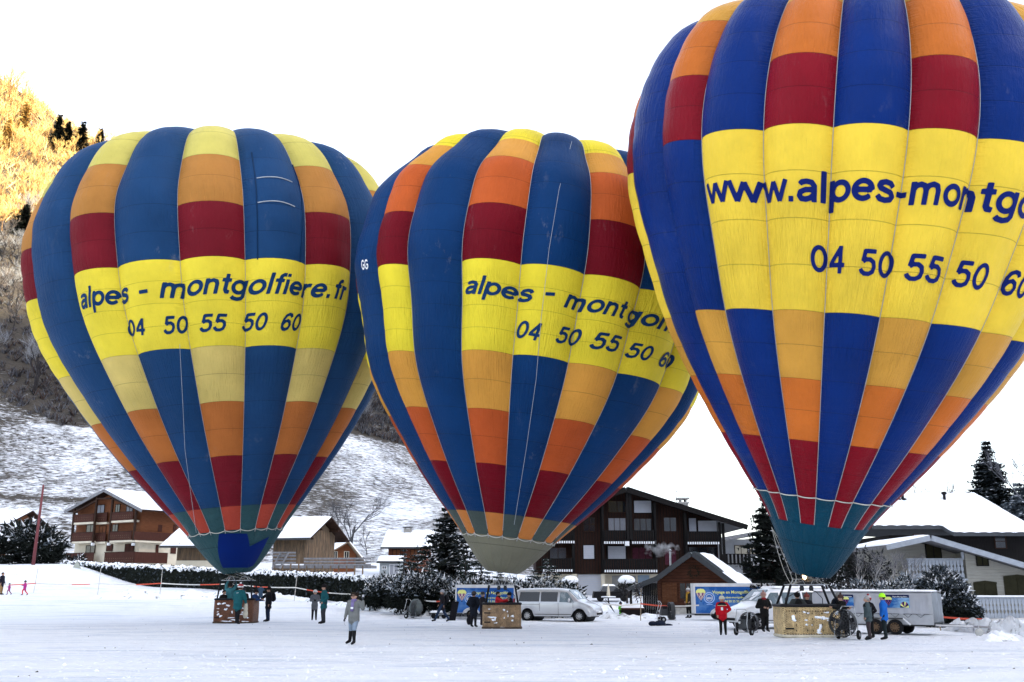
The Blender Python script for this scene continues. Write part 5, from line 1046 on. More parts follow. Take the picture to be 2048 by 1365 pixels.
def leafy(parent, parts, seed, n, size, mats_, frost=.4, snow=.1, name='foliage', shell=.35, up=.5):
    """parts: ellipsoids (cx,cy,cz,rx,ry,rz); small leaf faces through their outer volume"""
    r = np.random.RandomState(seed); tot = sum(p[3] * p[5] + p[4] * p[3] for p in parts); V_ = []; M_ = []
    for (cx, cy, cz, rx, ry, rz_) in parts:
        m = int(n * (rx * rz_ + rx * ry) / tot); d = r.randn(m, 3); d /= np.linalg.norm(d, axis=1)[:, None]; lump = 1 + .14 * np.sin(d[:, 0] * 7 + seed) * np.cos(d[:, 2] * 6 + cx); rad = (1 - shell * r.rand(m) ** 1.4) * lump
        c = np.array([cx, cy, cz]) + d * rad[:, None] * np.array([rx, ry, rz_]); a = r.randn(m, 3); a /= np.linalg.norm(a, axis=1)[:, None]; a = a + d * .8; b_ = np.cross(a, r.randn(m, 3)); b_ /= np.linalg.norm(b_, axis=1)[:, None]; s = size * r.uniform(.6, 1.3, m)[:, None]
        tri = np.stack([c - b_ * s * .3, c + b_ * s * .3, c + a * s], 1); V_.append(tri.reshape(-1, 3)); fr = r.rand(m); t = (d[:, 2] > -.1) * (r.rand(m) < .5 + up * d[:, 2])
        M_.append(np.where((fr < snow * 2) & (d[:, 2] > .25), 2, np.where((fr < frost) & t, 1, 0)))
    V_ = np.concatenate(V_); M_ = np.concatenate(M_); return nobj(name, V_, np.arange(len(V_)).reshape(-1, 3), [mats_[0], mats_[1], SNOWN], M_, parent)
def plant(name, label, cat, px, py, Y, group=None, z=None):
    P = at(px, py, Y); P[2] = float(terrain(P[0], P[1])) if z is None else z; return thing(name, label, cat, P, 0, group), P
def hfor(P, py_top): 
    d = P - CAM; r = ray(1024 + 0, py_top); return CAM[2] + r[2] / r[1] * P[1] - P[2]
# big spruce left of the middle basket
t, P = plant('spruce_tree', 'big dark spruce with snow dusted drooping branches behind the middle balloon skirt', 'tree', 893, 1180, 82); conifer(t, hfor(P, 1008), 4.4, 1, (NEEDB, FROSTD), .2, 18, 13, .03, .10, .22, 15, 1.7)
t, P = plant('spruce_tree', 'dark ragged spruce growing between the dark chalet and the nearest balloon', 'tree', 1540, 1170, 84); conifer(t, hfor(P, 985), 4.6, 2, (NEEDB, NEEDB), .1, 18, 14, .08, .02, .3, 15, 1.8)
t, P = plant('spruce_tree', 'tall pointed spruce standing behind the snowy roof at the right', 'tree', 1990, 1060, 104, z=1.5); conifer(t, hfor(P, 878), 5.4, 3, (NEEDB, FROSTD), .45, 34, 22, .03, .05, .28, 18, 2.1)
t, P = plant('conifer', 'pale frosted conifer behind the roof at the right edge', 'tree', 2050, 1060, 97, z=1.5); conifer(t, hfor(P, 960), 5.5, 4, (FROSTD, FROST), .5, 22, 16, .1, .12, .2, 14, 2.0)
for i, (px_, Y_, top, R_) in enumerate(((806, 76, 1093, 1.9), (833, 79, 1088, 2.0), (857, 74, 1118, 1.6), (930, 75, 1108, 1.9), (962, 78, 1100, 2.0), (1095, 77, 1112, 2.2), (1068, 74, 1135, 1.6), (1000, 73, 1138, 1.6))):
    t, P = plant('young_spruce', ['young frosted spruce at the left end of the row behind the trailers', 'young frosted spruce in front of the red brown house', 'short frosted spruce beside the big dark spruce', 'young frosted spruce just right of the big dark spruce', 'slim young spruce behind the left blue trailer', 'broad frosted spruce behind the silver van roof', 'low frosted spruce left of the broad one by the silver van', 'short frosted spruce right behind the middle basket'][i], 'tree', px_, 1200, Y_, 'young frosted spruces behind the trailers')
    conifer(t, hfor(P, top), R_, 10 + i, (NEED, FROST), .42, 14, 9, .03, .2, .12, 9, .8)
t, P = plant('evergreen_bush', 'large dark rounded evergreen beside the tall red pole at the left', 'bush', 45, 1137, 102); hh = hfor(P, 1036)
conifer(t, hh, 4.3, 31, (NEEDB, FROSTD), .2, 20, 15, .0, .1, .1, 12, 1.2); leafy(t, [(-1.6, 0, hh * .4, 2.6, 2.2, hh * .42), (1.4, 0, hh * .36, 2.5, 2.2, hh * .38), (0, 0, hh * .5, 2.4, 2, hh * .42)], 5, 5200, .42, (NEEDB, FROSTD), .3, .1, 'side_foliage')
t, P = plant('evergreen_bush', 'small dark shrub between the left evergreen and the chestnut chalet', 'bush', 142, 1118, 120); leafy(t, [(-1, 0, 1.2, 1.2, 1, 1.3), (.9, 0, 1.1, 1.1, 1, 1.1)], 6, 1100, .3, (NEEDB, FROSTD), .3, .08)
t, P = plant('frosted_bush', 'large frosted conical bush behind the grey canvas trailer', 'bush', 1893, 1255, 51); k = 1 / pxm(P)
leafy(t, [(0, 0, 1.1, 1.45, 1.2, 1.35), (-.1, 0, 1.9, 1.05, .9, .95), (.5, 0, .8, 1.2, 1, .9), (-.1, 0, 2.35, .55, .5, .5)], 7, 9500, .17, (NEEDB, FROSTD), .8, .12, shell=.5)
t, P = plant('frosted_bush', 'lower frosted bush left of the large one above the trailer roof', 'bush', 1818, 1250, 54); leafy(t, [(0, 0, 1.2, 1.25, 1, 1.25), (-1.1, 0, 1.35, .8, .8, .75)], 8, 5200, .16, (NEEDB, FROST), .7, .12, shell=.5)
t, P = plant('frosted_bush', 'spreading frosted twigs above the white van beside the nearest basket', 'bush', 1730, 1248, 56); leafy(t, [(0, 0, 1.5, 1.6, 1, .8), (1.2, 0, 1.5, 1, .8, .65)], 9, 3400, .16, (TWIGD, FROST), .5, .08, shell=.6)
t, P = plant('shrub_mass', 'dark tangled shrubs behind the nearest balloon basket', 'bush', 1650, 1210, 62); leafy(t, [(0, 0, 1.8, 3.2, 1.2, 1.7), (2.8, 0, 2.2, 1.8, 1.2, 2), (-3.2, 0, 1.2, 1.6, 1, 1.1)], 19, 6500, .2, (NEEDB, TWIGD), .3, .0, shell=.7); bare_tree(t, 5.5, 77, (TWIGD, TWIG), .7, 4, stems=4)
# frosted birches left of the right house
for i, (px_, Y_, top, st, lab) in enumerate(((1745, 60, 1045, 1, 'pale birch with frosted hanging twigs left of the carved balcony'), (1712, 64, 1078, 2, 'twin stemmed bare tree behind the nearest basket'), (1790, 62, 1062, 1, 'frosted tree with wide twigs before the snowy roof corner'))):
    t, P = plant('bare_tree', lab, 'tree', px_, 1215, Y_); bare_tree(t, hfor(P, top) * 1.05, 50 + i, (mat('birch_bark', (.30, .29, .28), .8, .4, 6), TWIG if i != 1 else TWIGD), .75, 6 if i != 1 else 5, stems=st)
# bare trees in the middle distance
for i, (px_, py_, Y_, top, lab) in enumerate(((702, 1085, 148, 950, 'widest bare tree on the slope above the small orange house'), (650, 1065, 153, 985, 'slender bare tree left of the widest one on the slope'), (676, 1070, 156, 990, 'bare tree standing between the slender and the widest one'), (735, 1090, 150, 1040, 'small bare tree right of the widest one on the slope'))):
    t, P = plant('bare_tree', lab, 'tree', px_, py_, Y_); bare_tree(t, hfor(P, top) * .98, 60 + i, (mat('grey_trunk', (.06, .06, .065), .85, .3, 2), mat('grey_twigs', (.075, .075, .085), .85, .3, 2)), .62, 6 if i < 3 else 5, k=3)
for i, px_ in enumerate((1822, 1843, 1872, 1900, 1922, 1945)):
    t, P = plant('bare_tree', ('bare treetop behind the snowy roof, %s' % ['first from the nearest balloon', 'second from the nearest balloon', 'third from the nearest balloon', 'just left of the lone vent pipe', 'just right of the lone vent pipe', 'the last before the tall spruce'][i]), 'tree', px_, 1060, 130 + i % 3 * 5, 'bare treetops behind the snow covered roof', z=2); bare_tree(t, hfor(P, 955 - (i % 3) * 6), 80 + i, (TWIGD, TWIG), .5, 5, stems=2)
t, P = plant('bare_tree', 'faint bare tree reaching in at the right edge above the roof', 'tree', 2065, 1060, 96, z=2); bare_tree(t, hfor(P, 870), 91, (TWIG, TWIG), .6, 5)

# clipped hedge along the back of the field
HEDGE = mat('dark_hedge', (.012, .015, .012), .9, .4, 3); HEDL = mat('hedge_leaves', (.018, .022, .018), .85, .4, 3)
hp = [(128, 1124, 1150, 101), (200, 1129, 1170, 98), (300, 1133, 1178, 95), (430, 1139, 1182, 91), (560, 1146, 1192, 85), (650, 1149, 1206, 80.5), (740, 1158, 1218, 75.5), (800, 1172, 1226, 71.5), (905, 1182, 1226, 68)]
def hedge(name, label, pts, seed, wdt=1.0):
    P0 = at(pts[0][0], 1172.5, pts[0][3]); P0[2] = 0; t = thing(name, label, 'hedge', P0)
    top = []; bot = []
    for (x, yt, yb, Y_) in pts:
        T_ = at(x, yt, Y_); g = float(terrain(T_[0], T_[1])); top.append(np.array([T_[0], Y_, T_[2]]) - P0); bot.append(np.array([T_[0], Y_, min(g, at(x, yb, Y_)[2]) - .4]) - P0)
    s = np.linspace(0, len(pts) - 1, 90); T_ = np.stack([np.interp(s, range(len(pts)), [q[i] for q in top]) for i in range(3)], -1); B_ = np.stack([np.interp(s, range(len(pts)), [q[i] for q in bot]) for i in range(3)], -1)
    V_ = []; n = len(s)
    for k, (dy, src, dz) in enumerate(((0, B_, 0), (0, T_, -.1), (wdt, T_, -.1), (wdt, B_, 0))):
        q = src.copy(); q[:, 1] += dy; q[:, 2] += dz; V_.append(q)
    V_ = np.concatenate(V_); F_ = []
    for k in range(3):
        for i in range(n - 1): F_.append((k * n + i, k * n + i + 1, (k + 1) * n + i + 1, (k + 1) * n + i))
    core = nobj('hedge_core', V_, F_, HEDGE, parent=t)
    r = np.random.RandomState(seed); m = 16000; i = r.randint(0, n - 1, m); f = r.rand(m)[:, None]; h = r.rand(m)[:, None]; a = T_[i] * (1 - f) + T_[i + 1] * f; b_ = B_[i] * (1 - f) + B_[i + 1] * f; c = a * h + b_ * (1 - h); topm = r.rand(m) < .2; c[:, 1] += np.where(topm, r.rand(m) * wdt, -r.rand(m) * .12); c[:, 2] = np.where(topm, a[:, 2], c[:, 2])
    d1 = r.randn(m, 3) * .11; d2 = r.randn(m, 3) * .11; d1[:, 1] -= .05; V2 = np.stack([c, c + d1, c + d2], 1).reshape(-1, 3); nobj('leaves', V2, np.arange(len(V2)).reshape(-1, 3), [HEDL, FROSTD], np.where(r.rand(m) < .16, 1, 0), t, kind='stuff')
    nn = 260; s = np.linspace(0, len(pts) - 1, nn); T_ = np.stack([np.interp(s, range(len(pts)), [q[i] for q in top]) for i in range(3)], -1); V_ = []; rows = ((-.10, -.09), (-.12, .0), (-.02, .09), (wdt * .3, .13), (wdt * .7, .13), (wdt + .05, .0))
    for dy, dz in rows: q = T_.copy(); q[:, 1] += dy + .05 * r.randn(nn); q[:, 2] += dz * (1 + .5 * r.randn(nn)) - (.15 * np.abs(r.randn(nn)) if dz < .05 else 0); V_.append(q)
    V_ = np.concatenate(V_); F_ = [(k * nn + i, k * nn + i + 1, (k + 1) * nn + i + 1, (k + 1) * nn + i) for k in range(len(rows) - 1) for i in range(nn - 1)]
    nobj('hedge_snow', V_, F_, SNOW, parent=t, smooth=True); return t
hedge('hedge', 'long dark clipped hedge with snow on top along the back of the field', hp, 1)
# frosted shrubs overhanging the right end of the hedge
for i, (px_, py_, Y_, w_, h_, lab) in enumerate(((770, 1218, 72, 1.6, 2.1, 'frosted shrub leaning over the hedge below the young spruces'), (830, 1225, 69, 1.9, 2.5, 'frosted shrub left of the blue trailer'), (885, 1228, 69, 1.8, 2.2, 'frosted shrub right behind the walking man'), (950, 1228, 68, 2.2, 2.2, 'frosted shrub behind the top of the left blue trailer'), (1085, 1228, 67, 2.6, 2.2, 'frosted shrub behind the silver van'), (1020, 1226, 69, 2.0, 2.1, 'frosted shrub between the middle basket and the silver van'))):
    t, P = plant('frosted_shrub', lab, 'bush', px_, py_, Y_, 'frosted shrubs behind the trailers'); leafy(t, [(-w_ * .45, 0, h_ * .5, w_ * .65, 1, h_ * .5), (w_ * .4, 0, h_ * .55, w_ * .7, 1, h_ * .52), (0, 0, h_ * .75, w_ * .6, .9, h_ * .4)], 40 + i, 3600, .2, (NEEDB, FROST), .45, .12, shell=.6)
# clipped balls with snow caps before the garage
for px_, Y_, lab in ((1141, 90, 'clipped ball shrub with a snow cap left of the garage door'), (1254, 86, 'clipped ball shrub with a snow cap right of the garage door')):
    t, P = plant('ball_shrub', lab, 'bush', px_, 1195, Y_); z = hfor(P, 1172); leafy(t, [(0, 0, z, .65, .65, .72)], 3, 900, .13, (NEEDB, NEEDB), .1, 0); b = MB(); b.ball((0, 0, z + .45), (.72, .7, .42), SNOW, 14, 8, .04, rnd); b.build('snow_cap', t, True); b = MB(); b.tube([(0, 0, -.2), (0, 0, z)], .09, BARK, 6); b.build('trunk', t)
    b = MB(); b.ball((0, 0, z), (.55, .55, .6), NEEDB, 12, 8); b.build('core', t, True)

# ---------------------------------------------------------------- wooded hillside
rs = np.random.RandomState(8)
LARM = (SUNGOLD, SUNGOLD)
protos = []
def hill_tree(proto_fn, name, label, cat, x, y, s, group, rz_=0.0, key=None):
    z = float(terrain(x, y))
    if key not in hill_tree.P:
        t = thing(name, label, cat, (x, y, z), rz_, group); proto_fn(t); hill_tree.P[key] = t
    else:
        t = copy_tree(hill_tree.P[key]); t.location = (x, y, z); t.rotation_euler = (0, 0, rz_); t['label'] = label
    t.scale = (s, s, s); return t
hill_tree.P = {}
cnt = dict(g=0, f=0)
# big spruces one can tell apart on the skyline and in the dark zone
for i, (px_, py_, top, R_, lab) in enumerate(((113, 300, 226, 2.6, 'leftmost of the dark spruces on the sunny skyline'), (131, 305, 240, 2.2, 'second dark spruce on the sunny skyline'), (160, 310, 240, 2.7, 'widest dark spruce on the sunny skyline'), (196, 318, 254, 2.2, 'rightmost dark spruce on the sunny skyline, nearest the left balloon'), (45, 270, 200, 2.3, 'sunlit golden spruce left of the dark ones on the skyline'), (12, 300, 232, 2.3, 'small sunlit spruce at the left edge of the slope'), (46, 470, 405, 3.0, 'dark spruce on the shadow line at the left edge'), (72, 475, 425, 2.4, 'smaller dark spruce beside the one on the shadow line'))):
    r_ = ray(px_, py_); t_ = 150; Pq = None
    while t_ < 420:
        Q = CAM + r_ * t_
        if Q[2] < terrain(Q[0], Q[1]): Pq = Q; break
        t_ += 1
    if Pq is None: Pq = CAM + r_ * (296 / r_[1]); Pq[2] = float(terrain(Pq[0], Pq[1]))
    t = thing('spruce_tree', lab, 'tree', (Pq[0], Pq[1], float(terrain(Pq[0], Pq[1])) - .3)); H_ = max(6, hfor(np.array([Pq[0], Pq[1], float(terrain(Pq[0], Pq[1]))]), top)); conifer(t, H_, R_ * 1.5, 200 + i, (NEEDB if i not in (4, 5) else SUNGOLD, NEED if i not in (4, 5) else NEED), .35, 18, 12, .03, 0, .25, 10, 2.6)  # the two sunlit spruces: sun's gold set as needle colour
for i in range(420):      # larches and birches of the sunlit top, the sun's gold in their twig colour
    x = rs.uniform(-190, -78); y = rs.uniform(196, 300)
    z = float(terrain(x, y)); q = project(np.array([x, y, z]))
    if q[0] < -90 or q[0] > 330 or q[1] > 470 - q[0] * .35: continue
    k = rs.randint(3); cnt['g'] += 1
    hill_tree(lambda t, k=k: bare_tree(t, 9, 300 + k, (mat('larch_bark', (.22, .12, .05), .9, .3), SUNGOLD), .55, 5, twig=1), 'larch_tree', 'bare golden tree lit by the sun high on the slope', 'tree', x, y, rs.uniform(.9, 1.6), 'golden trees on the sunlit upper slope', rs.uniform(0, 6), 'g%d' % k)
for i in range(300):      # grey frosted trees lower down, in the shade
    x = rs.uniform(-150, 5); y = rs.uniform(180, 290)
    z = float(terrain(x, y)); q = project(np.array([x, y, z])); above = z - float(wood_line(x))
    if above < 1.5 or q[0] < -60 or q[0] > 920 or (q[0] < 250 and q[1] < 450): continue
    if 250 < q[0] < 660: continue
    k = rs.randint(3); cnt['f'] += 1
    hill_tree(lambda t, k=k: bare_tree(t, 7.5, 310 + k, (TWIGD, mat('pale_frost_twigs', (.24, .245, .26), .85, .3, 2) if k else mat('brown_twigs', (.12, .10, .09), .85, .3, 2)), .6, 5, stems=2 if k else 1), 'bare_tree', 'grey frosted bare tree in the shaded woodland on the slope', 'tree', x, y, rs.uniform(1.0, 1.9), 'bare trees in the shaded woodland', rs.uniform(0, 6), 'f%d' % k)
# undergrowth: fans of twigs, sunlight's gold put into the upper colours, grey and brown lower
def brush(name, label, n, xr, yr, cond, mats_, seed, h=(1.2, 3.2), per=12):
    r = np.random.RandomState(seed); x = r.uniform(*xr, n); y = r.uniform(*yr, n); z = terrain(x, y); q = project(np.stack([x, y, z], -1)); ok = cond(x, y, z, q); x, y, z = x[ok], y[ok], z[ok]; n = len(x)
    c = np.repeat(np.stack([x, y, z - .2], -1), per, 0); m = len(c); H_ = np.repeat(r.uniform(*h, n), per) * r.uniform(.5, 1, m); d = np.stack([r.randn(m) * .5, r.randn(m) * .5, np.ones(m)], -1) * H_[:, None]; w_ = r.randn(m, 3) * .09; w_[:, 2] *= .2
    V_ = np.stack([c - w_, c + w_, c + d], 1); mid = c + d * .5; d2 = np.stack([r.randn(m) * .5, r.randn(m) * .5, np.ones(m) * .7], -1) * H_[:, None] * .45; V2 = np.stack([mid - w_ * .6, mid + w_ * .6, mid + d2], 1); V_ = np.concatenate([V_, V2]).reshape(-1, 3)
    o = nobj(name, V_, np.arange(len(V_)).reshape(-1, 3), mats_, r.randint(0, len(mats_), len(V_) // 3), kind='stuff'); tag(o, label, 'brushwood')
brush('brushwood', 'golden sunlit brushwood covering the upper slope', 6500, (-200, -78), (185, 302), lambda x, y, z, q: (q[:, 0] > -60) & (q[:, 0] < 300) & (q[:, 1] < 450), [SUNGOLD, mat('sun_gold_grass', (.66, .50, .26), .9, .3), mat('sun_ochre_twigs', (.42, .26, .10), .9, .3)], 1, (2, 5.5), 12)
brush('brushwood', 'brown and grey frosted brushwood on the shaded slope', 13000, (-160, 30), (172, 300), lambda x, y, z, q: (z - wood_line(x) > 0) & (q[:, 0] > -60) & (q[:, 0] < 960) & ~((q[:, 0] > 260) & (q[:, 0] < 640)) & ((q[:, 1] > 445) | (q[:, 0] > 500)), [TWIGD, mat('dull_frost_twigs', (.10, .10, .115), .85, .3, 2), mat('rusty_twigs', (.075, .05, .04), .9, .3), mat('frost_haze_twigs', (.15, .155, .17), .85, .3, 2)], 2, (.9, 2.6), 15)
# ---------------------------------------------------------------- vans
SILV = mat('silver_van_paint', (.50, .51, .53), .32, .04, 2, metal=.4, spec=.5, coat=.5); WVAN = mat('white_van_paint', (.68, .70, .72), .35, .04, 2, spec=.5, coat=.4)
TINT = mat('tinted_glass', (.008, .009, .011), .08, .2, 2, spec=.6); CLEARG = mat('blue_grey_glass', (.09, .13, .15), .1, .5, 2, spec=.6, c2=(.30, .34, .36), c2amt=.4, c2scale=1.5)
LAMP = mat('lamp_glass', (.40, .42, .42), .15, .2, 9, spec=.6); GRIL = mat('black_grille', (.012, .012, .013), .5, .2); RIM = mat('alloy_rim', (.38, .38, .39), .4, .2, 9, metal=.5); RIMB = mat('rusty_rim', (.14, .09, .055), .6, .35, 8); SEAMM = mat('panel_gap', (.02, .02, .02), .9, .1); ROAD = mat('road_dirt', (.20, .20, .20), .8, .3)
def wheel(parent, x, y, z, R=.33, W=.22, rim=RIM, spokes=9, side=-1):
    b = MB(); b.lathe([(R * .62, -W / 2), (R * .93, -W / 2), (R, -W / 2 + .035), (R, W / 2 - .035), (R * .93, W / 2), (R * .62, W / 2)], (x, y, z), RUB, 24, 'y'); t = b.build('tyre', parent, True)
    b = MB(); yo = y + side * W * .30; b.lathe([(R * .64, side * W * .12), (R * .58, 0), (R * .56, -side * .03)], (x, yo, z), rim, 20, 'y'); b.lathe([(0, side * .03), (R * .17, side * .03), (R * .2, 0)], (x, yo, z), rim, 12, 'y')
    for i in range(spokes):
        a = 2 * math.pi * i / spokes; c, s = math.cos(a), math.sin(a); b.bar((x + c * R * .15, yo, z + s * R * .15), (x + c * R * .6, yo, z + s * R * .6), .035, R * .17, rim)
    b.lathe([(R * .62, 0), (0, 0)], (x, yo - side * .05, z), GRIL, 16, 'y'); b.build('rim', t); return t
def make_van(label, paint, O, rz_, group, rim=RIM, k=1.0, spokes=9, side_glass=TINT):
    """nose towards +x; side seen from -y"""
    v = thing('van', label, 'van', O, rz_, group); v.scale = (k, k, k)
    st = [-2.62, -2.60, -2.52, -2.3, -2.16, -2.0, -1.84, -1.7, -1.56, -1.4, -1.24, -1.1, -.6, 0, .55, .95, 1.15, 1.35, 1.55, 1.66, 1.82, 1.98, 2.10, 2.24, 2.40, 2.52, 2.60, 2.64]
    top = {-2.62: 1.30, -2.60: 1.62, -2.52: 1.86, -2.3: 1.94, -1.1: 1.97, 0: 1.97, .55: 1.94, .95: 1.86, 1.15: 1.74, 1.35: 1.56, 1.55: 1.38, 1.66: 1.27, 1.82: 1.17, 2.10: 1.08, 2.24: 1.03, 2.40: .95, 2.52: .86, 2.60: .72, 2.64: .60}
    tx = sorted(top); wh = (-1.70, 1.70)
    rows = []
    for x in st:
        zt = np.interp(x, tx, [top[q] for q in tx]); zb = .30 if -2.5 < x < 2.45 else .38
        for w_ in wh:
            if abs(x - w_) < .44: zb = max(zb, .33 + math.sqrt(max(0, .44 ** 2 - (x - w_) ** 2)))
        f = 1 - .16 * max(0, (x - 1.9) / .75) ** 2 - .03 * max(0, (-x - 2.4) / .2); belt = min(1.12, zt - .06)
        m1_ = min(max(.62, zb + .03), belt - .04); m2_ = min(max(.95, m1_ + .02), belt - .01); zr = max(belt + .015, zt - .13); wr_ = .95 - .20 * np.clip((zr - 1.12) / .75, 0, 1)
        rows.append([(.90 * f, zb), (.95 * f, m1_), (.955 * f, m2_), (.94 * f, belt), (wr_ * f, zr), (wr_ * f * .90, (zr + zt * 3) / 4 + .0), (wr_ * f * .5, zt), (0, zt + .012)])
    vs = []; fs = []; n = len(rows[0]) * 2 - 1
    for x, r_ in zip(st, rows):
        for (w_, z) in r_: vs.append((x, -w_, z))
        for (w_, z) in reversed(r_[:-1]): vs.append((x, w_, z))
    for i in range(len(st) - 1):
        for j in range(n - 1): fs.append((i * n + j, (i + 1) * n + j, (i + 1) * n + j + 1, i * n + j + 1))
    fs.append(tuple(range(n))); fs.append(tuple((len(st) - 1) * n + j for j in range(n - 1, -1, -1)))
    b = MB(); b.add(vs, fs, paint); b.build('body', v, True)
    sub(v, 'underbody', (-2.5, 2.4, -.72, .72, .26, .62, GRIL)); 
    for w_ in wh: b = MB(); b.lathe([(.45, -.86), (.45, .86)], (w_, 0, .36), GRIL, 20, 'y'); b.lathe([(0, .5), (.45, .5)], (w_, -.9 + .0, .36), GRIL, 20, 'y'); b.build('wheel_arch', v)
    def sw(z): return .94 - .20 * np.clip((z - 1.12) / .75, 0, 1)
    def side_poly(name, pts, m, off=.012, sd=-1):
        b = MB(); P = [(x, sd * (sw(z) + off), z) for x, z in pts]; Q = [(x, sd * (sw(z) - .02), z) for x, z in pts]; n_ = len(P)
        b.add(P + Q, [tuple(range(n_)), tuple(range(2 * n_ - 1, n_ - 1, -1))] + [(i, i + n_, (i + 1) % n_ + n_, (i + 1) % n_) for i in range(n_)], m); return b.build(name, v)
    for sd in (-1, 1):
        side_poly('side_window', [(-2.28, 1.17), (-.90, 1.17), (-.90, 1.74), (-2.20, 1.74)], TINT, sd=sd); side_poly('side_window', [(-.80, 1.17), (.30, 1.17), (.30, 1.74), (-.80, 1.74)], side_glass, sd=sd)
        side_poly('door_window', [(.44, 1.15), (1.42, 1.12), (1.36, 1.2), (.98, 1.66), (.88, 1.73), (.46, 1.73)], CLEARG, sd=sd)
        for x0, z0, x1, z1 in ((.37, .34, .37, 1.86), (-.86, .62, -.86, 1.14), (1.33, .8, 1.33, 1.1)): b = MB(); b.box(x0 - .008, x0 + .008, sd * .96 - .004, sd * .96 + .004, z0, min(z1, 1.1), SEAMM); b.build('door_gap', v)
        b = MB(); b.box(-2.25, -.86, sd * .962 - .006, sd * .962 + .006, .99, 1.01, SEAMM); b.box(-1.2, 1.2, sd * .95 - .006, sd * .95 + .006, .40, .43, SEAMM); b.build('side_rail', v)
        for x in (.20, .56): b = MB(); b.box(x - .09, x + .09, sd * .97 - .02, sd * .97 + .02, 1.00, 1.04, paint); b.build('door_handle', v)
        b = MB(); b.ball((1.12, sd * 1.06, 1.24), (.07, .12, .14), paint, 10, 8); b.box(1.06, 1.18, min(sd * .9, sd * 1.0), max(sd * .9, sd * 1.0), 1.14, 1.18, GRIL); b.build('wing_mirror', v, True)
        b = MB(); b.hexa([(2.14, sd * .88, .80), (2.47, sd * .62, .76), (2.44, sd * .60, .76), (2.12, sd * .80, .8), (2.08, sd * .91, .98), (2.40, sd * .66, .93), (2.36, sd * .6, .93), (2.06, sd * .85, .98)], LAMP); b.build('headlight', v)
    b = MB(); P = [(1.60, -.80, 1.31), (1.60, .80, 1.31), (.98, .70, 1.86), (.98, -.70, 1.86)]; nrm = Vector((.55, 0, .75)).normalized() * .02
    b.hexa([tuple(Vector(p) - nrm) for p in P] + [tuple(Vector(p) + nrm * 1.3) for p in P], CLEARG); b.build('windscreen', v)
    b = MB(); b.tube([(1.58, -.5, 1.36), (1.3, .1, 1.62)], .012, GRIL, 4); b.tube([(1.58, .1, 1.36), (1.3, .6, 1.62)], .012, GRIL, 4); b.build('wiper', v)
    b = MB(); b.hexa([(2.47, -.52, .74), (2.47, .52, .74), (2.3, .52, .74), (2.3, -.52, .74), (2.43, -.56, .93), (2.43, .56, .93), (2.3, .56, .93), (2.3, -.56, .93)], GRIL)
    for i in range(3): b.box(2.44, 2.475, -.5, .5, .77 + i * .05, .785 + i * .05, LAMP)
    b.lathe([(0, .03), (.075, .03), (.085, 0)], (2.46, 0, .84), LAMP, 14, 'x'); b.build('grille', v)
    b = MB(); vs = []; pr = [(2.60, .32), (2.69, .42), (2.70, .60), (2.62, .70)]
    for t_ in np.linspace(-1, 1, 11):
        for x, z in pr: vs.append((x - .34 * abs(t_) ** 3, t_ * .94, z))
    b.add(vs, [(i * 4 + j, i * 4 + j + 1, (i + 1) * 4 + j + 1, (i + 1) * 4 + j) for i in range(10) for j in range(3)], paint); b.build('bumper', v, True)
    sub(v, 'air_intake', (2.66, 2.715, -.42, .42, .40, .52, GRIL)); sub(v, 'number_plate', (2.70, 2.72, -.26, .26, .53, .63, WHITE))
    for sd in (-1, 1): b = MB(); b.ball((2.60, sd * .66, .45), (.04, .07, .06), LAMP, 8, 6); b.build('fog_lamp', v, True)
    sub(v, 'rear_bumper', (-2.70, -2.6, -.90, .90, .34, .58, paint)); 
    for sd in (-1, 1): sub(v, 'rear_light', (-2.64, -2.56, sd * .86 - .07, sd * .86 + .07, .9, 1.35, mat('red_lamp', (.25, .01, .01), .3, .1)))
    for w_ in wh:
        for sd in (-1, 1): wheel(v, w_, sd * .82, .33, rim=rim, side=sd, spokes=spokes)
    return v
P = ground_hit(1118, 1243.5); make_van('silver minibus with dark side windows parked right of the middle basket', SILV, P + np.array([0, .8, 0]), math.radians(-24), 'parked minibuses', k=.97)
# white van: nose to the left
P = ground_hit(1575, 1259); wv = make_van('white minibus with a snow flecked roof parked behind the nearest basket', WVAN, P + np.array([-.1, 1.1, 0]), math.radians(180 + 18), 'parked minibuses', k=.98, spokes=5, side_glass=CLEARG)
snow_sheet(wv, (-2.3, -.7, 1.93), (.6, -.7, 1.93), (.6, .7, 1.93), (-2.3, .7, 1.93), .1, 4)

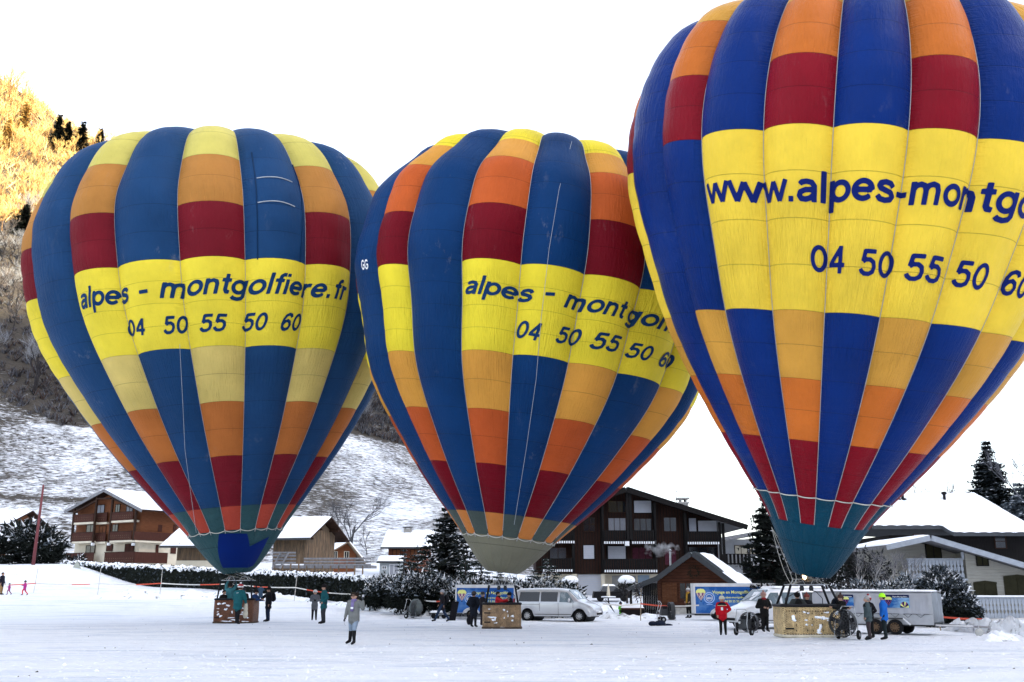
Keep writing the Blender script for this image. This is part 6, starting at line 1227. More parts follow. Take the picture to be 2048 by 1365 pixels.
# ---------------------------------------------------------------- trailers
TBLUE = mat('trailer_blue_print', (.02, .105, .36), .45, .25, .9, c2=(.10, .22, .45), c2amt=.5, c2scale=.8); TWHITE = mat('trailer_white_frame', (.62, .63, .64), .5, .1); YEL = mat('pale_yellow_print', (.75, .78, .25), .6, .02); LBL = mat('light_blue_print', (.35, .50, .80), .6, .1); PURP = mat('purple_print', (.20, .06, .16), .6, .1); NAVY = mat('navy_print', (.006, .012, .06), .6, .1)
def flat_text(parent, body, x, z, h, y, m, W=None, bold=.015, rot=None, italic=0):
    V_, F_, W0 = text_mesh(body, italic, bold, None); s = h / ASC; sx = s if W is None else W / W0
    return nobj('lettering', np.stack([x + V_[:, 0] * sx, np.full(len(V_), y), z + V_[:, 1] * s], -1), F_, m, parent=parent)
def print_balloon(parent, x, z, r, y, cols):
    """small flat printed balloon: stripes as thin sheets"""
    b = MB(); n = 7; prof = [(0, -1.35), (.12, -1.3), (.75, -.45), (1.0, .15), (.93, .55), (.6, .9), (0, 1.02)]
    for i in range(n):
        a0, a1 = -1 + 2 * i / n, -1 + 2 * (i + 1) / n; f0, f1 = math.sin(a0 * 1.57), math.sin(a1 * 1.57)
        for j in range(len(prof) - 1):
            (w0, z0), (w1, z1) = prof[j], prof[j + 1]; c = cols[0] if (j >= 3 and j < 5) else (cols[1] if (i + (j > 1)) % 2 else cols[2])
            b.add([(x + r * w0 * f0, y, z + r * z0), (x + r * w0 * f1, y, z + r * z0), (x + r * w1 * f1, y, z + r * z1), (x + r * w1 * f0, y, z + r * z1)], [(0, 1, 2, 3)], c)
    b.box(x - r * .13, x + r * .13, y - .002, y, z - r * 1.62, z - r * 1.42, NAVY); b.build('printed_balloon', parent)
def box_trailer(label, O, rz_, L_, H_, wx, group, z0=.38):
    """body from x=0 to L_, seen from -y; tow bar at x=0 side"""
    t = thing('trailer', label, 'trailer', O, rz_, group); W = 1.7
    b = MB(); fr = .09; b.box(0, L_, 0, W, z0, z0 + H_, TWHITE); bd = b.build('body', t)
    b = MB(); b.box(0, L_, -.03, -.002, z0 + H_ - .2, z0 + H_, TWHITE); b.box(0, fr, -.03, -.002, z0, z0 + H_ - .2, TWHITE); b.box(L_ - fr, L_, -.03, -.002, z0, z0 + H_ - .2, TWHITE); b.box(0, L_, .0, .05, z0 - .1, z0 - .003, DKST); b.build('frame', t)
    # blue panel with an arch cut above the wheel
    xs_ = [fr + .002] + list(np.linspace(wx - .48, wx + .48, 13)) + [L_ - fr - .002]; vs = []
    for x in xs_: zb = z0 + .02 + (.3 * max(0, 1 - ((x - wx) / .48) ** 2) ** .5 if abs(x - wx) < .48 else 0); vs += [(x, -.012, zb), (x, -.012, z0 + H_ - .202)]
    b = MB(); b.add(vs, [(2 * i, 2 * i + 2, 2 * i + 3, 2 * i + 1) for i in range(len(xs_) - 1)], TBLUE); pn = b.build('printed_panel', t)
    b = MB(); arc = [(wx + .5 * math.cos(a), -.05, z0 - .05 + .36 * math.sin(a)) for a in np.linspace(0, math.pi, 12)]; b.tube(arc, .035, TWHITE, 5); b.build('mudguard', t, True)
    for y, sd in ((-.02, -1), (W - .05, 1)): wheel(t, wx, y + (.05 if sd < 0 else 0), .29, R=.29, W=.18, rim=RIMB, side=sd, spokes=5)
    b = MB(); b.box(.1, L_ - .1, .3, W - .3, z0 - .12, z0 - .004, GRIL); b.tube([(.1, W / 2, z0 - .06), (-1.3, W / 2, z0 - .1)], .04, STEEL, 6); b.tube([(-1.15, W / 2, z0 - .1), (-1.15, W / 2, .06)], .03, STEEL, 5); b.lathe([(.0, -.04), (.09, -.04), (.09, .04), (0, .04)], (-1.15, W / 2, .1), RUB, 10, 'y'); b.build('tow_bar', t)
    print_balloon(pn, .42, z0 + H_ * .66, H_ * .165, -.02, (YEL, PURP, mat('cream_print', (.6, .52, .42), .6, .1)))
    b = MB()
    for q, r_, mm in ((0, .30, LBL), (1, .25, TBLUE), (2, .19, WHITE), (3, .165, TBLUE)): b.lathe([(0, 0), (r_ * H_ / 1.6, 0)], (.42 + H_ * .28, -.016 - q * .003, z0 + H_ * .52), mm, 20, 'y')
    for i in range(4): b.box(.42 + H_ * .2 + i * .075, .42 + H_ * .2 + i * .075 + .045, -.034, -.031, z0 + H_ * .47, z0 + H_ * .54, WHITE)
    b.build('round_emblem', pn)
    b = MB(); b.bar((.42 + H_ * .18, -.02, z0 + H_ * .3), (.42 + H_ * .38, -.02, z0 + H_ * .3), .01, .03, LBL); b.build('printed_line', pn)
    tx_ = 1.12
    flat_text(pn, 'Voyage en Montgolfière', tx_, z0 + H_ * .66, H_ * .1, -.018, YEL, W=2.4); flat_text(pn, 'www.alpes-montgolfiere.fr', tx_ + .38, z0 + H_ * .505, H_ * .065, -.018, YEL, W=1.8); flat_text(pn, '04 50 55 50 60', tx_ + .72, z0 + H_ * .37, H_ * .075, -.018, YEL, W=1.1)
    flat_text(pn, 'www.alpes-montgolfiere.fr', tx_ + .05, z0 + H_ * .24, H_ * .035, -.018, LBL, W=.9)
    return t
P = ground_hit(902, 1241); box_trailer('blue printed box trailer behind the middle basket', P + np.array([.15, 1.6, .0]), math.radians(-2), 3.75, 1.72, 1.0, 'blue box trailers with balloon print')
P = ground_hit(1398, 1242.5); box_trailer('blue printed box trailer hitched behind the white minibus', P + np.array([.02, 1.5, 0]), math.radians(-4), 4.9, 1.78, 1.45, 'blue box trailers with balloon print')

# canvas trailer at the right
CANV = mat('grey_canvas', (.40, .41, .44), .8, .08, 2, .02, 3, stretch=(3, 3, .6)); GALV = mat('galvanised_panel', (.42, .43, .45), .45, .1, 3, metal=.3); ACRY = mat('grey_translucent_flap', (.12, .14, .16), .3, .4, 2)
P = ground_hit(1870, 1273); P = P + np.array([.05, .1, 0]); ang = math.radians(184)
ct = thing('canvas_trailer', 'grey canvas covered twin axle trailer with small balloon banners behind the three onlookers', 'trailer', P, math.radians(-35))
Lx = 4.9; z0 = .42; Hs = .42; Hc = .88; W = 1.7
sub(ct, 'side_panel', (-Lx, 0, 0, .05, z0, z0 + Hs, GALV)); sub(ct, 'floor', (-Lx, 0, .06, W, z0 - .06, z0 + .1, DKST)); sub(ct, 'side_panel', (-Lx, 0, W, W + .05, z0, z0 + Hs, GALV))
n = 46; vs = []; prof = [(-.03, z0 + Hs - .02, 1), (-.02, z0 + Hs + Hc * .5, 1), (.02, z0 + Hs + Hc - .12, .4), (.22, z0 + Hs + Hc, 0), (W - .2, z0 + Hs + Hc + .02, 0), (W + .03, z0 + Hs + Hc - .12, .3), (W + .04, z0 + Hs, 1)]
for i in range(n + 1):
    x = -Lx + Lx * i / n
    for y, z, k in prof: vs.append((x, y + k * .018 * math.sin(i * 1.7 + z * 3) + k * .012 * math.sin(i * .63 - z * 5), z - .01 * math.sin(i * .8)))
fs = [(i * 7 + j, (i + 1) * 7 + j, (i + 1) * 7 + j + 1, i * 7 + j + 1) for i in range(n) for j in range(6)]
b = MB(); b.add(vs, fs, CANV); cv = b.build('canvas_cover', ct, True); snow_sheet(cv, (-Lx, .1, z0 + Hs + Hc), (0, .1, z0 + Hs + Hc), (0, W - .1, z0 + Hs + Hc), (-Lx, W - .1, z0 + Hs + Hc), .07, 5, 'canvas_snow', rough=.8)
b = MB(); b.add([(.0, .0, z0), (.0, W, z0), (.0, W, z0 + Hs + Hc - .12), (.0, W * .5, z0 + Hs + Hc), (.0, .05, z0 + Hs + Hc - .05)], [(0, 1, 2, 3, 4)], ACRY); b.build('front_flap', ct)
sub(ct, 'corner_strip', (-.14, .012, -.045, -.034, z0 + Hs, z0 + Hs + Hc - .1, GALV))
b = MB()
for i in range(9):
    x = -Lx + .25 + i * .5; b.tube([(x, -.045, z0 + Hs), (x + .17, -.045, z0 + Hs - .14), (x + .34, -.045, z0 + Hs)], .008, BLACK, 3)
b.tube([(-Lx, -.04, z0 + Hs), (0, -.04, z0 + Hs)], .01, BLACK, 3); b.build('lashing_cord', ct)
BSKY = mat('banner_sky_print', (.02, .12, .38), .5, .3, .9, stretch=(1, 1, 2), c2=(.25, .45, .65), c2amt=.5, c2scale=.7)
for x0, w_ in ((-1.86, 1.0), (-3.62, .5)):
    b = MB(); zb = z0 + Hs + .24; b.box(x0, x0 + w_, -.075, -.06, zb, zb + .52, BSKY); b.box(x0, x0 + w_, -.079, -.0755, zb + .4, zb + .52, NAVY); bn_ = b.build('banner', ct)
    print_balloon(bn_, x0 + .17, zb + .30, .15, -.083, (YEL, NAVY, PURP))
    if w_ > .9:
        b = MB(); cols = (YEL, NAVY, PURP, YEL, NAVY, PURP, YEL, NAVY)
        for i in range(8): a0, a1 = math.pi * i / 8, math.pi * (i + 1) / 8; b.add([(x0 + .8, -.083, zb + .01), (x0 + .8 + .18 * math.cos(a0), -.083, zb + .01 + .24 * math.sin(a0)), (x0 + .8 + .18 * math.cos(a1), -.083, zb + .01 + .24 * math.sin(a1))], [(0, 1, 2)], cols[i])
        b.build('printed_balloon', bn_)
    flat_text(bn_, 'Alpes-Montgolfière' if w_ > .9 else 'Voyage', x0 + (.34 if w_ > .9 else .08), zb + .42, .05, -.085, WHT, W=.6 if w_ > .9 else .36)
    if w_ > .9: flat_text(bn_, 'Chez le rêve', x0 + .56, zb + .34, .04, -.085, LBL, W=.38)
for x in (-1.5, -2.3):
    for y, sd in ((-.06, -1), (W + .02, 1)): wheel(ct, x, y, .31, R=.31, W=.2, rim=RIMB, side=sd, spokes=10)
b = MB(); b.box(-2.7, -1.15, -.18, .0 - .052, .64, .68, DKST); b.hexa([(-1.15, -.18, .64), (-.9, -.18, .40), (-.9, -.06, .40), (-1.15, -.06, .64), (-1.15, -.18, .69), (-.86, -.18, .44), (-.86, -.06, .44), (-1.15, -.06, .69)], WHITE); b.build('mudguard', ct)
b = MB(); b.tube([(0, .2, z0 - .02), (1.3, W / 2, z0 - .06), (1.9, W / 2, z0 - .08)], .045, STEEL, 6); b.tube([(0, W - .2, z0 - .02), (1.3, W / 2, z0 - .06)], .045, STEEL, 6); b.tube([(1.5, W / 2 - .12, z0), (1.5, W / 2 - .12, .18)], .03, STEEL, 5); b.build('tow_bar', ct)
for y in (-.12, .1): b = MB(); b.lathe([(0, -.03), (.13, -.03), (.15, 0), (.13, .03), (0, .03)], (1.5, W / 2 + y, .15), mat('pale_jockey_wheel', (.5, .5, .47), .7, .1), 14, 'y'); b.build('jockey_wheel', ct, True)

# ---------------------------------------------------------------- inflation fans, cart, bags
def fan(label, px, py, R, rz_, cover=False):
    P = ground_hit(px, py); t = thing('inflation_fan', label, 'fan', P, rz_, 'inflation fans on two wheels'); zc = R + .12
    b = MB()
    for r_, y in ((R, -.12), (R, .12), (R * .8, -.15), (R * .6, -.17), (R * .4, -.18), (R * .2, -.19), (R * .8, .15), (R * .5, .17)): b.tube([(r_ * math.cos(a), y, zc + r_ * math.sin(a)) for a in np.linspace(0, 2 * math.pi, 21)], .010, DKST, 4, False)
    for i in range(14): a = 2 * math.pi * i / 14; b.tube([(0, -.2, zc), (R * math.cos(a), -.12, zc + R * math.sin(a)), (R * math.cos(a), .12, zc + R * math.sin(a)), (0, .18, zc)], .008, DKST, 3, False)
    b.build('wire_cage', t)
    b = MB(); b.lathe([(R * .98, -.1), (R * .98, .1)], (0, 0, zc), DKST, 24, 'y'); b.build('shroud', t, True)
    b = MB()
    for i in range(5):
        a = 2 * math.pi * i / 5 + .3; c, s = math.cos(a), math.sin(a); b.hexa([(c * .06 - s * .05, -.04, zc + s * .06 + c * .05), (c * .06 + s * .05, .03, zc + s * .06 - c * .05), (c * .06 + s * .05, .04, zc + s * .06 - c * .05), (c * .06 - s * .05, -.03, zc + s * .06 + c * .05), (c * R * .92 - s * .08, -.03, zc + s * R * .92 + c * .08), (c * R * .92 + s * .08, .03, zc + s * R * .92 - c * .08), (c * R * .92 + s * .08, .04, zc + s * R * .92 - c * .08), (c * R * .92 - s * .08, -.02, zc + s * R * .92 + c * .08)], BLACK)
    b.build('propeller', t)
    b = MB(); b.box(-.2, .2, .22, .62, zc - .25, zc + .12, DKST); b.box(-.12, .12, .25, .5, zc + .12, zc + .28, BLACK); b.tube([(.1, .62, zc), (.1, .72, zc)], .05, STEEL, 8); en = b.build('engine', t)
    b = MB()
    for s_ in (-1, 1): b.tube([(s_ * .28, -.2, .12), (s_ * .28, .7, .14), (s_ * .28, .78, .5), (s_ * .26, .62, zc + .42), (s_ * .2, .7, zc + .55)], .018, STEEL, 6); b.tube([(s_ * .28, -.15, .13), (s_ * .25, .0, zc + .1)], .015, STEEL, 5)
    b.tube([(-.2, .7, zc + .55), (.2, .7, zc + .55)], .018, STEEL, 6); b.tube([(-.28, .7, .14), (.28, .7, .14)], .015, STEEL, 5); b.build('handle_frame', t, True)
    for s_ in (-1, 1): wheel(t, .55, s_ * .3 + .3, .15, R=.15, W=.09, rim=RIMB, spokes=4, side=-1) if False else None
    for s_ in (-1, 1):
        b = MB(); b.lathe([(0, -.04), (.08, -.04), (.15, -.04), (.165, 0), (.15, .04), (0, .04)], (s_ * .36, .55, .165), RUB, 16, 'x'); w_ = b.build('wheel', t, True); b = MB(); b.lathe([(0, s_ * .045), (.06, s_ * .045), (.07, s_ * .03)], (s_ * .36, .55, .165), STEEL, 10, 'x'); b.build('hub', w_)
    if cover:
        b = MB(); b.ball((.05, .1, zc + .05), (R * .92, .42, R * 1.02), mat('grey_fan_cover', (.10, .115, .115), .8, .15, 3), 14, 10, .05, rnd); b.build('fabric_cover', t, True)
    return t
fan('inflation fan under a grey cover standing before the hedge', 833, 1238, .52, math.radians(60), True)
fan('inflation fan seen edge on by the hut porch', 1343, 1245, .50, math.radians(96))
fan('inflation fan on a trolley beside the man in the red jacket', 1500, 1271, .42, math.radians(140))
fan('inflation fan leaning at the right end of the nearest basket', 1688, 1281, .46, math.radians(-35))
P = ground_hit(875, 1238); t = thing('cart', 'small flat trolley with snow on it behind the walking man', 'trolley', P, .1); b = MB(); b.box(-.55, .6, 0, .6, .3, .36, DKST); b.tube([(.6, .3, .33), (1.0, .3, .5)], .02, STEEL, 5); b.tube([(-.4, .1, .3), (-.45, .0, .02)], .02, STEEL, 5); b.build('platform', t); snow_sheet(t, (-.5, 0, .36), (.55, 0, .36), (.55, .6, .36), (-.5, .6, .36), .12, 3, 'cart_snow', n=(14, 8))
for x in (-.25, .4): b = MB(); b.lathe([(0, -.04), (.14, -.04), (.16, 0), (.14, .04), (0, .04)], (x, -.06, .16), RUB, 14, 'y'); b.build('wheel', t, True)
def lump(label, name, cat, px, py, parts, m, seed):
    P = ground_hit(px, py); t = thing(name, label, cat, P); b = MB(); r = random.Random(seed)
    for c, rr in parts: b.ball(c, rr, m, 12, 8, .09, r)
    b.build('cloth', t, True); return t
lump('dark blue coat dropped on the snow before the hut', 'coat', 'coat', 1318, 1252, [((-.32, 0, .1), (.22, .2, .13)), ((.05, 0, .11), (.3, .25, .16)), ((.4, -.05, .04), (.3, .15, .07))], mat('navy_cloth', (.012, .018, .035), .9, .3), 3)
BAGM = mat('black_bag_fabric', (.010, .010, .013), .8, .3)
lump('black duffel bag standing against the left end of the nearest basket', 'bag', 'bag', 1557, 1268, [((0, 0, .28), (.14, .2, .32)), ((.05, 0, .5), (.1, .16, .14))], BAGM, 5)
lump('black rucksack on the snow under the tall backpacker by the middle basket', 'backpack', 'backpack', 938, 1250, [((0, 0, .22), (.13, .13, .24)), ((.02, 0, .4), (.09, .1, .1))], BAGM, 6)
P = ground_hit(906, 1242); t = thing('equipment_case', 'tall black case leaning on the left blue trailer', 'case', P + np.array([0, .3, 0])); b = MB(); b.hexa([(-.28, -.1, 0), (.12, -.1, 0), (.12, .2, 0), (-.28, .2, 0), (-.08, .05, 1.1), (.32, .05, 1.1), (.32, .3, 1.1), (-.08, .3, 1.1)], BAGM); b.build('case', t); b = MB(); b.tube([(.02, .03, 1.1), (.12, .05, 1.18), (.22, .03, 1.1)], .015, BAGM, 5); b.build('handle', t)

# ---------------------------------------------------------------- barrier tape and stakes
TAPEW = mat('white_tape', (.66, .64, .60), .5, .1); TAPER = mat('red_tape', (.60, .10, .06), .5, .1); STK = mat('wooden_stake', (.34, .27, .19), .8, .2); STKW = mat('pale_stake', (.5, .48, .44), .8, .1)
stakes = [(76, 1137, 67, 1186, 'stake at the far left beside the walking children'), (202, 1137, 195, 1190, 'stake on the snow bank left of the left basket'), (325, 1139, 320, 1189, 'stake before the hedge left of the left balloon skirt'), (594, 1152, 588, 1203, 'leaning stake right of the left basket'), (703, 1162, 703, 1207, 'stake behind the woman in the grey parka'), (831, 1169, 831, 1226, 'wooden stake above the covered fan'), (1282, 1178, 1281, 1242, 'stake beside the child in green'), (1874, 1218, 1882, 1262, 'stake behind the tow bar of the canvas trailer')]
tops = []
for i, (x0, y0, x1, y1, lab) in enumerate(stakes):
    Pb = ground_hit(x1, y1); Pt = at(x0, y0, Pb[1]); t = thing('stake', lab, 'stake', Pb, 0, 'stakes carrying the barrier tape'); b = MB(); b.tube([(0, 0, -.2), tuple(Pt - Pb)], [.03, .022], STK if i in (4, 5, 6, 7) else STKW, 6); b.build('rod', t)
def tape(label, pts):
    P = [at(x, y, Y_) for x, y, Y_ in pts]; t = thing('barrier_tape', label, 'barrier tape', P[0]); seg = []
    for a, c in zip(P[:-1], P[1:]):
        n = max(2, int(np.linalg.norm(c - a) / .9))
        for i in range(n): f = i / n; q = a * (1 - f) + c * f; q[2] -= .10 * math.sin(math.pi * f); seg.append(q)
    seg.append(P[-1])
    for i in range(len(seg) - 1):
        a, c = seg[i] - P[0], seg[i + 1] - P[0]; b = MB(); tw = .03 * math.sin(i * .9); b.hexa([(a[0], a[1] + .003, a[2] - .04), (c[0], c[1] + .003, c[2] - .04), (c[0], c[1] + .006, c[2] - .04), (a[0], a[1] + .006, a[2] - .04), (a[0], a[1] + tw, a[2] + .04), (c[0], c[1] + tw, c[2] + .04), (c[0], c[1] + .003 + tw, c[2] + .04), (a[0], a[1] + .003 + tw, a[2] + .04)], TAPER if (i // 2) % 3 == 1 else TAPEW); b.build('tape_stripe', t)
def YS(i): return float(ground_hit(stakes[i][2], stakes[i][3])[1]) - .05
tape('red and white barrier tape along the hedge and back of the field', [(-30, 1169, YS(0)), (72, 1167, YS(0)), (198, 1168, YS(1)), (322, 1167, YS(2)), (460, 1168, 84), (591, 1175.6, YS(3)), (703, 1189, YS(4)), (831, 1198, YS(5)), (900, 1202, 63)])
tape('red and white barrier tape from the silver van to the hut trailer', [(1205, 1208.5, 62), (1281, 1208, YS(6)), (1398, 1211, 60)])
tape('red and white barrier tape from the canvas trailer to the right edge', [(1872, 1233, YS(7)), (1876, 1234, YS(7)), (2080, 1236, 44)])
Pb = ground_hit(66, 1137); Pb = at(65, 1140, 97); Pb[2] = float(terrain(Pb[0], Pb[1])); Pt = at(87, 970, 97)
t = thing('pole', 'tall leaning dull red pole beside the dark evergreen at the left', 'pole', Pb); b = MB(); b.tube([(0, 0, -.5), tuple(Pt - Pb)], [.17, .09], mat('dull_red_pole', (.16, .05, .055), .6, .2), 10); b.build('shaft', t, True)
# road sign seen from behind, closed parasol, planter, twigs
P = at(153, 1140, 97); P[2] = float(terrain(P[0], P[1])); t = thing('sign', 'pale triangular road sign showing over the left end of the hedge', 'sign', P); z = at(153, 1123, 97)[2] - P[2]; b = MB(); b.prism([(-.45, z - .75), (.45, z - .75), (.0, z + .1)], -.03, 0, mat('sign_back', (.36, .38, .33), .6, .1)); b.build('plate', t); b = MB(); b.tube([(0, .03, -.3), (0, .03, z - .2)], .04, STEEL, 6); b.build('post', t)
P = at(1217, 1196, 80); P[2] = float(terrain(P[0], P[1])); t = thing('parasol', 'closed snowy parasol on a round snow covered table before the garage', 'parasol', P); z = hfor(P, 1167); zt = hfor(P, 1192)
b = MB(); b.lathe([(.14, 0), (.10, (z - zt) * .5), (.02, z - zt)], (0, 0, zt), CREAM, 10); b.build('folded_canopy', t, True); b = MB(); b.lathe([(0, .1), (.55, .08), (.58, 0), (0, 0)], (0, 0, zt - .12), SNOW, 18); b.build('table_snow', t, True); b = MB(); b.lathe([(0, -.04), (.55, -.04), (.55, 0), (.0, 0)], (0, 0, zt - .13), BKWOOD, 18); b.tube([(0, 0, -.1), (0, 0, zt)], .04, BKWOOD, 6); b.build('table', t)
P = at(1224, 1190, 88); P[2] = float(terrain(P[0], P[1])); t = thing('car', 'dark car under snow half hidden beside the garage', 'car', P); b = MB(); b.hexa([(-1.6, 0, .3), (1.6, 0, .3), (1.6, 1.6, .3), (-1.6, 1.6, .3), (-1.5, .05, .85), (1.5, .05, .85), (1.5, 1.55, .85), (-1.5, 1.55, .85)], BLACK); b.hexa([(-1.0, .1, .86), (.8, .1, .86), (.8, 1.5, .86), (-1.0, 1.5, .86), (-.7, .2, 1.3), (.3, .2, 1.3), (.3, 1.4, 1.3), (-.7, 1.4, 1.3)], TINT); b.build('body', t); snow_sheet(t, (-.75, .15, 1.3), (.35, .15, 1.3), (.35, 1.4, 1.3), (-.75, 1.4, 1.3), .14, 2, 'car_snow', n=(12, 10)); snow_sheet(t, (.85, .1, .86), (1.55, .1, .86), (1.55, 1.5, .86), (.85, 1.5, .86), .12, 3, 'car_snow', n=(10, 10))
for x in (-1, 1): b = MB(); b.lathe([(0, -.1), (.3, -.1), (.3, .1), (0, .1)], (x, .05, .3), RUB, 14, 'y'); b.build('wheel', t)
P = at(1264, 1240, 66); P[2] = float(terrain(P[0], P[1])); t = thing('planter', 'dark wooden planter with a post under the hut eaves', 'planter', P); b = MB(); b.box(-.65, .75, 0, .5, 0, .62, BKWOOD); b.box(-.7, .8, -.05, .55, .56, .64, RDWOOD_D); b.build('trough', t); b = MB(); b.box(-.07, .07, .2, .34, 0, hfor(P, 1180), BKWOOD); b.build('post', t)
leafy(t, [(-.45, 0, 1.75, .3, .25, .55), (.45, 0, 1.65, .28, .25, .55)], 4, 260, .16, (TWIGD, TWIG), .3, 0, 'hanging_plants', shell=.9); snow_sheet(t, (-.7, -.05, .64), (.8, -.05, .64), (.8, .5, .64), (-.7, .5, .64), .15, 3, 'planter_snow', n=(16, 8))
P = ground_hit(1228, 1226); t = thing('twigs', 'bundle of bare twigs stuck in the snow left of the child in green', 'twigs', P); b = MB(); r = random.Random(2)
for i in range(12): b.tube([(.05, 0, 0), (-.35 + r.uniform(-.1, .1), 0, .6), (-.75 + r.uniform(-.35, .35), r.uniform(-.1, .1), 1.15 + r.uniform(-.2, .2))], [.012, .009, .003], TWIGD, 3)
b.build('twig_bundle', t)
# shovelled snow banks
def bank(label, pts, h, seed, w_=1.2):
    """lumpy ridge of ploughed snow through ground points"""
    P = np.array([ground_hit(x, y) for x, y in pts]); n = max(40, int(sum(np.linalg.norm(P[1:] - P[:-1], axis=1)) * 5)); s = np.linspace(0, len(P) - 1, n); C_ = np.stack([np.interp(s, range(len(P)), P[:, i]) for i in range(3)], -1); m = 11; r = np.random.RandomState(seed); V_ = []
    fine = r.randn(n, m) * .06; fine = (fine + np.roll(fine, 1, 0) + np.roll(fine, 1, 1) + np.roll(fine, 2, 0) + np.roll(np.roll(fine, 1, 0), 1, 1)) / 2.2
    for j in range(m):
        v_ = j / (m - 1) * 2 - 1; q = C_.copy(); q[:, 1] += v_ * w_; hh = h * (1 - v_ * v_) * (.62 + .38 * np.sin(s * 5 + seed + j * .25) * np.sin(s * 13 + j * .5)) * np.clip(np.minimum(s, len(P) - 1 - s) * 3, 0, 1)
        q[:, 2] = terrain(q[:, 0], q[:, 1]) - .03 + hh + fine[:, j] * (1 - v_ * v_) * min(h, .55) * 2.0; q[:, 0] += fine[:, j] * .6; V_.append(q)
    V_ = np.concatenate(V_); F_ = [(j * n + i, j * n + i + 1, (j + 1) * n + i + 1, (j + 1) * n + i) for j in range(m - 1) for i in range(n - 1)]
    o = nobj('snow_bank', V_, F_, SPOTSN, kind='structure'); o['label'] = label; return o
SPOTSN = mat('ploughed_snow', (.82, .85, .88), .75, .08, 3, .05, 5, c2=(.10, .09, .085), c2amt=.18, c2scale=1.6)  # dark spots scattered at random over the ploughed snow
bank('lumpy ploughed snow ridge along the back of the field left', [(180, 1196), (300, 1196), (430, 1196), (470, 1200)], .7, 1); bank('lumpy snow bank foot of hedge', [(500, 1192), (560, 1194), (650, 1208), (760, 1222), (830, 1228)], .35, 2, .7)
bank('ploughed snow heaps right of the canvas trailer', [(1895, 1262), (1960, 1268), (2040, 1272), (2110, 1276)], .75, 3, 1.3); bank('snow heaps around the child in green', [(1195, 1236), (1240, 1238), (1300, 1238), (1345, 1240)], .38, 4, .8); bank('snow heap by the covered fan', [(845, 1232), (870, 1230), (900, 1230)], .6, 5, .5); bank('snow bank behind the silver van', [(1190, 1224), (1230, 1216), (1262, 1216)], .5, 6, 1.5); bank('ploughed snow heaps at right edge front', [(1955, 1282), (2020, 1280), (2090, 1284)], .4, 7, .8)

# clods of trampled snow and specks of debris lying on the field
r = np.random.RandomState(12); n = 9000; y = 22 + 45 * r.rand(n) ** 1.3; x = (r.rand(n) * 2 - 1) * (y * .56 + 3); z = terrain(x, y); s = r.uniform(.008, .032, n) * (1 + (r.rand(n) < .04)); oc = np.array([(1, 0, 0), (0, 1, 0), (-1, 0, 0), (0, -1, 0), (0, 0, .8), (0, 0, -.4)]); of = np.array([(0, 1, 4), (1, 2, 4), (2, 3, 4), (3, 0, 4)])
jit = r.uniform(.6, 1.4, (n, 6, 3)); V_ = (np.stack([x, y, z], -1)[:, None, :] + oc[None] * s[:, None, None] * jit).reshape(-1, 3); F_ = (np.arange(n)[:, None, None] * 6 + of[None]).reshape(-1, 3)
tag(nobj('snow_clods', V_, F_, [SNOW, mat('debris_specks', (.06, .05, .045), .9, .3)], np.repeat((r.rand(n) < .02).astype(int), 4), kind='stuff'), 'small trampled snow clods and dark specks strewn over the field', 'snow clods')

# ---------------------------------------------------------------- people
SKIN = mat('skin', (.42, .25, .18), .6, .05); HAIRD = mat('dark_hair', (.018, .012, .009), .7, .2); HAIRG = mat('grey_hair', (.25, .24, .23), .8, .2); BOOT = mat('black_boots', (.010, .010, .011), .5, .2); SHADE = mat('sunglasses', (.008, .008, .01), .2, .1)
_cm = {}
def clo(c, name=None):
    n = name or 'fabric_%d_%d_%d' % tuple(int(v * 255) for v in c)
    return mat(n, c, .85, .15, 5, .012, 14)
REST = dict(hip=(0, 0, .94), waist=(0, 0, 1.10), chest=(0, .0, 1.32), neck=(0, .0, 1.47), head=(0, -.015, 1.64),
            shL=(.19, 0, 1.42), elL=(.26, .03, 1.15), haL=(.27, -.07, .92), shR=(-.19, 0, 1.42), elR=(-.26, .03, 1.15), haR=(-.27, -.07, .92),
            hL=(.09, 0, .93), kL=(.10, -.02, .51), aL=(.11, .02, .09), hR=(-.09, 0, .93), kR=(-.10, -.02, .51), aR=(-.11, .02, .09), tL=(.12, -.16, .04), tR=(-.12, -.16, .04))
POSES = dict(stand={}, pockets=dict(elL=(.32, .06, 1.16), haL=(.20, -.10, 1.0), elR=(-.32, .06, 1.16), haR=(-.20, -.10, 1.0)),
    hips=dict(elL=(.36, .08, 1.17), haL=(.18, -.06, 1.03)), front=dict(elL=(.27, .02, 1.15), haL=(.06, -.26, 1.18), elR=(-.27, .02, 1.15), haR=(-.06, -.28, 1.16)),
    phone=dict(elL=(.27, -.12, 1.18), haL=(.05, -.30, 1.42), elR=(-.27, -.12, 1.18), haR=(-.05, -.30, 1.42)),
    up=dict(elL=(.24, -.08, 1.62), haL=(.16, -.12, 1.88), elR=(-.24, -.08, 1.62), haR=(-.16, -.12, 1.88)),
    reach=dict(elR=(-.24, -.26, 1.28), haR=(-.16, -.52, 1.36), elL=(.24, -.24, 1.24), haL=(.16, -.50, 1.30)),
    reachR=dict(elR=(-.26, -.24, 1.32), haR=(-.2, -.44, 1.5)),
    walk=dict(kL=(.09, -.22, .54), aL=(.10, -.36, .13), tL=(.10, -.53, .15), kR=(-.09, .12, .50), aR=(-.10, .42, .14), tR=(-.10, .28, .04), elL=(.25, .12, 1.16), haL=(.24, .10, .93), elR=(-.25, -.05, 1.16), haR=(-.24, -.2, .95)),
    stride=dict(kL=(.08, -.12, .5), aL=(.08, -.10, .09), tL=(.08, -.27, .04), kR=(-.12, .05, .5), aR=(-.20, .16, .11), tR=(-.26, .02, .05)))
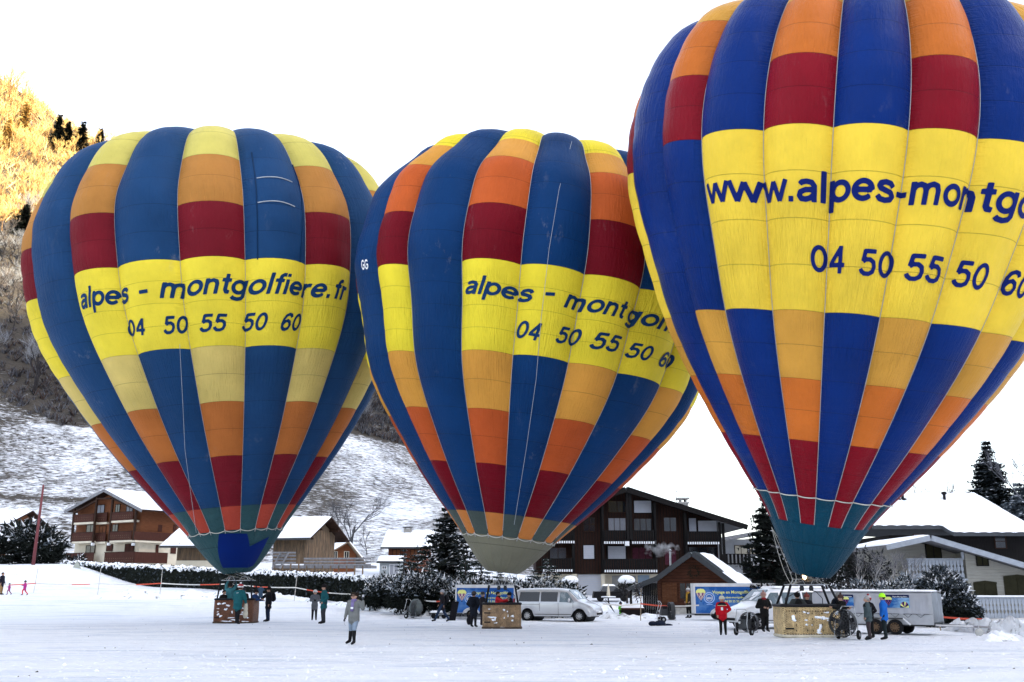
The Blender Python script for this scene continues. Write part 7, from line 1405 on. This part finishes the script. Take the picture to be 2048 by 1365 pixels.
def person(label, P, H, face, pose='stand', over=None, top=(.02, .02, .02), trousers=(.015, .015, .017), boots=BOOT, hat=None, hair=HAIRD, glove=None, coat=.78, lean=0.0, fat=1.0, extra=None, bare_hands=True, build_=1.0, glasses=False, tall_boots=False, child=False, group=None, mouth=True):
    """face: rotation in degrees, 0 = looking towards the camera, 90 = towards the right"""
    t = thing('person', label, 'person', P, math.radians(face), group); s = H / 1.75
    J = {k: np.array(v, float) for k, v in REST.items()}
    for k, v in POSES[pose].items(): J[k] = np.array(v, float)
    if over:
        for k, v in over.items(): J[k] = np.array(v, float)
    if child: J['head'] = J['head'] + np.array([0, 0, -.02])
    if lean:
        c, s2 = math.cos(lean), math.sin(lean); piv = J['hip']
        for k in ('waist', 'chest', 'neck', 'head', 'shL', 'elL', 'haL', 'shR', 'elR', 'haR'):
            d = J[k] - piv; J[k] = piv + np.array([d[0], d[1] * c - d[2] * s2, d[1] * s2 + d[2] * c])
    for k in J: J[k] = J[k] * s
    mt = clo(top); ml = clo(trousers); mg = glove or SKIN; hr = .108 * (1.2 if child else 1)
    F = fat
    segs = [('head', 'head', hr, hr, 3, None), ('neck', 'head', .062, .06, 3, None), ('chest', 'neck', .16 * F, .075, 0, (1.15, .8)), ('waist', 'chest', .155 * F, .17 * F, 0, (1.15, .85)), ('hip', 'waist', .165 * F, .155 * F, 0, (1.15, .9)),
        ('shL', 'elL', .082 * F, .068 * F, 0, None), ('elL', 'haL', .066 * F, .046 * F, 0, None), ('shR', 'elR', .082 * F, .068 * F, 0, None), ('elR', 'haR', .066 * F, .046 * F, 0, None), ('shL', 'neck', .08, .07, 0, None), ('shR', 'neck', .08, .07, 0, None),
        ('hL', 'kL', .115 * min(F, 1.08), .082, 1, None), ('kL', 'aL', .078, .058, 2 if tall_boots else 1, None), ('hR', 'kR', .115 * min(F, 1.08), .082, 1, None), ('kR', 'aR', .078, .058, 2 if tall_boots else 1, None), ('aL', 'tL', .06, .046, 2, None), ('aR', 'tR', .06, .046, 2, None)]
    bm = bmesh.new(); caps = []
    def cone(a, c, r0, r1, sc_=None):
        a = Vector(a); c = Vector(c); d = c - a; l = d.length
        for p, r_ in ((a, r0), (c, r1)):
            m_ = Matrix.Translation(p) @ (Matrix.Diagonal((sc_[0], sc_[1], 1, 1)) if sc_ else Matrix.Identity(4)); bmesh.ops.create_icosphere(bm, subdivisions=2, radius=r_, matrix=m_)
        if l > 1e-4:
            q = d.to_track_quat('Z', 'Y').to_matrix().to_4x4(); m_ = Matrix.Translation((a + c) / 2) @ ((Matrix.Diagonal((sc_[0], sc_[1], 1, 1)) @ q) if sc_ else q); bmesh.ops.create_cone(bm, cap_ends=True, segments=12, radius1=r0, radius2=r1, depth=l, matrix=m_)
    for a, c, r0, r1, k, sc_ in segs: cone(J[a], J[c], r0 * s, r1 * s, sc_); caps.append((J[a], J[c], r0 * s, r1 * s, k))
    # coat hem and, on the head, jaw, nose and ears
    hem = J['hip'] + np.array([0, 0, (coat - .94) * s]); cone(J['hip'], hem, .155 * F * s, .145 * F * s, (1.15, .85)); caps.append((J['hip'], hem, .19 * F * s, .19 * F * s, 0))
    hd = J['head']; cone(hd + np.array([0, -.015, -.05]) * s, hd + np.array([0, -.03, -.085]) * s, .078 * s, .055 * s); cone(hd + np.array([0, -.10, -.01]) * s, hd + np.array([0, -.118, -.035]) * s, .012 * s, .018 * s)
    for e in (-1, 1): cone(hd + np.array([e * .105, .0, -.01]) * s, hd + np.array([e * .107, .005, -.04]) * s, .02 * s, .016 * s)
    for a in ('L', 'R'): d = J['ha' + a] - J['el' + a]; d = d / (np.linalg.norm(d) + 1e-6); q = J['ha' + a] + d * .07 * s; cone(J['ha' + a], q, .036 * s, .034 * s); caps.append((J['ha' + a] + d * .02 * s, q, .034 * s, .034 * s, 4))
    me = bpy.data.meshes.new('body'); bm.to_mesh(me); bm.free(); o = bpy.data.objects.new('body', me); col.objects.link(o)
    md = o.modifiers.new('r', 'REMESH'); md.mode = 'VOXEL'; md.voxel_size = .021 * s; ms = o.modifiers.new('s', 'SMOOTH'); ms.iterations = 2; ms.factor = .5
    dg = bpy.context.evaluated_depsgraph_get(); me2 = bpy.data.meshes.new_from_object(o.evaluated_get(dg)); o.modifiers.clear(); o.data = me2; bpy.data.meshes.remove(me)
    n = len(me2.polygons); C_ = np.zeros(n * 3); me2.polygons.foreach_get('center', C_); C_ = C_.reshape(-1, 3); best = np.full(n, 1e9); mi = np.zeros(n, int)
    for a, c, r0, r1, k in caps:
        d = c - a; L2 = max(1e-9, d @ d); f = np.clip(((C_ - a) @ d) / L2, 0, 1); ds = np.linalg.norm(C_ - (a + f[:, None] * d), axis=1) - (r0 + (r1 - r0) * f); w_ = ds < best; best = np.where(w_, ds, best); mi = np.where(w_, k, mi)
    for m_ in (mt, ml, boots, SKIN, mg): me2.materials.append(m_)
    me2.polygons.foreach_set('material_index', mi); me2.polygons.foreach_set('use_smooth', [True] * n); me2.update()
    # five fingers on each hand, joined to the body mesh
    bm = bmesh.new(); bm.from_mesh(me2)
    for a in ('L', 'R'):
        d = Vector(J['ha' + a] - J['el' + a]).normalized(); sd = d.cross(Vector((0, 1, 0.2))).normalized(); nn = d.cross(sd); base = Vector(J['ha' + a]) + d * .085 * s
        for k in range(5):
            if k < 4: p0 = base + sd * ((k - 1.5) * .019 * s); p1 = p0 + d * (.035 + .006 * (k in (1, 2))) * s - nn * .006 * s; p2 = p1 + d * .026 * s - nn * .02 * s
            else: p0 = base - d * .05 * s + sd * .03 * s; p1 = p0 + (sd * .8 + d * .5) * .03 * s; p2 = p1 + (d * .9 + sd * .2) * .026 * s
            ring = []
            for p, rr in ((p0, .0095), (p1, .009), (p2, .007)): ring.append([bm.verts.new(p + (sd * math.cos(q) + nn * math.sin(q)) * rr * s) for q in (0, 1.57, 3.14, 4.71)])
            for u in range(2):
                for v_ in range(4): f = bm.faces.new((ring[u][v_], ring[u][(v_ + 1) % 4], ring[u + 1][(v_ + 1) % 4], ring[u + 1][v_])); f.material_index = 4; f.smooth = True
            f = bm.faces.new(ring[2]); f.material_index = 4
    bm.to_mesh(me2); bm.free(); o.name = 'body'; o.parent = t
    h = Vector(hd)
    b = MB()
    for e in (-1, 1): b.ball(h + Vector((e * .037, -.098, .012)) * s, (.014 * s, .008 * s, .009 * s), SHADE if glasses else HAIRD, 8, 5)
    if glasses: b.box(h.x - .075 * s, h.x + .075 * s, h.y - .115 * s, h.y - .10 * s, h.z - .008 * s, h.z + .03 * s, SHADE)
    b.box(h.x - .025 * s, h.x + .025 * s, h.y - .104 * s, h.y - .094 * s, h.z - .065 * s, h.z - .055 * s, mat('lips', (.28, .10, .09), .6, .05)); b.build('glasses' if glasses else 'eyes_and_mouth', t)
    if hair: b = MB(); b.ball(h + Vector((0, .02, .022)) * s, (.117 * s, .115 * s, .112 * s), hair, 14, 9); b.build('hair', t, True)
    if hat:
        c, kind = hat; m_ = clo(c, 'hat_fabric_%d_%d_%d' % tuple(int(v * 255) for v in c)); b = MB(); rr = .125 * s * (1.2 if child else 1)
        b.lathe([(rr * .98, -.02 * s), (rr * 1.04, .0), (rr * 1.0, .045 * s), (rr * .85, .09 * s), (rr * .5, .125 * s), (0, .138 * s)], h + Vector((0, .006, .035)) * s, m_, 14); b.lathe([(rr * 1.07, -.03 * s), (rr * 1.1, .0), (rr * 1.07, .03 * s)], h + Vector((0, .006, .035)) * s, clo(kind[1]) if isinstance(kind, tuple) else m_, 14)
        ht = b.build('hat', t, True)
        if kind == 'pompom' or isinstance(kind, tuple): b = MB(); b.ball(h + Vector((0, .01, .20)) * s, .045 * s, clo(kind[1]) if isinstance(kind, tuple) else m_, 9, 7, .1, rnd); b.build('pompom', ht, True)
    # jacket collar, hem band
    b = MB(); nk = Vector(J['neck']); b.lathe([(.085 * s, -.03 * s), (.092 * s, .02 * s), (.08 * s, .06 * s)], nk, mt, 12); b.build('collar', t, True)
    b = MB(); hp_ = Vector(hem); b.lathe([(.186 * F * s, .04 * s), (.190 * F * s, -.03 * s), (.182 * F * s, -.09 * s)], (0, 0, 0), mt, 16)
    b.v = [(hp_.x + x * .98, hp_.y + y * .74, hp_.z + z) for x, y, z in b.v]; b.build('jacket_hem', t, True)
    if extra: extra(t, {k: Vector(v) for k, v in J.items()}, s)
    return t
def at_feet(px, py, head_py):
    P = ground_hit(px, py); return P, (py - head_py) / pxm(P) * 1.0
def scarf(c, r=.1, drop=0):
    def f(t, J, s):
        b = MB(); b.lathe([(.09 * s, -.05 * s), (.115 * s, -.02 * s), (.115 * s, .03 * s), (.085 * s, .06 * s)], J['neck'] + Vector((0, -.01, .02)) * s, clo(c), 12)
        if drop: p = J['chest']; b.hexa([p + Vector((-.06, -.20, -drop)) * s, p + Vector((.05, -.20, -drop)) * s, p + Vector((.05, -.175, -drop)) * s, p + Vector((-.06, -.175, -drop)) * s, p + Vector((-.06, -.15, .14)) * s, p + Vector((.05, -.15, .14)) * s, p + Vector((.05, -.12, .14)) * s, p + Vector((-.06, -.12, .14)) * s], clo(c))
        b.build('scarf', t, True)
    return f
def backpack(c):
    def f(t, J, s): b = MB(); b.ball(J['chest'] + Vector((0, .25, -.05)) * s, (.17 * s, .12 * s, .25 * s), clo(c), 12, 9); b.ball(J['chest'] + Vector((0, .33, -.13)) * s, (.12 * s, .07 * s, .13 * s), clo(c), 10, 7); b.tube([J['shL'] + Vector((-.05, -.03, .08)) * s, J['chest'] + Vector((.13, -.16, 0)) * s, J['waist'] + Vector((.16, .0, 0)) * s], .018 * s, clo(c), 5); b.tube([J['shR'] + Vector((.05, -.03, .08)) * s, J['chest'] + Vector((-.13, -.16, 0)) * s, J['waist'] + Vector((-.16, .0, 0)) * s], .018 * s, clo(c), 5); b.build('backpack', t, True)
    return f
def chain(*fs):
    def f(t, J, s):
        for q in fs: q(t, J, s)
    return f
def badge(t, J, s):
    b = MB(); p = J['chest'] + Vector((-.01, -.175, -.12)) * s; b.box(p.x - .05 * s, p.x + .05 * s, p.y - .012, p.y, p.z - .07 * s, p.z + .07 * s, WHITE); b.tube([J['neck'] + Vector((.07, -.09, 0)) * s, p + Vector((0, 0, .07)) * s, J['neck'] + Vector((-.07, -.09, 0)) * s], .008 * s, clo((.2, .15, .3)), 4); b.build('badge', t)
def yoke(c1, c2):
    def f(t, J, s):
        b = MB(); ch_ = J['chest']; prof = [(.215, .04), (.205, .10), (.15, .15), (.09, .18)]; b.lathe([(r_ * s, z * s) for r_, z in prof], (0, 0, 0), clo(c1), 18); b.v = [(ch_.x + x * 1.12, ch_.y + y * .82, ch_.z + z) for x, y, z in b.v]; y_ = b.build('jacket_yoke', t, True)
        b = MB(); b.lathe([(.218 * s, .02 * s), (.218 * s, .045 * s)], (0, 0, 0), clo(c2), 18); b.v = [(ch_.x + x * 1.13, ch_.y + y * .84, ch_.z + z) for x, y, z in b.v]; b.build('pale_stripe', y_, True)
    return f
def letters(txt, m=WHT, h=.035):
    def f(t, J, s):
        V_, F_, W = text_mesh(txt, .2, .01, None); k = h / ASC * s; p = J['chest']
        nobj('lettering', np.stack([p.x + (W / 2 - V_[:, 0]) * k, np.full(len(V_), p.y + .165 * s), p.z + .06 * s + V_[:, 1] * k], -1), F_, m, parent=t)
    return f
# woman in the grey parka, nearest person
def woman(t, J, s):
    b = MB(); h = J['head']; r = random.Random(4)
    for i in range(26): a = r.uniform(.2, 2.94); b.ball(h + Vector((.13 * math.cos(a), .03 + .07 * math.sin(a), r.uniform(-.13, .09))) * s, (.05 * s, .045 * s, .065 * s), HAIRD, 7, 5, .15, r)
    b.build('curly_hair', t, True)
    b = MB(); b.tube([J['neck'] + Vector((.13 * math.cos(a), .02 + .11 * math.sin(a), .01)) * s for a in np.linspace(-.6, 3.75, 12)], .045 * s, clo((.25, .22, .17), 'fur_trim'), 8); b.build('fur_collar', t, True)
    b = MB(); p = J['haL'] + Vector((0, -.01, .10)) * s; b.box(p.x - .035 * s, p.x + .035 * s, p.y - .01, p.y + .01, p.z - .02 * s, p.z + .12 * s, clo((.45, .45, .47), 'phone_case')); b.build('phone', t)
    b = MB(); b.tube([J['haR'] + Vector((0, 0, -.08)) * s, J['haR'] + Vector((-.03, -.02, -.2)) * s, J['haR'] + Vector((.02, -.01, -.3)) * s], .004, BLACK, 3); b.build('wrist_cord', t)
P, H = at_feet(706, 1289.5, 1189)
person('woman in a light grey hooded parka and knee boots raising one hand, nearest person', P, H * .99, -16, 'stride', dict(elL=(.36, -.06, 1.22), haL=(.40, -.16, 1.47), elR=(-.27, .0, 1.17), haR=(-.31, -.06, .92), hip=(0, 0, .94), head=(-.02, -.02, 1.64)), (.15, .155, .148), (.20, .25, .31), hair=HAIRD, coat=.86, fat=1.12, glasses=True, tall_boots=True, glove=clo((.03, .03, .035), 'dark_glove'), extra=chain(scarf((.16, .13, .26), drop=.2), badge, woman))
P, H = at_feet(628, 1241, 1183.5); person('woman in a patterned grey coat and pale hat standing beside the man in teal', P, H, 12, 'front', None, (.10, .105, .115), (.015, .013, .016), hat=((.55, .54, .52), 'plain'), hair=HAIRG, coat=.74, tall_boots=True, glasses=True, glove=BOOT)
P, H = at_feet(646, 1248, 1173); person('tall man in a teal jacket seen from the side next to the woman in grey', P, H, -62, 'pockets', None, (.012, .075, .085), (.03, .03, .035), hair=HAIRD, hat=((.015, .012, .012), 'plain'), coat=.78, fat=1.1)
P, H = at_feet(535, 1244, 1178); person('person in a black coat with a rucksack reaching towards the left basket', P, H, -55, 'stand', dict(elR=(-.24, -.26, 1.22), haR=(-.2, -.42, 1.36)), (.010, .010, .012), (.012, .02, .045), hair=HAIRD, hat=((.012, .012, .015), 'plain'), coat=.76, fat=1.15, extra=backpack((.010, .010, .012)))
def sack(t, J, s):
    b = MB(); p = J['haR']; b.ball(p + Vector((0, -.02, -.22)) * s, (.10 * s, .09 * s, .27 * s), clo((.50, .46, .36), 'cream_sack'), 12, 9, .08, rnd); b.ball(p + Vector((.02, -.05, -.48)) * s, (.13 * s, .1 * s, .2 * s), clo((.50, .46, .36), 'cream_sack'), 12, 9, .08, rnd); b.build('cloth_sack', t, True)
P, H = at_feet(473, 1249, 1172); person('man in a teal jacket and striped hat bending at the left basket, seen from behind', P, H, 165, 'walk', dict(kR=(-.09, .05, .5), aR=(-.10, .1, .09), tR=(-.10, -.06, .04), kL=(.09, -.12, .52), aL=(.1, -.14, .09), tL=(.1, -.3, .04), elR=(-.30, -.08, 1.12), haR=(-.27, -.24, .98), elL=(.27, -.08, 1.14), haL=(.2, -.28, 1.0)), (.012, .085, .095), (.010, .010, .012), hat=((.35, .05, .05), ('s', (.6, .58, .56))), hair=HAIRD, coat=.76, fat=1.18, lean=.22, extra=chain(sack, letters('pilote')))
def in_basket(px, head_py, Y_, floor, **k):
    P = at(px, head_py, Y_); H = (P[2] - floor); P = P.copy(); P[2] = floor; return P, H
f1 = E1.org[2] + .1
def bp(label, px, hy, dY, face, pose, E, **k):
    P = at(px, hy, E.org[1] + dY); fl = E.org[2] + .08; H = (P[2] - fl) / (1 if pose != 'up' else 1); P = P.copy(); P[2] = fl; return person(label, P, max(1.2, H), face, pose, **k)
bp('passenger in dark clothes leaning at the left end of the left basket', 446, 1181, .1, 60, 'front', E1, top=(.02, .018, .016), hair=HAIRD, lean=.15)
bp('pilot in light teal with both arms raised to the burner of the left basket', 461, 1166, .35, 170, 'up', E1, top=(.05, .17, .19), hair=HAIRD)
bp('passenger in a dark pompom hat looking out of the left basket', 488, 1178, .2, 5, 'front', E1, top=(.02, .018, .02), hat=((.03, .03, .035), 'pompom'), hair=HAIRD)
bp('passenger in a blue jacket reaching over the right end of the left basket', 507, 1180, .1, 75, 'reach', E1, top=(.02, .05, .14), hat=((.012, .012, .014), 'plain'), lean=.25, hair=HAIRD)
P = at(519, 1226, E1.org[1] - .05); P[2] = E1.org[2] + .95
person('child in denim blue perched on the rim at the right end of the left basket', P, 1.12, 190, 'reach', dict(kL=(.1, -.3, .85), aL=(.1, -.22, .45), tL=(.1, -.38, .42), kR=(-.1, -.3, .85), aR=(-.1, -.22, .45), tR=(-.1, -.38, .42)), (.05, .09, .14), (.012, .012, .014), hat=((.01, .01, .012), 'plain'), child=True)
P, H = at_feet(884, 1244, 1183); person('man in a grey beanie and dark jacket walking left past the blue trailer', P, H, -88, 'walk', dict(aL=(.10, -.40, .10), tL=(.10, -.56, .06), aR=(-.1, .40, .12), tR=(-.1, .26, .04)), (.012, .013, .016), (.02, .035, .07), hat=((.26, .27, .29), 'plain'), hair=HAIRG, extra=backpack((.010, .010, .012)))
P, H = at_feet(947, 1255, 1187); person('tall backpacker in dark navy standing left of the middle basket', P, H, 155, 'pockets', None, (.010, .012, .018), (.008, .009, .012), hat=((.05, .045, .045), 'plain'), coat=.70, fat=1.22, extra=backpack((.008, .010, .016)), hair=HAIRD)
P, H = at_feet(960, 1253, 1188); person('person in a dark hooded coat close behind the tall backpacker', P + np.array([.1, .6, 0]), H, 120, 'pockets', None, (.014, .015, .018), (.03, .024, .028), hat=((.05, .045, .045), 'plain'), coat=.72, hair=HAIRG)
bp('passenger in a red and black jacket in the middle basket', 996, 1184, .1, 75, 'reach', E2, top=(.42, .02, .025), hair=HAIRD, extra=scarf((.012, .012, .012)))
bp('small passenger in black at the right end of the middle basket', 1019, 1187, .2, -60, 'front', E2, top=(.010, .010, .012), hat=((.012, .01, .012), 'plain'), glove=clo((.25, .04, .14), 'pink_glove'), hair=HAIRD)
P = ground_hit(1243, 1238); person('child in a bright green jacket sitting behind the snow heaps', P + np.array([0, .4, -.15]), 1.15, 50, 'front', dict(kL=(.1, -.3, .9), aL=(.1, -.4, .55), tL=(.1, -.5, .55), kR=(-.1, -.3, .9), aR=(-.1, -.4, .55), tR=(-.1, -.5, .55), hip=(0, 0, .88)), (.10, .48, .02), (.012, .012, .012), hat=((.02, .02, .03), 'pompom'), child=True)
P, H = at_feet(1384, 1238, 1181); person('person in a mustard scarf and pale pompom hat by the hut window', P + np.array([0, 1.0, 0]), H * 1.02, -50, 'pockets', None, (.035, .03, .024), (.010, .010, .010), hat=((.5, .5, .5), ('s', (.2, .2, .2))), extra=scarf((.40, .22, .03), drop=.42), hair=HAIRD)
P, H = at_feet(1447, 1270.5, 1196.5); person('man in a red jacket with black shoulders and pale cap standing before the white minibus', P, H, -12, 'hips', dict(elR=(-.27, .03, 1.15), haR=(-.24, -.08, .93)), (.42, .008, .016), (.008, .008, .009), hat=((.52, .52, .42), 'plain'), hair=None, coat=.84, fat=1.12, extra=chain(yoke((.010, .010, .018), (.5, .42, .25)), badge))
P, H = at_feet(1531, 1264.5, 1189.5); person('person in black with a red scarf and pink hat holding a cup', P, H, 8, 'front', dict(elL=(.34, .04, 1.12), haL=(.14, -.2, 1.08), elR=(-.34, .04, 1.12), haR=(-.12, -.2, 1.1)), (.009, .009, .010), (.009, .009, .010), hat=((.35, .20, .17), 'pompom'), hair=HAIRD, fat=1.15, extra=scarf((.25, .02, .03)))
bp('crew member in grey and black with his back to us in the nearest basket', 1594, 1187, .1, 175, 'front', E3, top=(.04, .045, .045), hat=((.008, .008, .008), 'plain'), fat=1.25, over=dict(elR=(-.36, .05, 1.2), elL=(.36, .05, 1.2)), extra=backpack((.008, .008, .009)), hair=HAIRD)
bp('passenger in black with a red brown pompom hat in the nearest basket', 1613, 1190, .25, 15, 'front', E3, top=(.010, .009, .012), hat=((.22, .06, .05), 'pompom'), hair=HAIRD, fat=1.1)
bp('hatless passenger in dark blue leaning out of the right end of the nearest basket', 1661, 1182, .0, 75, 'reach', E3, top=(.008, .010, .018), hair=HAIRG, lean=.45, fat=1.1)
P, H = at_feet(1703, 1279, 1195); person('person in a black coat and brown pompom hat leaning on the nearest basket rim', P + np.array([0, .7, 0]), H, -80, 'reach', None, (.008, .008, .009), (.008, .008, .009), hat=((.06, .035, .03), 'pompom'), hair=HAIRD, fat=1.2, lean=.08, coat=.72)
P, H = at_feet(1740, 1281, 1197); person('man in a grey and black jacket and brown trousers, leftmost of the three onlookers', P, H, -105, 'stand', dict(haL=(.26, -.10, .93), haR=(-.28, -.1, .95)), (.055, .075, .08), (.045, .034, .036), hair=HAIRG, fat=1.16, coat=.84, extra=yoke((.008, .008, .010), (.008, .008, .010)), glove=SKIN)
P, H = at_feet(1755, 1279, 1197); person('person in black with a striped headband, middle of the three onlookers', P + np.array([0, .6, 0]), H, -70, 'pockets', None, (.012, .012, .014), (.010, .010, .010), hat=((.5, .45, .45), ('s', (.35, .03, .04))), hair=HAIRD)
P, H = at_feet(1772, 1280.5, 1192.5); person('man in a bright blue jacket and neon yellow hat, rightmost of the three onlookers', P, H, -115, 'stand', dict(elR=(-.25, .03, 1.15), haR=(-.24, 0, .95)), (.012, .11, .42), (.012, .018, .020), hat=((.42, .95, .03), 'plain'), hair=HAIRD, fat=1.1, coat=.84)
for px_, hy, fy, c1, c2, lab, hat_ in ((17, 1168, 1190, (.30, .03, .16), (.16, .02, .09), 'small child in a purple pink snowsuit walking at the far left', ((.03, .03, .05), 'plain')), (48, 1163, 1191, (.40, .03, .20), (.60, .03, .04), 'small child in a pink jacket and red trousers walking at the far left', ((.03, .03, .05), 'pompom'))):
    P, H = at_feet(px_, fy, hy); person(lab, P, H, -60, 'walk', dict(aL=(.1, -.2, .1), tL=(.1, -.36, .06), elR=(-.28, -.1, 1.2), haR=(-.28, -.32, 1.2)), c1, c2, hat=hat_, child=True, fat=1.2, group=None)
P, H = at_feet(1, 1190, 1147); person('adult in a dark jacket and tan trousers cut off by the left edge', P, H, 80, 'stand', None, (.012, .012, .02), (.28, .18, .08), hair=HAIRD)
